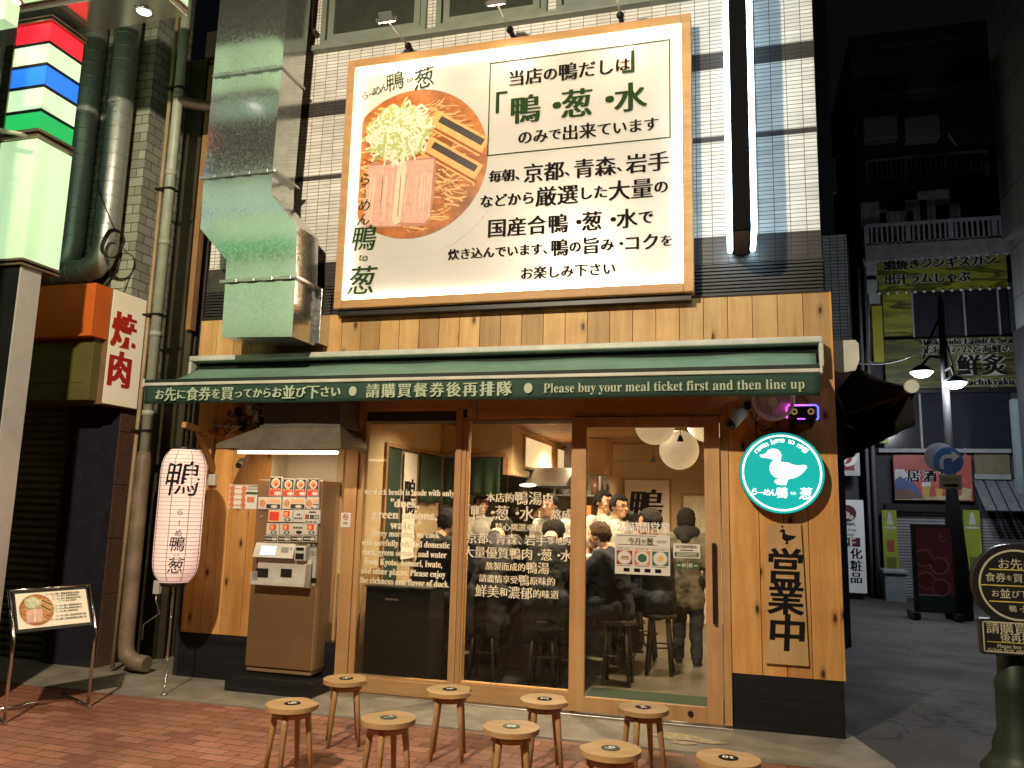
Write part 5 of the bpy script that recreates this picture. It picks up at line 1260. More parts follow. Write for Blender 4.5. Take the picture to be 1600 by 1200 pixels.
person('standing customer in grey coat and black scarf with back to the door', p.x, p.y, 176, 'stand', s=.925, top=GREYC, legs=DENIM, hair=HAIR, arms='down', long=True, hood=COAT, female=True, headturn=-25)
p = at(961, 786, y=2.3); person('cook in white short sleeved uniform and glasses looking down at a bowl', p.x, 2.3, 40, 'stand', s=1.0, top=WHITEC, hair=HAIR, arms='work', lean=.10, glasses=True, fine=True, short=True, headturn=10)
p = at(941, 778, y=2.75); person('cook in white uniform standing behind the cook with glasses', p.x, 2.75, 55, 'stand', s=1.03, top=WHITEC, hair=HAIR, arms='down', fine=True, short=True)
p = at(748, 800, y=2.9); person('cook in white at the far left of the kitchen behind the middle pane', p.x, 2.9, 30, 'stand', s=1.0, top=WHITEC, hair=HAIR, arms='work', lean=.2, short=True)
p = at(868, 788, y=2.4); person('cook in white with dark hair between the two middle pane customers', p.x, 2.4, -20, 'stand', s=1.0, top=WHITEC, hair=HAIR, arms='work', lean=.15, short=True)

# ------------------------------------------------------------------ fittings inside
ct = thing('counter', (-2., 1.3, 0), 'L shaped wooden ramen counter with a black front where customers sit', 'counter')
CW = wood('counter_wood', (.42, .24, .10), (.54, .33, .15), 'X', 0)
b = MB(); b.box((-2.95, 1.18, .95), (-1.14, 1.50, 1.0), .004); b.box((-1.50, 1.50, .95), (-1.14, 4.6, 1.0), .004); b.build('worktop', CW, ct)
b = MB(); b.box((-2.9, 1.30, 0), (-1.2, 1.45, .95)); b.box((-1.42, 1.45, 0), (-1.24, 4.5, .95)); b.box((-2.9, 1.22, .20), (-1.22, 1.30, .24)); b.build('front_panel', BLACKW, ct)
bx = thing('cabinet', (-2.75, .3, 0), 'low black cabinet standing inside the left window pane', 'cabinet'); b = MB(); b.box((-3.04, .16, 0), (-2.46, .52, .80), .006); b.build('body', mat('cabinet_black', (.006, .006, .006), .7, spec=.15), bx); b = MB(); b.box((-3.05, .15, .80), (-2.45, .53, .815), .003); b.build('top', mat('cabinet_top', (.03, .027, .024), .5), bx); b = MB(); b.box((-2.86, .154, .70), (-2.74, .16, .712)); b.build('handle', ALU, bx)
BOWL = mat('white_bowl', (.65, .62, .56), .2)
for i, (px, py, y) in enumerate(((925, 868, 1.35), (944, 866, 1.8), (800, 850, 1.32), (838, 850, 1.34))):
    p = at(px, 868, y=y); b = MB(); b.lathe([(.04, 1.0), (.045, 1.012), (.085, 1.045), (.10, 1.075), (.094, 1.075), (.08, 1.05), (0, 1.03)], (p.x, y, 0), n=28)
    tag(b.build('ramen_bowl', BOWL), ['white ramen bowl at the near end of the counter behind the door glass', 'white ramen bowl further along the counter in front of the cooks', 'white ramen bowl before the broad backed customer', 'white ramen bowl before the black coated customer in the middle pane'][i], 'bowl', 'bowls on the counter')
# paper lamps
WASHI = emit('washi_lamp', (1., .74, .42), .80)
def washi():
    m, nt, b_ = nodes('washi_globe'); g_ = N(nt, 'ShaderNodeNewGeometry'); s_ = N(nt, 'ShaderNodeSeparateXYZ'); nt.links.new(g_.outputs['Position'], s_.inputs[0])
    nt.links.new(ramp(nt, noise(nt, g_.outputs['Position'], 22, 4), [(.3, (1., .62, .30)), (.7, (1., .78, .48))]), b_.inputs['Emission Color']); b_.inputs['Emission Strength'].default_value = .42; return m
WG = washi()
for i, (px, py, y, r_) in enumerate(((1023, 664, .72, .172), (1061, 703, 1.0, .175), (1104, 660, 1.25, .18))):
    c = at(px, py, y=y); t = thing('paper_lamp', c, ['round white paper lamp half hidden by the door top rail', 'round white paper lamp hanging lowest inside the sliding door', 'round white paper lamp at the right edge of the door glass'][i], 'lamp', 'round paper lamps inside the door')
    b = MB(); b.lathe([(r_*math.sin(math.pi*k/48)*(1 if k % 2 else .99), -r_*math.cos(math.pi*k/48)) for k in range(49)], c, n=40); b.build('globe', WG, t)
    b = MB(); b.cyl((c.x, c.y, c.z+r_), (c.x, c.y, 2.44), .004, n=6); b.build('cord', WIRE, t)
for i, (px, py, y) in enumerate(((1063, 685, .55), (1021, 718, 2.2), (995, 652, .35))):
    c = at(px, py, y=y); t = thing('pendant_spot', c, ['small black conical spot hanging before the lowest paper lamp', 'small black conical spot hanging near the back bulkhead', 'small black conical spot above the door glass'][i], 'lamp', 'small black pendant spots')
    b = MB(); b.lathe([(.012, .025), (.028, -.025), (.024, -.025), (.01, .02)], c, n=16); b.build('cone', METAL_B, t); b = MB(); b.cyl((c.x, c.y, c.z+.02), (c.x, c.y, 2.44), .003, n=6); b.build('cord', WIRE, t)
# ceiling downlights (lit)
DL = emit('downlight', (1., .75, .45), 12.)
for i, (x, y, w_) in enumerate(((-2.75, 1.1, 9), (-1.75, .75, 30), (-.65, 1.3, 26), (-1.9, 2.2, 24), (-.7, 3.6, 30), (-2.0, 4.1, 34))):
    t = thing('downlight', (x, y, 2.42), ['downlight in the ceiling behind the left pane', 'downlight over the middle pane customers', 'downlight inside the sliding door', 'downlight over the kitchen counter', 'downlight over the far end of the aisle', 'downlight deep in the kitchen'][i], 'lamp', 'ceiling downlights')
    b = MB(); b.lathe([(.05, 2.419), (.05, 2.405), (.038, 2.405), (.035, 2.418)], (x, y, 0), n=24); b.build('ring', WHITEP, t); b = MB(); b.cyl((x, y, 2.412), (x, y, 2.416), .034, n=20); b.build('bulb', DL, t)
    lamp('downlight_light', 'SPOT', (x, y, 2.40), w_*14, (1., .77, .49), .05, target=(x, y, 0), parent=t, spot=150, blend=.9)
# framed calligraphy on the back wall
a, c = at(973, 747, y=5.27), at(1049, 747, y=5.27); zt = (a.z+c.z)/2
cf = thing('framed_calligraphy', (a.x, 5.28, 1.1), 'large framed white sheet with one black brushed character on the back wall', 'picture')
b = MB(); b.box((a.x, 5.26, 1.0), (a.x+.03, 5.295, zt)); b.box((c.x-.03, 5.26, 1.0), (c.x, 5.295, zt)); b.box((a.x+.03, 5.26, zt-.03), (c.x-.03, 5.295, zt)); b.box((a.x+.03, 5.26, 1.0), (c.x-.03, 5.295, 1.03)); b.build('frame', TRIM, cf)
b = MB(); b.box((a.x+.03, 5.275, 1.03), (c.x-.03, 5.295, zt-.03)); b.build('sheet', PAPER, cf)
L = Letters(lift=.004); q = at(1010, 790, y=5.27); L.char('鴨', (q.x, 5.275, q.z), .50, fat=HEAVY[1:-1], slant=.12); L.build('lettering', INK, cf)
# washi panels on the soffit
for (pa, pb), lab in (((817, 861), 'large framed washi paper panel on the kitchen soffit'), ((868, 893), 'narrower framed washi paper panel deeper on the soffit')):
    ya, yb = at(pa, 700, x=-2.44).y, at(pb, 720, x=-2.44).y; t = thing('washi_panel', (-2.43, (ya+yb)/2, 2.0), lab, 'panel', 'washi panels on the soffit')
    b = MB(); z0, z1 = 1.96, 2.37
    b.box((-2.44, ya, z0), (-2.415, yb, z0+.03)); b.box((-2.44, ya, z1-.03), (-2.415, yb, z1)); b.box((-2.44, ya, z0+.03), (-2.415, ya+.05, z1-.03)); b.box((-2.44, yb-.05, z0+.03), (-2.415, yb, z1-.03)); b.build('frame', TRIM, t)
    b = MB(); b.box((-2.438, ya+.05, z0+.03), (-2.425, yb-.05, z1-.03)); b.build('paper', WASHI, t)
# green cloths and the tall scroll on the left
GC = mat('green_noren', (.013, .045, .02), .9, var=.5, vs=22)
def noren(label, p0, p1, z0, z1, axis):
    b = MB(); d = V(p1)-V(p0); n_ = V((-d.y, d.x, 0)).normalized()
    b.grid(lambda u, v: V(p0)+d*u+n_*(.012*math.sin(u*17+1)*(1-v))+V((0, 0, z0+(z1-z0)*v+.008*math.sin(u*9)*(1-v))), 30, 8); o = b.build('noren', GC); md = o.modifiers.new('t', 'SOLIDIFY'); md.thickness = .004
    return tag(o, label, 'cloth', 'green cloths over the kitchen openings')
noren('green cloth on the left side wall behind the left pane', (-3.255, 1.80, 0), (-3.255, 2.40, 0), 1.52, 2.05, 0)
noren('green cloth on the kitchen opening at the right edge of the left pane', (-3.24, 2.46, 0), (-2.98, 2.46, 0), 1.50, 2.05, 0)
noren('green cloth behind the upper left corner of the middle pane', (-2.94, 2.46, 0), (-2.56, 2.46, 0), 1.62, 2.05, 0)
so = thing('scroll', (-3.27, 1.55, .95), 'tall white hanging cloth with a black character on the left wall', 'scroll')
b = MB(); b.box((-3.268, 1.38, .95), (-3.262, 1.71, 2.03)); b.build('cloth', PAPER, so)
L = Letters(right=(0, 1, 0), normal=(1, 0, 0), lift=.003); L.char('鴨', (-3.262, 1.545, 1.58), .40, fat=HEAVY[1:-1], ws=.8); L.build('lettering', INK, so)
b = MB(); b.box((-1.86, 4.0, 1.95), (-1.60, 4.6, 2.41), .004); tag(b.build('wall_cupboard', CW), 'wooden cupboard hung from the ceiling beside the cooks', 'cupboard')
# kitchen
ks = thing('kitchen_shelf', (-2.3, 5.0, 1.4), 'steel kitchen shelf loaded with pots and boxes on the back wall', 'shelf')
b = MB(); 
for z in (1.35, 1.68): b.box((-3.25, 4.95, z), (-1.80, 5.28, z+.02))
for x in (-3.2, -2.5, -1.85): b.box((x, 4.97, 1.0), (x+.03, 5.0, 2.0))
b.build('rack', ALU, ks)
for x, z, h, r_, k, m_, lab in ((-3.1, 1.37, .20, .08, 1, ALU, 'steel pot at the left end of the lower kitchen shelf'), (-2.75, 1.37, .13, .09, 0, mat('brown_box', (.30, .17, .08), .7), 'brown box in the middle of the lower kitchen shelf'),
                               (-2.05, 1.37, .18, .09, 0, mat('orange_box', (.5, .18, .05), .6), 'orange box at the right end of the lower kitchen shelf'), (-2.95, 1.70, .16, .07, 0, WHITEP, 'white box at the left of the upper kitchen shelf'),
                               (-2.35, 1.70, .20, .10, 1, ALU, 'wide steel pot in the middle of the upper kitchen shelf'), (-1.92, 1.70, .22, .06, 1, mat('brown_jar', (.16, .08, .04), .3), 'brown jar at the right end of the upper kitchen shelf')):
    b = MB()
    if k: b.cyl((x, 5.1, z), (x, 5.1, z+h), r_, n=20); b.cyl((x, 5.1, z+h), (x, 5.1, z+h+.02), r_*1.05, r_*.9, n=20)
    else: b.box((x-r_, 5.0, z), (x+r_, 5.2, z+h), .005)
    tag(b.build('pot' if k else 'storage_box', m_), lab, 'pot' if k else 'box')
kh = thing('kitchen_hood', (-2.1, 3.6, 1.85), 'grey steel exhaust hood over the stoves with a lit lamp', 'hood')
b = MB(); b.prism([(-2.4, 3.0, 1.76), (-2.4, 3.0, 1.80), (-2.4, 3.5, 2.0), (-2.4, 4.4, 2.0), (-2.4, 4.4, 1.76)], (.5, 0, 0)); b.build('canopy', mat('steel', (.34, .32, .29), .35, .8), kh)
c = at(823, 758, y=2.9); b = MB(); b.ball((c.x, 2.95, c.z), (.10, .04, .02)); b.build('lamp', emit('hood_lamp', (1., .86, .62), 5.), kh)
pt = thing('stock_pot', (-2.0, 3.3, .9), 'tall steel stock pot on the stove behind the counter', 'pot'); b = MB(); b.cyl((-2.0, 3.3, .0), (-2.0, 3.3, .85), .34, n=8); b.build('stove', METAL_D, pt); b = MB(); b.cyl((-2.0, 3.3, .86), (-2.0, 3.3, 1.32), .24, n=32); b.tube([(-2.0+.25*math.cos(i*.26), 3.3+.25*math.sin(i*.26), 1.32) for i in range(24)], .01, close=True); b.build('pot_body', ALU, pt)
flush_people()

# ------------------------------------------------------------------ left: neighbour building, pipes, lit column
nbd = thing('grill_house', (-6.5, 0, 0), 'dark neighbouring building with roller shutter, stone pier and tiled corner on the left', 'building')
PT = tiles('grey_green_tile', (.36, .39, .31), (.07, .075, .06), .19, .095, .0045, 'X', off=.5, rough=.4, var=.22); PT2 = tiles('grey_green_tile_side', (.34, .35, .30), (.07, .075, .06), .19, .095, .0045, 'Y', off=.5, rough=.4, var=.22)
CX = -5.62
b = MB(); b.box((-9, 0., 2.9), (CX, .5, 9.)); b.build('tile_wall', PT, nbd)
b = MB(); b.box((CX, .003, 2.35), (CX+.006, .52, 9.)); b.build('tile_corner', PT2, nbd)
b = MB(); b.box((-6.18, .0, -.06), (CX+.02, .30, 2.9)); b.build('dark_pier', mat('navy_stone', (.022, .022, .03), .3, var=.3), nbd)
b = MB(); 
for i, z in enumerate((-.06, .62, 1.12, 1.62, 2.12)): b.box((CX+.02, .002, z), (CX+.028, .20, z+(.675 if i == 0 else .494)), .001)
b.build('stone_facing', mat('brown_granite', (.13, .075, .055), .35, var=.35, vs=40), nbd)
b = MB()
for i in range(36): z = -.03+i*.072; b.prism([(-9., .13, z), (-9., .10, z+.02), (-9., .095, z+.05), (-9., .13, z+.068)], (2.78, 0, 0))
b.build('roller_shutter', mat('shutter_olive', (.22, .225, .15), .5, .2, var=.3), nbd)
b = MB(); b.box((-6.23, .02, -.06), (-6.18, .16, 2.6)); b.box((-9., .02, 2.55), (-6.18, .2, 2.62)); b.build('shutter_guide', mat('guide_olive', (.13, .12, .07), .45, .3), nbd)
OY = -.42
b = MB(); b.box((-8.5, OY+.012, 2.36), (CX+.02, .25, 2.93), .003); b.box((-8.5, OY+.008, 2.52), (CX-.04, OY+.013, 2.525)); b.build('olive_fascia', mat('olive_panel', (.12, .11, .03), .5, var=.25, vs=3), nbd)
b = MB()
k = 60
for i in range(k):
    y0 = .56+i*.075; b.prism([(-5.40, y0, -.05), (-5.34, y0+.012, -.05), (-5.34, y0+.038, -.05), (-5.40, y0+.05, -.05)], (0, 0, 6.3))
b.box((-5.6, .52, -.05), (-5.40, 5., 6.2)); b.box((-5.42, .5, 6.2), (-5.30, 5., 6.5)); b.build('side_cladding', mat('brown_cladding', (.065, .055, .032), .5, .25, var=.35, vs=2.5), nbd)
b = MB(); b.box((-5.36, .50, 3.2), (-5.30, .58, 6.1)); b.build('cladding_trim', mat('ochre_trim', (.36, .21, .09), .5), nbd)
b = MB(); b.box((-5.6, 1.6, -.05), (-4.7, 1.7, 7.)); b.build('gap_wall', mat('dark_gap', (.03, .018, .01), .8), nbd)
# orange and white box sign
sg = thing('box_sign', (-5.8, -.2, 2.34), 'orange box sign with a cream end panel of two large red characters', 'sign')
SX = -5.555; oz0, oz1 = 2.93, 3.42
ORG = mat('orange_panel', (.62, .13, .02), .45, var=.15, vs=2)
b = MB(); b.box((-8.5, -.50, oz0), (-6.42, .12, oz1), .003); b.box((-6.416, -.50, oz0), (SX-.001, .12, oz1), .003); b.build('orange_case', ORG, sg)
yA = at(175, 453, x=SX).y; yB = at(228, 475, x=SX).y
b = MB(); b.box((SX-.10, yA, 2.335), (SX+.012, yB, oz1+.004), .003); b.build('case', mat('sign_edge', (.20, .12, .06), .5), sg)
b = MB(); b.box((SX+.012, yA+.008, 2.345), (SX+.018, yB-.008, oz1-.006)); b.build('panel', emit('cream_panel', (.95, .80, .52), .30, base=(.70, .60, .42)), sg)
L = Letters(right=(0, 1, 0), normal=(1, 0, 0), lift=.002)
for ch, px, py, h in (('焼', 194, 517, .36), ('肉', 187, 577, .36)): L.char(ch, at(px, py, x=SX+.018), h, fat=HEAVY, off=.012, ws=.86)
L.build('lettering', mat('sign_red', (.55, .03, .02), .5, var=.08), sg)
# big spiral ducts
def pipe(label, pts, r_, seams=True, m=GALV2, name='vent_pipe', cat='pipe', grp=None, step=.14):
    t = thing(name, pts[-1], label, cat, grp); b = MB(); b.tube(pts, r_, n=22)
    if seams:
        for a, c in zip(pts, pts[1:]):
            a, c = V(a), V(c); n_ = int((c-a).length/step)
            for i in range(n_):
                p = a.lerp(c, (i+.5)/n_); d = (c-a).normalized(); b.cyl(p-d*.004, p+d*.004, r_+.0035, n=22)
    b.build('tube', m, t)
    return t
pA = at(195, 90, y=-.17); pB = at(168, 375, y=-.17); x_ = (pA.x+pB.x)/2; r_ = .115; ze = at(160, 388, y=-.17).z
pipe('fat galvanised spiral pipe with an elbow, the right one of two above the orange sign', [(x_, -.17, 9.), (x_, -.17, ze), (x_-.04, -.17, ze-.11), (x_-.12, -.17, ze-.19), (x_-.26, -.17, ze-.22), (x_-.8, -.17, ze-.23)], r_, grp='galvanised spiral pipes')
x2 = at(125, 300, y=-.10).x
pipe('galvanised spiral pipe half hidden by the lit column, left of its twin', [(x2, -.12, 9.), (x2, -.12, ze+.08), (x2-.02, -.12, ze-.02), (x2-.10, -.12, ze-.14), (x2-.35, -.12, ze-.2)], .105, grp='galvanised spiral pipes')
b = MB(); b.box((x2+.13, -.03, 3.4), (x_-.05, -.005, 9.)); tag(b.build('cover_strip', mat('olive_strip', (.10, .105, .08), .6)), 'flat grey green strip between the two spiral pipes', 'panel')
# coil of cable hung on the tile corner
cc = at(178, 382, y=-.33); t = thing('cable_coil', cc, 'coil of black cable hanging in front of the spiral pipe', 'cable'); b = MB()
for k in range(4): b.tube([cc+V((.115*(1+.04*k)*math.cos(i*.209)+.004*k, -.012*k+.01*math.sin(i*.6), .125*(1+.03*k)*math.sin(i*.209))) for i in range(30)], .006, n=6, close=True)
b.build('coil', WIRE, t); b = MB(); q0 = at(152, 280, y=-.30); b.tube([q0, at(155, 300, y=-.30), at(165, 325, y=-.3), at(178, 356, y=-.3), cc+V((.03, .0, .12))], .005, n=6); b.tube([cc+V((.08, .02, -.08)), cc+V((.02, .05, -.25)), cc+V((-.15, .08, -.42))], .010, n=6); b.build('lead', WIRE, t)
# drain pipe with conduit
dx, dyy = -5.235, -.06
dp = thing('drain_pipe', (dx, dyy, 0), 'pale green grey drain pipe running down beside the shop to a big elbow', 'pipe')
b = MB(); b.tube([(dx, dyy, 9.), (dx, dyy, 1.85)], .048, n=18)
for z in (5.4, 4.6, 3.9, 3.0, 2.25): b.cyl((dx, dyy, z), (dx, dyy, z+.05), .054, n=18)
b.build('upper_pipe', PVC, dp)
b = MB(); b.tube([(dx, dyy, 1.92), (dx, dyy, 1.85), (dx, dyy, .22), (dx+.02, dyy, .12), (dx+.10, dyy, .07), (dx+.24, dyy, .06)], [.052, .068, .068, .072, .072, .068], n=20); b.build('lower_pipe', mat('rusty_pipe', (.21, .155, .105), .55, var=.35), dp)
b = MB(); b.tube([(dx-.10, dyy, 9.), (dx-.10, dyy, 2.4), (dx-.11, dyy, 1.6), (dx-.12, dyy, 0.)], .019, n=12); b.build('conduit', mat('ochre_conduit', (.36, .27, .15), .5), dp)
for z in (5.5, 4.45, 3.2, 2.1): b = MB(); b.box((dx-.13, dyy-.055, z), (dx+.06, dyy+.06, z+.02), .003); b.build('clamp', METAL_D, dp)
hz_ = at(300, 165, y=.05).z; b = MB(); b.tube([(dx, dyy, hz_), (dx+.1, .02, hz_), (-4.72, .3, hz_)], .055, n=16); b.build('branch', mat('brown_pipe', (.12, .085, .06), .5), dp)
b = MB(); b.tube([(-5.10, .35, 9), (-5.10, .35, 6.0), (-4.95, .45, 5.6), (-4.75, .7, 5.2)], .05, n=14); tag(b.build('black_pipe', mat('dull_dark_pipe', (.06, .05, .045), .45)), 'dark bent pipe high in the gap left of the galvanised duct', 'pipe')
b = MB(); q = at(484, 40, y=-.02); b.tube([(q.x, -.03, 8), (q.x, -.03, q.z-.02), (q.x+.04, -.02, q.z-.06), (q.x+.05, .04, q.z-.07)], .03, n=14); tag(b.build('short_pipe', mat('dull_dark_pipe', (.06, .05, .045), .45)), 'short dark pipe hanging between the duct and the upper window', 'pipe')

# lit column with striped light boxes and its canopy
PX1, PX0, PYF, PYB = -5.31, -5.66, -1.50, -1.165
def lit_column(PX0, PX1, PYF, PYB, lv, z_t, z_b, label, swap=None):
    col = thing('lit_column', ((PX0+PX1)/2, (PYF+PYB)/2, GZ), label, 'column')
    # levels along the front right edge
    cols = [emit('stripe_red', (1., .02, .035), .95), lightbox('stripe_white', (.72, .95, .60), .85, (2.5, 2.5, .6), .3), emit('stripe_blue', (.02, .16, .85), .9), lightbox('stripe_white', (.8, 1., .7), 1., (2.5, 2.5, .6), .3), emit('stripe_green', (.02, .50, .12), .85)]
    nm = ['red', 'white', 'blue', 'white', 'green']
    if swap: cols[0] = cols[1]; nm[0] = 'white'; cols[2] = emit('stripe_bright_blue', (.05, .26, 1.), 1.8)
    for (za, zb), m_, n_ in zip(zip(lv, lv[1:]), cols, nm):
        b = MB(); b.box((PX0, PYF, zb+.012), (PX1, PYB, za-.012), .003); o = b.build('stripe_panel', m_, col); o['label'] = n_+' lit stripe of the column'
    b = MB(); b.box((PX0-.01, PYF-.01, z_b), (PX1+.01, PYB+.005, z_t), .003); b.build('light_panel', lightbox('column_white', (.64, .90, .52), .82, (4.5, 4.5, .35), .35), col)
    b = MB(); b.box((PX0+.01, PYF+.025, z_b-.04), (PX1-.035, PYB-.01, lv[0]+.02)); 
    for z in lv[1:-1]: b.box((PX0-.003, PYF-.003, z-.013), (PX1+.003, PYB+.003, z+.013))
    b.build('core', METAL_D, col)
    b = MB()
    for z, h in ((lv[-1]-.055, .07), (z_b-.05, .055), (lv[0]-.005, .05)):
        b.box((PX0-.02, PYF-.02, z), (PX1+.02, PYB+.01, z+h*.3), .002); b.box((PX0-.02, PYF-.02, z+h*.65), (PX1+.02, PYB+.01, z+h), .002)
    b.box((PX0-.008, PYF-.008, GZ), (PX0+.0, PYF+.0, lv[0])); b.build('trim', mat('brass_trim', (.40, .30, .20), .3, .8), col)
    b = MB(); b.box((PX1-.03, PYF+.014, GZ), (PX1-.012, PYF+.20, z_b-.05)); b.build('post', mat('pale_grey_post', (.50, .48, .45), .25, .2, var=.08), col)
    b = MB(); b.box((PX0-.4, PYF+.012, GZ), (PX1-.0301, PYF+.198, z_b-.05)); b.build('post_side', mat('black_gloss', (.012, .014, .014), .12, coat=.4), col)
    return col
lv = [at(*q, y=PYF).z for q in ((82, 32), (79, 65), (75, 99), (71, 133), (66, 171), (61, 204))]
z_t, z_b = at(58, 217, y=PYF).z, at(37, 404, y=PYF).z
lit_column(PX0, PX1, PYF, PYB, lv, z_t, z_b, 'glowing square column with red, white, blue and green stripes over a grey post')
lit_column(-6.4, -4.75, -3.05, -2.7, lv, z_t, z_b, 'second glowing striped column nearer the road, mirrored in the galvanised duct', 1)
cn = thing('lit_canopy', (-5., -1.33, 5.4), 'lit white canopy beam with round downlights on top of the striped column', 'canopy')
cz = at(88, 14, y=PYF).z; cxr = at(292, 26, y=PYB).x
b = MB(); b.box((-8.5, PYF-.03, cz), (cxr, PYB+.0, cz+.03), .003); b.build('soffit', mat('soffit_metal', (.60, .62, .54), .13, .75, var=.05), cn)
b = MB(); b.box((-8.5, PYF-.01, cz+.075), (cxr-.01, PYF-.00, cz+.6)); b.box((-8.5, PYB-.002, cz+.075), (cxr-.01, PYB+.006, cz+.6)); b.box((cxr-.01, PYF-.01, cz+.075), (cxr, PYB, cz+.6)); b.build('light_face', lightbox('column_white', (.80, 1., .62), 1.15, (4.5, 4.5, .35), .35), cn)  # the rear face is added, out of view, to brighten the spiral pipes
b = MB(); b.box((-8.5, PYF-.04, cz+.03), (cxr+.012, PYB+.01, cz+.045), .002); b.box((-8.5, PYF-.04, cz+.058), (cxr+.012, PYB+.01, cz+.072), .002); b.box((-8.5, PYF, cz+.045), (cxr-.012, PYB, cz+.6)); b.build('trim', mat('brass_trim', (.40, .30, .20), .3, .8), cn)
for px, py in ((225, 17), (20, 0)):
    c = at(px, py, z=cz-.002); b = MB(); b.lathe([(.075, cz-.001), (.075, cz-.015), (.062, cz-.015), (.05, cz+.0)], (c.x, c.y, 0), n=28); r0 = b.build('downlight', CHROME, cn); b = MB(); b.cyl((c.x, c.y, cz-.012), (c.x, c.y, cz-.002), .058, n=24); b.build('bulb', emit('canopy_bulb', (1., 1., .82), 2.2), r0)
    lamp('canopy_light', 'SPOT', (c.x, c.y, cz-.03), 22, (.92, 1., .72), .06, target=(c.x, c.y, 0), parent=cn, spot=85, blend=.5)
# second lit sign poking in at the far left edge, and a dark screen wall behind the column
b = MB(); q = at(0, 20, y=-2.4); b.box((q.x-1.2, -2.46, q.z-.10), (q.x+.12, -2.36, q.z+.05)); tag(b.build('light_box', lightbox('column_white', (.8, 1., .62), 1.15)), 'white light box cut off by the upper left edge', 'light')
b = MB(); b.box((-10., -.9, 3.6), (-6.55, -.86, 9.)); tag(b.build('shop_screen', mat('grey_green_screen', (.10, .105, .08), .6)), 'dull grey green panel wall left of the lit column', 'panel')
b = MB(); q = at(15, 203, y=-1.7); b.prism([(q.x-.5, -1.72, q.z+.10), (q.x+.14, -1.72, q.z-.06), (q.x+.15, -1.72, q.z-.045), (q.x-.5, -1.72, q.z+.13)], (0, .05, 0)); tag(b.build('metal_strut', mat('cream_metal', (.5, .46, .36), .4)), 'thin cream metal arm at the left edge beside the column', 'strut')

# ------------------------------------------------------------------ right: alley
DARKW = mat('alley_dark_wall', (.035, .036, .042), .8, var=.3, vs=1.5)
# awning along the side wall of the shop
sa = thing('side_awning', (.72, 2.3, 2.4), 'dark folded side awning with brown arms on the alley wall of the shop', 'awning')
b = MB(); b.prism([(.722, .2, 2.60), (.80, .2, 2.57), (.895, .2, 2.585), (.925, .2, 2.66), (.925, .2, 2.79), (.90, .2, 2.82), (.722, .2, 2.82)], (0, .04, 0)); b.build('end_cap', METAL_W, sa)
b = MB(); b.box((.722, .24, 2.60), (.90, 4.3, 2.80), .01); b.build('cassette', METAL_W, sa)
b = MB(); b.grid(lambda u, v: (.80+.48*v, .25+4.05*u, 2.72-.26*v-.05*math.sin(math.pi*v)), 20, 6); o = b.build('canopy', mat('side_fabric', (.012, .012, .013), .8), sa); md = o.modifiers.new('t', 'SOLIDIFY'); md.thickness = .003
BR = mat('brown_metal', (.20, .115, .065), .5, .3)
b = MB(); b.box((1.26, .18, 2.42), (1.32, 4.35, 2.475), .006); b.build('front_bar', BR, sa)
b = MB(); b.grid(lambda u, v: (1.29+.008*math.sin(u*40)*(1-v), .2+4.1*u, 2.17+.26*v), 50, 3); o = b.build('valance', mat('side_fabric', (.012, .012, .013), .8), sa); md = o.modifiers.new('t', 'SOLIDIFY'); md.thickness = .003
b = MB(); b.cyl((1.27, .16, 2.45), (1.27, .22, 2.45), .05, n=14); b.build('bar_cap', METAL_W, sa)
for y0, y1 in ((.5, 1.5), (2.9, 2.0)):
    b = MB(); b.tube([(.75, y0, 2.55), (.98, y1, 2.40), (1.27, y0+.3, 2.45)], .018, n=8); b.build('folding_arm', BR, sa)
# next building with tiled column
tb = thing('tiled_house', (1.3, 4, 0), 'narrow dark house behind the shop with a column of pale blue tiles', 'building')
PB = tiles('pale_blue_tile', (.66, .72, .74), (.05, .06, .065), .085, .042, .004, 'X', rough=.3)
z0, z1 = at(1333, 545, y=4).z, at(1294, 368, y=4).z
b = MB(); b.box((1.10, 4.0, 2.2), (1.385, 4.3, z1)); b.build('tiled_column', PB, tb)
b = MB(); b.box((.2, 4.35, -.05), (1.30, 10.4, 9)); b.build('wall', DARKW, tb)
b = MB(); q0, q1 = at(1308, 300, y=4.3), at(1326, 245, y=4.3); b.box((1.14, 4.31, q0.z), (1.34, 4.36, q1.z)); b.build('window', mat('dull_window', (.06, .06, .085), .2), tb)
# signs at the alley end, left
YB = 11.0
def plane_rect(x0, y0, x1, y1, Y): 
    a, c = at(x0, (y0+y1)/2, y=Y), at(x1, (y0+y1)/2, y=Y); t, d = at((x0+x1)/2, y0, y=Y), at((x0+x1)/2, y1, y=Y); return a.x, c.x, d.z, t.z
x0, x1, z0, z1 = plane_rect(1298, 781, 1352, 926, 10.3)
ts = thing('shop_sign', ((x0+x1)/2, 10.3, z0), 'tall white upright sign with cherry blossom emblem and dark red 2F band', 'sign')
b = MB(); b.box((x0, 10.3, z0), (x1, 10.42, z1), .005); b.build('panel', emit('white_sign', (.75, .78, .82), .10, base=(.62, .63, .64)), ts)
L = Letters(lift=.004); yq = 10.3; PURP = mat('deep_red_print', (.10, .012, .025), .5)
def cxz(px, py): p = at(px, py, y=yq); return V((p.x, yq, p.z))
c = cxz(1323, 802); L.poly([tuple(c+V((.17*math.cos(i*.2618), 0, .16*math.sin(i*.2618)))) for i in range(24)], 1)
for fx, fy, fr_ in ((-.02, -.03, .075), (.075, -.075, .045)):
    for k in range(5):
        a = R(90+72*k); e = c+V((fx+fr_*.62*math.cos(a), 0, fy+fr_*.62*math.sin(a))); L.poly([tuple(e+V((fr_*.42*math.cos(i*.63), -.001, fr_*.42*math.sin(i*.63)))) for i in range(10)], 2, .001)
def tl(s, px0, px1, py, mi=0, **k): a, d = cxz(px0, py), cxz(px1, py); L.line(s, a, d.x-a.x, mi=mi, **k)
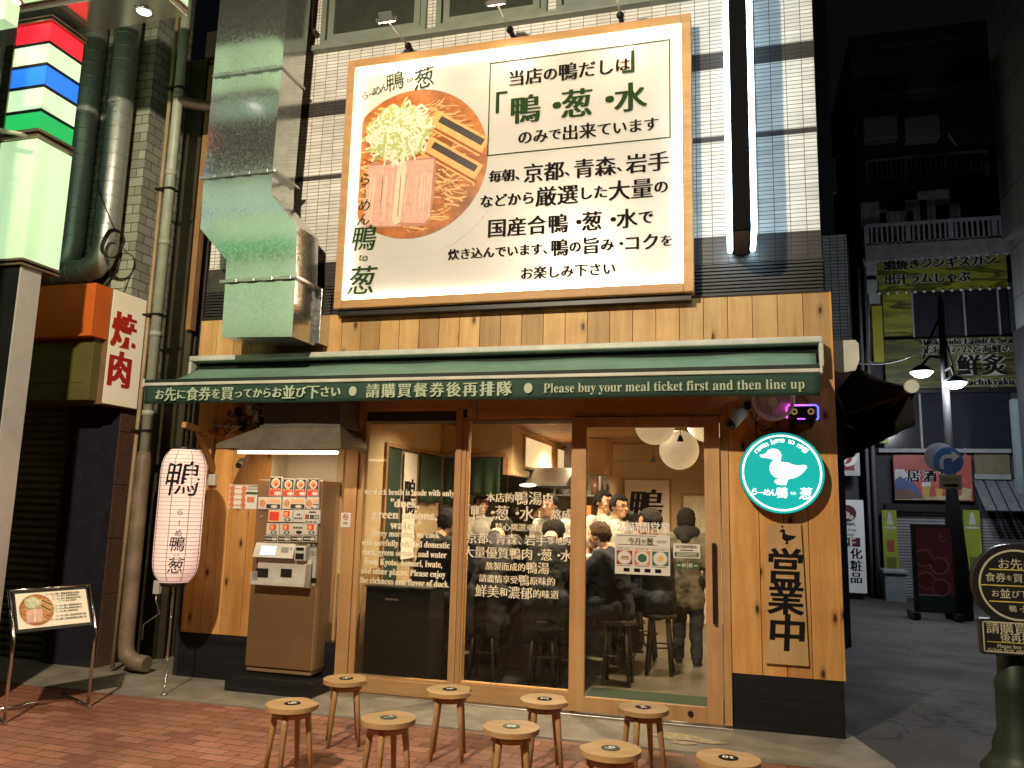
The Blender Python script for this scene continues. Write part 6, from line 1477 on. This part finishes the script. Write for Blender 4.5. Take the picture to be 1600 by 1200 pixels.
tl('Japan.', 1312, 1337, 817, fat=(-.03, 0, .03)); tl('Tax-free', 1311, 1338, 827); tl('Shop', 1316, 1334, 834)
r0 = plane_rect(1309, 840, 1344, 854, yq); L.poly([(r0[0], yq, r0[2]), (r0[1], yq, r0[2]), (r0[1], yq, r0[3]), (r0[0], yq, r0[3])], 1, .0005); tl('2F', 1316, 1336, 847, 2, fat=(-.05, -.025, 0, .025, .05))
for ch, py in (('化', 865), ('粧', 884), ('品', 903)): L.char(ch, cxz(1338, py), .22, fat=(-.03, 0, .03))
vs_, fs_, w_ = layout('Cosmetics'); a = cxz(1319, 858); 
k_ = (cxz(1319, 858).z-cxz(1322, 908).z)/w_; nb_ = len(L.v)
for vx, vy in vs_: L.v.append(a+V((vy*k_, -.004, -vx*k_)))
L.f += [tuple(nb_+q for q in f) for f in fs_]; L.m += [0]*len(fs_)
for ch, py in (('化', 865), ('妆', 878), ('品', 890)): L.char(ch, cxz(1313, py), .13)
L.build('lettering', [INK, PURP, PAPER], ts)
x0, x1, z0, z1 = plane_rect(1290, 690, 1343, 743, 10.1)
rs = thing('red_sign', ((x0+x1)/2, 10.1, z0), 'square dark red sign with bold white stroke and white border', 'sign')
b = MB(); b.box((x0, 10.1, z0), (x1, 10.25, z1)); b.build('border', mat('dull_white', (.45, .45, .46), .5), rs); b = MB(); b.box((x0+.1, 10.09, z0+.1), (x1-.1, 10.105, z1-.02)); b.build('panel', mat('dull_red', (.20, .02, .025), .5), rs)
L = Letters(lift=.004); L.char('の', at(1322, 716, y=10.09), .40, fat=HEAVY, off=.02); L.build('lettering', PAPER, rs)
b = MB(); b.box((.9, 10.5, -.05), (2.30, 10.9, 7.)); tag(b.build('alley_wall', DARKW), 'dark wall behind the white and red signs at the alley corner', 'wall')
b = MB()
for px in (1358, 1368): q = at(px, 800, y=10.7); b.tube([(q.x, 10.7, 0), (q.x, 10.7, 6.5)], .035, n=8)
tag(b.build('downpipes', mat('grey_pipe', (.16, .16, .17), .5)), 'grey pipes running up the gap beside the white alley sign', 'pipes')

# building that closes the alley
ib = thing('grill_building', (4.2, YB, 0), 'dark multi storey restaurant building closing the alley with balconies, shutters and dark windows', 'building')
def slab(name, px0, py0, px1, py1, m, d0=0., d1=.15, parent=ib):
    x0, x1, z0, z1 = plane_rect(px0, py0, px1, py1, YB-d0); b = MB(); b.box((x0, YB-d0, z0), (x1, YB-d0+d1, z1)); return b.build(name, m, parent)
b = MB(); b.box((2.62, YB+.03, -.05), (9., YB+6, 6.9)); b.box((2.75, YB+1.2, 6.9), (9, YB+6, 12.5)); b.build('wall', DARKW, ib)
SHUT = tiles('grey_shutter', (.30, .30, .31), (.08, .08, .085), 8., .055, .010, 'X', rough=.4)
slab('roller_shutter', 1399, 800, 1508, 936, SHUT, .02, .04); slab('roller_shutter', 1533, 812, 1640, 930, SHUT, .02, .04)
DKG = mat('night_window', (.018, .02, .03), .15); WFR = mat('pale_mullion', (.26, .27, .28), .5)
slab('window', 1380, 613, 1580, 700, DKG, .03, .05); slab('window', 1480, 441, 1575, 528, DKG, .03, .05); slab('window', 1425, 441, 1478, 528, DKG, .03, .05)
for px in (1439, 1509): slab('mullion', px-1.6, 612 if px < 1500 else 700, px+1.6, 702 if px < 1500 else 740, WFR, .07, .05)
for px in (1426, 1507, 1561): slab('mullion', px-1.4, 440, px+1.4, 527, WFR, .07, .05)
slab('ledge', 1373, 701, 1580, 707, WFR, .14, .15); slab('ledge', 1425, 608, 1592, 613, METAL_D, .14, .15)
slab('wall_panel', 1384, 788, 1530, 800, METAL_D, .2, .2)
slab('window', 1523, 707, 1578, 742, mat('dim_frosted_window', (.16, .14, .09), .4), .03, .05); slab('ledge', 1523, 741, 1580, 749, WFR, .12, .12)
b = MB(); r0 = plane_rect(1528, 770, 1640, 800, YB-.3)
for i in range(12): x = r0[0]+i*.20; b.prism([(x, YB-.75, r0[2]), (x+.17, YB-.75, r0[2]), (x+.17, YB, r0[3]+.25), (x, YB, r0[3]+.25)], (0, -.02, .02))
b.build('tiled_eave', mat('eave_tile', (.17, .18, .20), .35, var=.4, vs=12), ib)
# faint upper storeys: ledges, dark windows, air conditioners
for py0, py1 in ((135, 143), (60, 66)): slab('ledge', 1365, py0, 1560, py1, mat('far_ledge', (.06, .06, .066), .7), -.9, .4)
b = MB()
for px, py in ((1440, 222), (1375, 222)):
    q = at(px, py, y=YB+1.0); b.box((q.x-.35, YB+.85, q.z), (q.x+.35, YB+1.15, q.z+.55), .03); b.cyl((q.x-.08, YB+.84, q.z+.28), (q.x-.08, YB+.86, q.z+.28), .2)
b.build('air_conditioner', mat('aircon_grey', (.22, .225, .22), .6), ib)
# balcony slab and railings
slab('balcony_slab', 1352, 377, 1580, 401, mat('grey_slab', (.27, .26, .27), .7, var=.3), .35, .6)
RAIL = mat('rail_grey', (.34, .36, .38), .5)
def railing(px0, px1, pyt0, pyt1, pyb, Y, n, m, name='railing'):
    a, c = at(px0, pyt0, y=Y), at(px1, pyt1, y=Y); zb = at((px0+px1)/2, pyb, y=Y).z; zt = (a.z+c.z)/2; b = MB(); b.box((a.x, Y-.03, zt-.06), (c.x, Y+.03, zt)); b.box((a.x, Y-.02, zb), (c.x, Y+.02, zb+.05))
    for i in range(n+1):
        x = a.x+(c.x-a.x)*i/n; w_ = .045 if i % 8 == 0 else .018; b.box((x-w_, Y-.02, zb-(.1 if i % 8 == 0 else 0)), (x+w_, Y+.02, zt-.03))
    return b.build(name, m, ib)
railing(1353, 1570, 350, 338, 378, YB-.3, 26, RAIL); railing(1354, 1540, 248, 236, 275, YB+1.1, 24, mat('far_rail', (.16, .165, .175), .6))
b = MB()
for px, py, w_, h in ((1400, 330, .7, .55), (1432, 340, .45, .8), (1460, 325, .6, 1.0), (1480, 345, .5, .7), (1375, 345, .3, .6)):
    q = at(px, 372, y=YB+.25); b.box((q.x-w_/2, YB+.1, q.z), (q.x+w_/2, YB+.5, q.z+h), .03)
b.build('balcony_clutter', mat('clutter_grey', (.20, .22, .23), .7, var=.4), ib)
q = at(1352, 330, y=YB-.1); b = MB(); b.box((q.x-.1, YB-.2, q.z-.4), (q.x+.25, YB+.9, q.z+.15)); b.build('side_wall', mat('clutter_grey', (.20, .22, .23), .7, var=.4), ib)
b = MB()
for i, px in enumerate((1348, 1352, 1356)): q0, q1 = at(px, 370, y=YB-.05), at(px+6, 570, y=YB-.05); b.tube([q0, (q0.x+.03, YB-.08, q0.z-1.2), (q1.x, YB-.05, q1.z)], .022, n=6)
b.build('cable_run', WIREW, ib)
for px, py, s in ((1361, 421, .25), (1361, 445, .20), (1366, 470, .18)): 
    q = at(px, py, y=YB-.15); b = MB(); b.box((q.x-s*.6, YB-.2, q.z-s), (q.x+s*.6, YB-.02, q.z+s), .02); b.build('meter_box', mat('meter_grey', (.30, .31, .31), .5), ib)
# satellite dishes
for px, py, Y, r_, lab in ((1484, 222, YB+1.4, .28, 'white satellite dish edge-on above the upper balcony rail'), (1384, 133, YB+2.5, .30, 'pale satellite dish high on the dark roof')):
    c = at(px, py, y=Y); t = thing('satellite_dish', c, lab, 'satellite dish'); b = MB(); b.xf = Matrix.Translation(c) @ Matrix.Rotation(R(60), 4, 'Z') @ Matrix.Rotation(R(70), 4, 'X')
    b.lathe([(0, 0), (r_*.5, .03), (r_, .11), (r_*1.01, .10), (r_*.5, .015), (0, -.012)], n=24); b.build('reflector', mat('dish_white', (.40, .41, .42), .5), t); b = MB(); b.tube([c, c+V((.05, .15, -.1)), c+V((.05, .2, -.7))], .02, n=8); b.build('mast', RAIL, t)
# painted sign boards of the grill house
def hills(name, c1, c2):
    if name in MATS: return MATS[name]
    m, nt, b_ = nodes(name); p = pos(nt, (.5, 0, 2.6)); n_ = noise(nt, p, 1.4, 3)
    nt.links.new(ramp(nt, n_, [(.40, c1), (.52, c2), (.56, tuple(v*.4 for v in c1)), (.70, c2)]), b_.inputs['Base Color']); b_.inputs['Roughness'].default_value = .5; MATS[name] = m; return m
YG = hills('yellow_green_hills', (.10, .11, .02), (.30, .30, .03)); YGD = hills('dim_green_hills', (.05, .05, .018), (.12, .115, .02))
INKO = mat('pale_outline', (.33, .33, .28), .6)
def signboard(label, px0, py0, px1, py1, m, d=.25, parts=()):
    x0, x1, z0, z1 = plane_rect(px0, py0, px1, py1, YB-d); t = thing('sign_board', ((x0+x1)/2, YB-d, z0), label, 'sign'); b = MB(); b.box((x0, YB-d, z0), (x1, YB-d+.12, z1)); b.build('panel', m, t); return t, (x0, x1, z0, z1)
def bl_text(t, rows, d, mats, fat=HEAVY[::2]):
    L = Letters(lift=.012)
    for s, px0, px1, py, mi, halo in rows:
        a, c = at(px0, py, y=YB-d), at(px1, py, y=YB-d)
        if halo: L.lift = .006; L.line(s, (a.x, YB-d, a.z), c.x-a.x, mi=1, fat=(-.12, -.06, 0, .06, .12), off=.05); L.lift = .012
        L.line(s, (a.x, YB-d, a.z), c.x-a.x, mi=mi, fat=fat)
    L.build('lettering', mats, t)
t, r0 = signboard('yellow green painted sign with two rows of black letters and bulbs under the balcony', 1372, 404, 1574, 452, YG)
bl_text(t, (('網焼きジンギスカン', 1381, 1556, 415, 0, 1), ('出汁ラムしゃぶ', 1383, 1516, 438, 0, 1)), .25, [INK, INKO])
b = MB()
for i in range(15):
    x = r0[0]+(r0[1]-r0[0])*i/14
    for z in (r0[2]-.03, r0[3]+.03): b.ball((x, YB-.27, z), .035, u=8, v=6)
b.build('bulb', mat('bulb_off', (.55, .55, .5), .3), t)
signboard('dim painted yellow panel with green hills beside the upper dark windows', 1380, 441, 1426, 524, YG, .06)
t, r0 = signboard('dark green sign with large black letters behind the lamp post', 1383, 528, 1592, 606, YGD, .22)
bl_text(t, ((serif('Hokkaido Lamb & Sea'), 1442, 1582, 535, 0, 1), ('北海道ラムと海鮮の', 1440, 1580, 548, 0, 1), ('鮮炙', 1496, 1572, 571, 0, 1), (serif('Hachikyaku'), 1500, 1585, 597, 0, 1)), .22, [INK, INKO])
signboard('narrow bright yellow upright strip at the left end of the green sign', 1364, 478, 1380, 566, mat('dull_yellow', (.30, .27, .02), .5), .3)
signboard('narrow yellow strip hanging under the dark awning in the alley', 1372, 660, 1388, 692, mat('yellow_strip', (.34, .36, .08), .5), .3)
t, r0 = signboard('pink red tavern sign with a blue wave, snowy mountain and beer mugs over the shutter', 1397, 711, 1519, 782, mat('tavern_red', (.32, .06, .05), .5, var=.3, vs=3), .3)
L = Letters(lift=.010)
def S(px, py): p = at(px, py, y=YB-.3); return (p.x, YB-.3, p.z)
L.poly([S(*q) for q in ((1398, 733), (1412, 733), (1424, 752), (1434, 762), (1440, 775), (1398, 775))], 2); L.poly([S(*q) for q in ((1398, 733), (1412, 733), (1418, 743), (1412, 748), (1406, 744), (1398, 750))], 1, .001)
L.poly([S(*q) for q in ((1398, 764), (1420, 764), (1432, 772), (1445, 779), (1398, 780))], 5, .002); L.poly([S(*q) for q in ((1440, 757), (1454, 756), (1452, 776), (1442, 776))], 3, .001); L.poly([S(*q) for q in ((1440, 754), (1454, 753), (1454, 760), (1440, 760))], 1, .002); L.poly([S(*q) for q in ((1461, 763), (1473, 763), (1471, 778), (1463, 778))], 3, .001)
L.poly([S(*q) for q in ((1398, 778), (1517, 774), (1517, 781), (1398, 781))], 4, .0015); L.poly([S(*q) for q in ((1503, 762), (1518, 764), (1517, 778), (1502, 776))], 4, .002)
for s, px0, px1, py in (('居', 1417, 1436, 743), ('酒', 1443, 1462, 743), ('屋', 1468, 1487, 743)):
    a, c = at(px0, py, y=YB-.3), at(px1, py, y=YB-.3); L.lift = .013; L.line(s, (a.x, YB-.3, a.z), c.x-a.x, mi=1, fat=(-.12, -.06, 0, .06, .12), off=.04); L.lift = .016; L.line(s, (a.x, YB-.3, a.z), c.x-a.x, mi=0, fat=HEAVY[::2])
L.build('picture', [INK, mat('pale_print', (.5, .5, .5), .5), mat('wave_blue', (.05, .07, .22), .5), mat('beer_yellow', (.45, .28, .04), .5), mat('sand_print', (.38, .32, .18), .5), mat('rock_print', (.12, .07, .06), .5)], t)
for px0, px1, lab in ((1380, 1403, 'lime green upright banner sign left of the alley shutter'), (1508, 1534, 'lime green upright banner sign right of the alley shutter')):
    t, r0 = signboard(lab, px0, 797, px1, 902, mat('lime_banner', (.26, .32, .035), .5, var=.3, vs=2), .22); x0, x1, z0, z1 = r0; w_ = x1-x0
    L = Letters(lift=.006); L.poly([(x0+w_*u, YB-.22, z0+(z1-z0)*v) for u, v in ((.3, .78), (.75, .78), (.6, .96), (.45, .96))], 1); L.poly([(x0+w_*u, YB-.22, z0+(z1-z0)*v) for u, v in ((.1, .72), (.9, .72), (.9, .75), (.1, .75))], 1)
    if px0 < 1400: L.poly([(x0+w_*u, YB-.22, z0+(z1-z0)*v) for u, v in ((.25, .38), (.75, .38), (.75, .55), (.25, .55))], 2)
    L.poly([(x0+w_*u, YB-.22, z0+(z1-z0)*v) for u, v in ((.2, .06), (.85, .06), (.85, .30), (.2, .30))], 3); L.build('print', [INK, mat('pale_print', (.5, .5, .5), .5), mat('tavern_red', (.32, .06, .05), .5), mat('olive_print', (.12, .14, .03), .5)], t)
# waste bin
q = at(1397, 936, z=-.03); wb = thing('waste_bin', (q.x, 10.55, -.05), 'grey blue plastic bin with lid beside the alley shutter', 'bin')
b = MB(); b.prism([(q.x-.18, 10.35, -.05), (q.x+.18, 10.35, -.05), (q.x+.18, 10.7, -.05), (q.x-.18, 10.7, -.05)], (0, 0, .50)); b.build('body', mat('bin_grey', (.20, .23, .25), .5), wb); b = MB(); b.box((q.x-.22, 10.30, .45), (q.x+.22, 10.74, .53), .02); b.build('lid', mat('bin_lid', (.27, .30, .31), .45), wb)
# standing red menu banner
SY = 7.75
x0, x1, z0, z1 = plane_rect(1428, 820, 1491, 962, SY); st = thing('standing_sign', ((x0+x1)/2, SY, -.03), 'dark red standing menu board with round bowls in front of the grey shutter', 'sign')
b = MB(); b.box((x0-.02, SY-.02, .05), (x0+.05, SY+.04, z1)); b.box((x1-.02, SY-.02, .05), (x1+.02, SY+.04, z1)); b.box((x0+.05, SY-.02, z1-.04), (x1-.02, SY+.04, z1)); b.box((x0-.08, SY-.25, -.03), (x0+.02, SY+.3, .06)); b.box((x1-.05, SY-.25, -.03), (x1+.05, SY+.3, .06)); b.build('frame', METAL_D, st)
b = MB(); b.box((x0+.05, SY-.015, .32), (x1-.02, SY+.0, z1-.04)); b.build('panel', mat('maroon_print', (.34, .045, .06), .5, var=.3, vs=5), st); b = MB(); b.box((x0+.05, SY-.015, .05), (x1-.02, SY+.0, .31)); b.build('lower_panel', mat('dark_green_print', (.02, .05, .035), .5), st)
L = Letters(lift=.004); yq = SY-.015
a = at(1437, 840, y=yq); L.line('定食', (x0+.10, yq, z1-.17), .40, mi=2, fat=(-.02, .02)); L.line('8', (x1-.20, yq, z1-.17), .11, mi=1)
for px, py in ((1443, 872), (1468, 884), (1447, 907), (1470, 918)):
    c = at(px, py, y=yq)
    for i in range(24):
        p, q2 = i*.2618, (i+1)*.2618; L.poly([(c.x+r_*math.cos(k), yq, c.z+r_*math.sin(k)) for r_, k in ((.115, p), (.135, p), (.135, q2), (.115, q2))], 1)
    L.poly([(c.x+.105*math.cos(i*.2618), yq, c.z+.105*math.sin(i*.2618)) for i in range(24)], 3)
L.build('print', [INK, mat('ring_pink', (.55, .28, .25), .5), mat('dim_red_print', (.26, .05, .04), .5), mat('food_dark', (.24, .035, .035), .5)], st)
# street lamp post with signs
px_, py_ = 3.32, 7.95
POST = mat('post_black', (.012, .012, .013), .7, spec=.2)
LH = emit('street_bulb', (.80, .90, 1.), 9.)
zt = at(1488, 472, y=py_).z
def alley_lamp(px_, py_, label, heads, power):
    lp = thing('street_lamp', (px_, py_, -.03), label, 'street lamp')
    b = MB(); b.lathe([(.20, -.03), (.20, .35), (.165, .9), (.12, 1.5), (.085, 1.9), (.06, 2.4), (.05, zt), (.02, zt+.12), (0, zt+.16)], (px_, py_, 0), n=16); b.build('post', POST, lp)
    for c in heads:
        b = MB(); b.tube([(px_, py_, c.z+.25), (px_+(c.x-px_)*.6, c.y, c.z+.28), (c.x, c.y, c.z+.12)], .022, n=8); b.tube([(px_, py_, c.z+1.0), (c.x+(px_-c.x)*.1, c.y, c.z+.24)], .012, n=6); b.build('arm', POST, lp)
        b = MB(); b.lathe([(.03, .14), (.10, .10), (.19, .02), (.18, .02), (.09, .09), (0, .10)], c, n=20); b.build('shade', POST, lp)
        b = MB(); b.lathe([(0, -.075), (.10, -.06), (.165, .0), (.17, .02), (0, .02)], c, n=20); b.build('bulb', LH, lp)
        lamp('street_lamp_light', 'POINT', (c.x, c.y, c.z-.12), power, (.88, .94, 1.), .12, parent=lp)
    b = MB(); b.tube([(px_, py_, zt-.2), (px_-.25, py_, zt-.7)], .015, n=6); b.build('stay', POST, lp)
alley_lamp(px_, py_, 'black street lamp post in the alley with two hooded lamps and a thick tapered base', (at(1440, 583, y=py_-.05), at(1492, 600, y=py_-.25)), 170)
alley_lamp(4.6, -1.6, 'black street lamp post of the same kind near the alley mouth', (V((4.15, -1.65, 3.9)), V((4.65, -1.85, 3.8))), 60)
c = at(1482, 720, y=py_-.25); rsn = thing('road_sign', c, 'round blue road sign with a white arrow turning right on the lamp post', 'road sign')
b = MB(); b.cyl((c.x, c.y, c.z), (c.x, c.y+.02, c.z), .215, n=36); b.build('plate', mat('sign_blue', (.03, .12, .32), .4), rsn); b = MB(); b.cyl((c.x-.10, c.y+.05, c.z+.06), (c.x-.10, c.y+.07, c.z+.06), .23, n=28); b.build('rear_plate', mat('rear_grey', (.22, .21, .22), .5), rsn)
b = MB(); b.cyl((c.x, c.y+.03, c.z-.4), (c.x, c.y+.03, c.z+.15), .02, n=8); b.tube([(c.x, c.y+.03, c.z), (px_, py_, c.z)], .02, n=6); b.build('bracket', RAIL, rsn)
L = Letters(lift=.003); L.poly([(c.x+u, c.y, c.z+v) for u, v in ((-.13, -.13), (-.07, -.13), (-.07, .0), (-.05, .03), (-.02, .04), (.05, .04), (.05, -.02), (.16, .07), (.05, .16), (.05, .10), (-.03, .10), (-.09, .07), (-.13, .0))])
L.build('arrow', mat('sign_white', (.60, .58, .52), .4), rsn)
x0, x1, z0, z1 = plane_rect(1468, 741, 1503, 764, py_-.25); t = thing('plate_sign', ((x0+x1)/2, py_-.25, z0), 'beige plate with a black arrow below the round blue road sign', 'road sign'); b = MB(); b.box((x0, py_-.25, z0), (x1, py_-.23, z1), .004); b.build('plate', mat('plate_beige', (.40, .33, .20), .5), t)
L = Letters(lift=.003); L.line('自転車を除く', (x0+.03, py_-.25, z1-.08), x1-x0-.06, fat=MEDIUM); L.line('一方通行', (x0+.04, py_-.25, z1-.17), x1-x0-.08, fat=MEDIUM); zc = z0+.055
L.poly([(x0+.05, py_-.25, zc-.015), (x1-.12, py_-.25, zc-.015), (x1-.12, py_-.25, zc-.035), (x1-.04, py_-.25, zc), (x1-.12, py_-.25, zc+.035), (x1-.12, py_-.25, zc+.015), (x0+.05, py_-.25, zc+.015)]); L.build('lettering', INK, t)
# grey building on the right edge
rb = thing('grey_building', (5, 5, 0), 'pale grey panelled building rising along the right edge of the alley', 'building')
GP = tiles('grey_wall_panel', (.25, .26, .27), (.10, .10, .11), 1.4, .9, .012, 'Y', off=.5, rough=.6, var=.08)
zb, zc_ = at(1570, 400, y=9.4).z, at(1575, 520, y=9.4).z
xb = at(1560, 300, y=9.4).x; 
b = MB(); b.box((xb-.02, 3., zb+.25), (9, 9.3, 14)); b.box((xb+.15, 3., zc_), (9, 9.5, zb+.25)); b.build('upper_wall', GP, rb)
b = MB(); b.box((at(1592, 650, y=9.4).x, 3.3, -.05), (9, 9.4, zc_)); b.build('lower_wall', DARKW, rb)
q = at(1582, 700, y=9.6); b = MB(); b.box((q.x, 9.45, q.z-.8), (q.x+.9, 9.6, q.z+.85)); tag(b.build('edge_sign', mat('dull_teal_sign', (.13, .16, .17), .5)), 'dull grey sign board cut off by the right edge of the photo', 'sign')
# wires
b = MB(); q0, q1 = at(1285, 560, y=1.5), at(1470, 520, y=8.5); b.tube([q0.lerp(q1, i/10)-V((0, 0, .25*math.sin(math.pi*i/10))) for i in range(11)], .008, n=5); tag(b.build('overhead_wire', WIRE), 'thin black wire crossing the alley', 'wire')

# ------------------------------------------------------------------ black bollard sign, front right
BY_ = -1.5
c = at(1583, 914, y=BY_); bs = thing('bollard_sign', (c.x+.03, BY_+.12, GZ), 'dark green cast post with a round black queue sign at the right edge', 'sign')
BG = mat('bollard_green', (.014, .026, .019), .5, .3, var=.3)
cx = c.x+.02; zd = c.z
b = MB(); b.lathe([(.235, GZ), (.235, .10), (.20, .17), (.185, .19), (.185, .24), (.15, .28), (.125, .32), (.125, .36), (.10, .42), (.095, .62), (.10, .66), (.08, .70), (.075, 1.1)], (cx, BY_+.14, 0), n=32); b.build('post', BG, bs)
zr0, zr1 = at(1570, 1024, y=BY_).z, at(1570, 968, y=BY_).z
RW = cx-at(1532, 1000, y=BY_).x
b = MB(); b.cyl((cx, BY_+.06, zd), (cx, BY_, zd), .205, n=48); b.box((cx-RW, BY_, zr0), (cx+RW, BY_+.05, zr1+.0), .006); b.box((cx-.12, BY_+.002, zr1-.03), (cx+.12, BY_+.05, zd-.10)); b.build('board', BLACKP, bs)
L = Letters(lift=.003); YL = mat('yellow_line', (.50, .42, .09), .5); GOLD = mat('pale_gold', (.45, .43, .32), .5)
n = 64
for i in range(n):
    a, d = 6.2832*i/n, 6.2832*(i+1)/n; L.poly([(cx+r_*math.cos(t_), BY_, zd+r_*math.sin(t_)) for r_, t_ in ((.168, a), (.178, a), (.178, d), (.168, d))], 1)
for dz_, w_ in ((.075, .125), (-.005, .165), (-.085, .135)): L.poly([(cx+u, BY_, zd+dz_+v) for u, v in ((-w_, -.003), (w_, -.003), (w_, .003), (-w_, .003))], 2)
for s, w_, dz_ in (('お先に', .16, .105), ([('食券', 1.1), ('を', .7), ('買', 1.1), ('ってから', .7)], .29, .035), ([('お', .85), ('並', 1.15), ('び下さい', .85)], .24, -.045), ('鴨・葱', .09, -.118)): L.line(s, (cx-w_/2, BY_, zd+dz_), w_, mi=0, fat=MEDIUM)
e = .012
for u0, v0, u1, v1 in ((cx-RW+e, zr0+e, cx+RW-e, zr0+e+.006), (cx-RW+e, zr1-e-.006, cx+RW-e, zr1-e), (cx-RW+e, zr0+e, cx-RW+e+.006, zr1-e), (cx+RW-e-.006, zr0+e, cx+RW-e, zr1-e)): L.poly([(u0, BY_, v0), (u1, BY_, v0), (u1, BY_, v1), (u0, BY_, v1)], 1)
H_ = zr1-zr0
L.line('請購買餐券', (cx-RW+.03, BY_, zr0+H_*.76), (RW-.03)*2, mi=0, fat=MEDIUM); L.line('後再排隊', (cx-.095, BY_, zr0+H_*.50), .19, mi=0, fat=MEDIUM); L.poly([(cx+u, BY_, zr0+H_*.36+v) for u, v in ((-RW+.03, -.002), (RW-.03, -.002), (RW-.03, .002), (-RW+.03, .002))], 2)
L.line('Please buy your meal', (cx-.11, BY_, zr0+H_*.26), .22, mi=0, fat=MEDIUM); L.line('ticket first and then line up', (cx-RW+.03, BY_, zr0+H_*.15), (RW-.03)*2, mi=0, fat=MEDIUM)
L.build('lettering', [GOLD, GOLD, YL], bs)

# ------------------------------------------------------------------ street light across the road that lights the shop front
sl_ = thing('street_lamp', (-3.0, -7.6, GZ), 'tall street lamp across the pavement facing the shop front', 'street lamp')
b = MB(); b.lathe([(.10, GZ), (.09, .5), (.06, .6), (.045, 5.6), (0, 5.65)], (-3.0, -7.6, 0), n=16); b.build('post', POST, sl_)
b = MB(); b.tube([(-3.0, -7.6, 5.55), (-2.8, -7.2, 5.75), (-2.4, -6.7, 5.78)], .03, n=8); b.build('arm', POST, sl_)
b = MB(); b.box((-2.55, -6.8, 5.72), (-2.25, -6.2, 5.80), .02); b.build('head', METAL_D, sl_)
b = MB(); b.box((-2.52, -6.75, 5.705), (-2.28, -6.25, 5.718)); b.build('bulb', emit('sodium_bulb', (1., .78, .5), 6.), sl_)
lamp('main_street_light', 'SPOT', (-2.4, -6.5, 5.66), 2700, (1., .84, .60), .10, target=(-1.6, 0, 1.0), parent=sl_, spot=125, blend=.6)
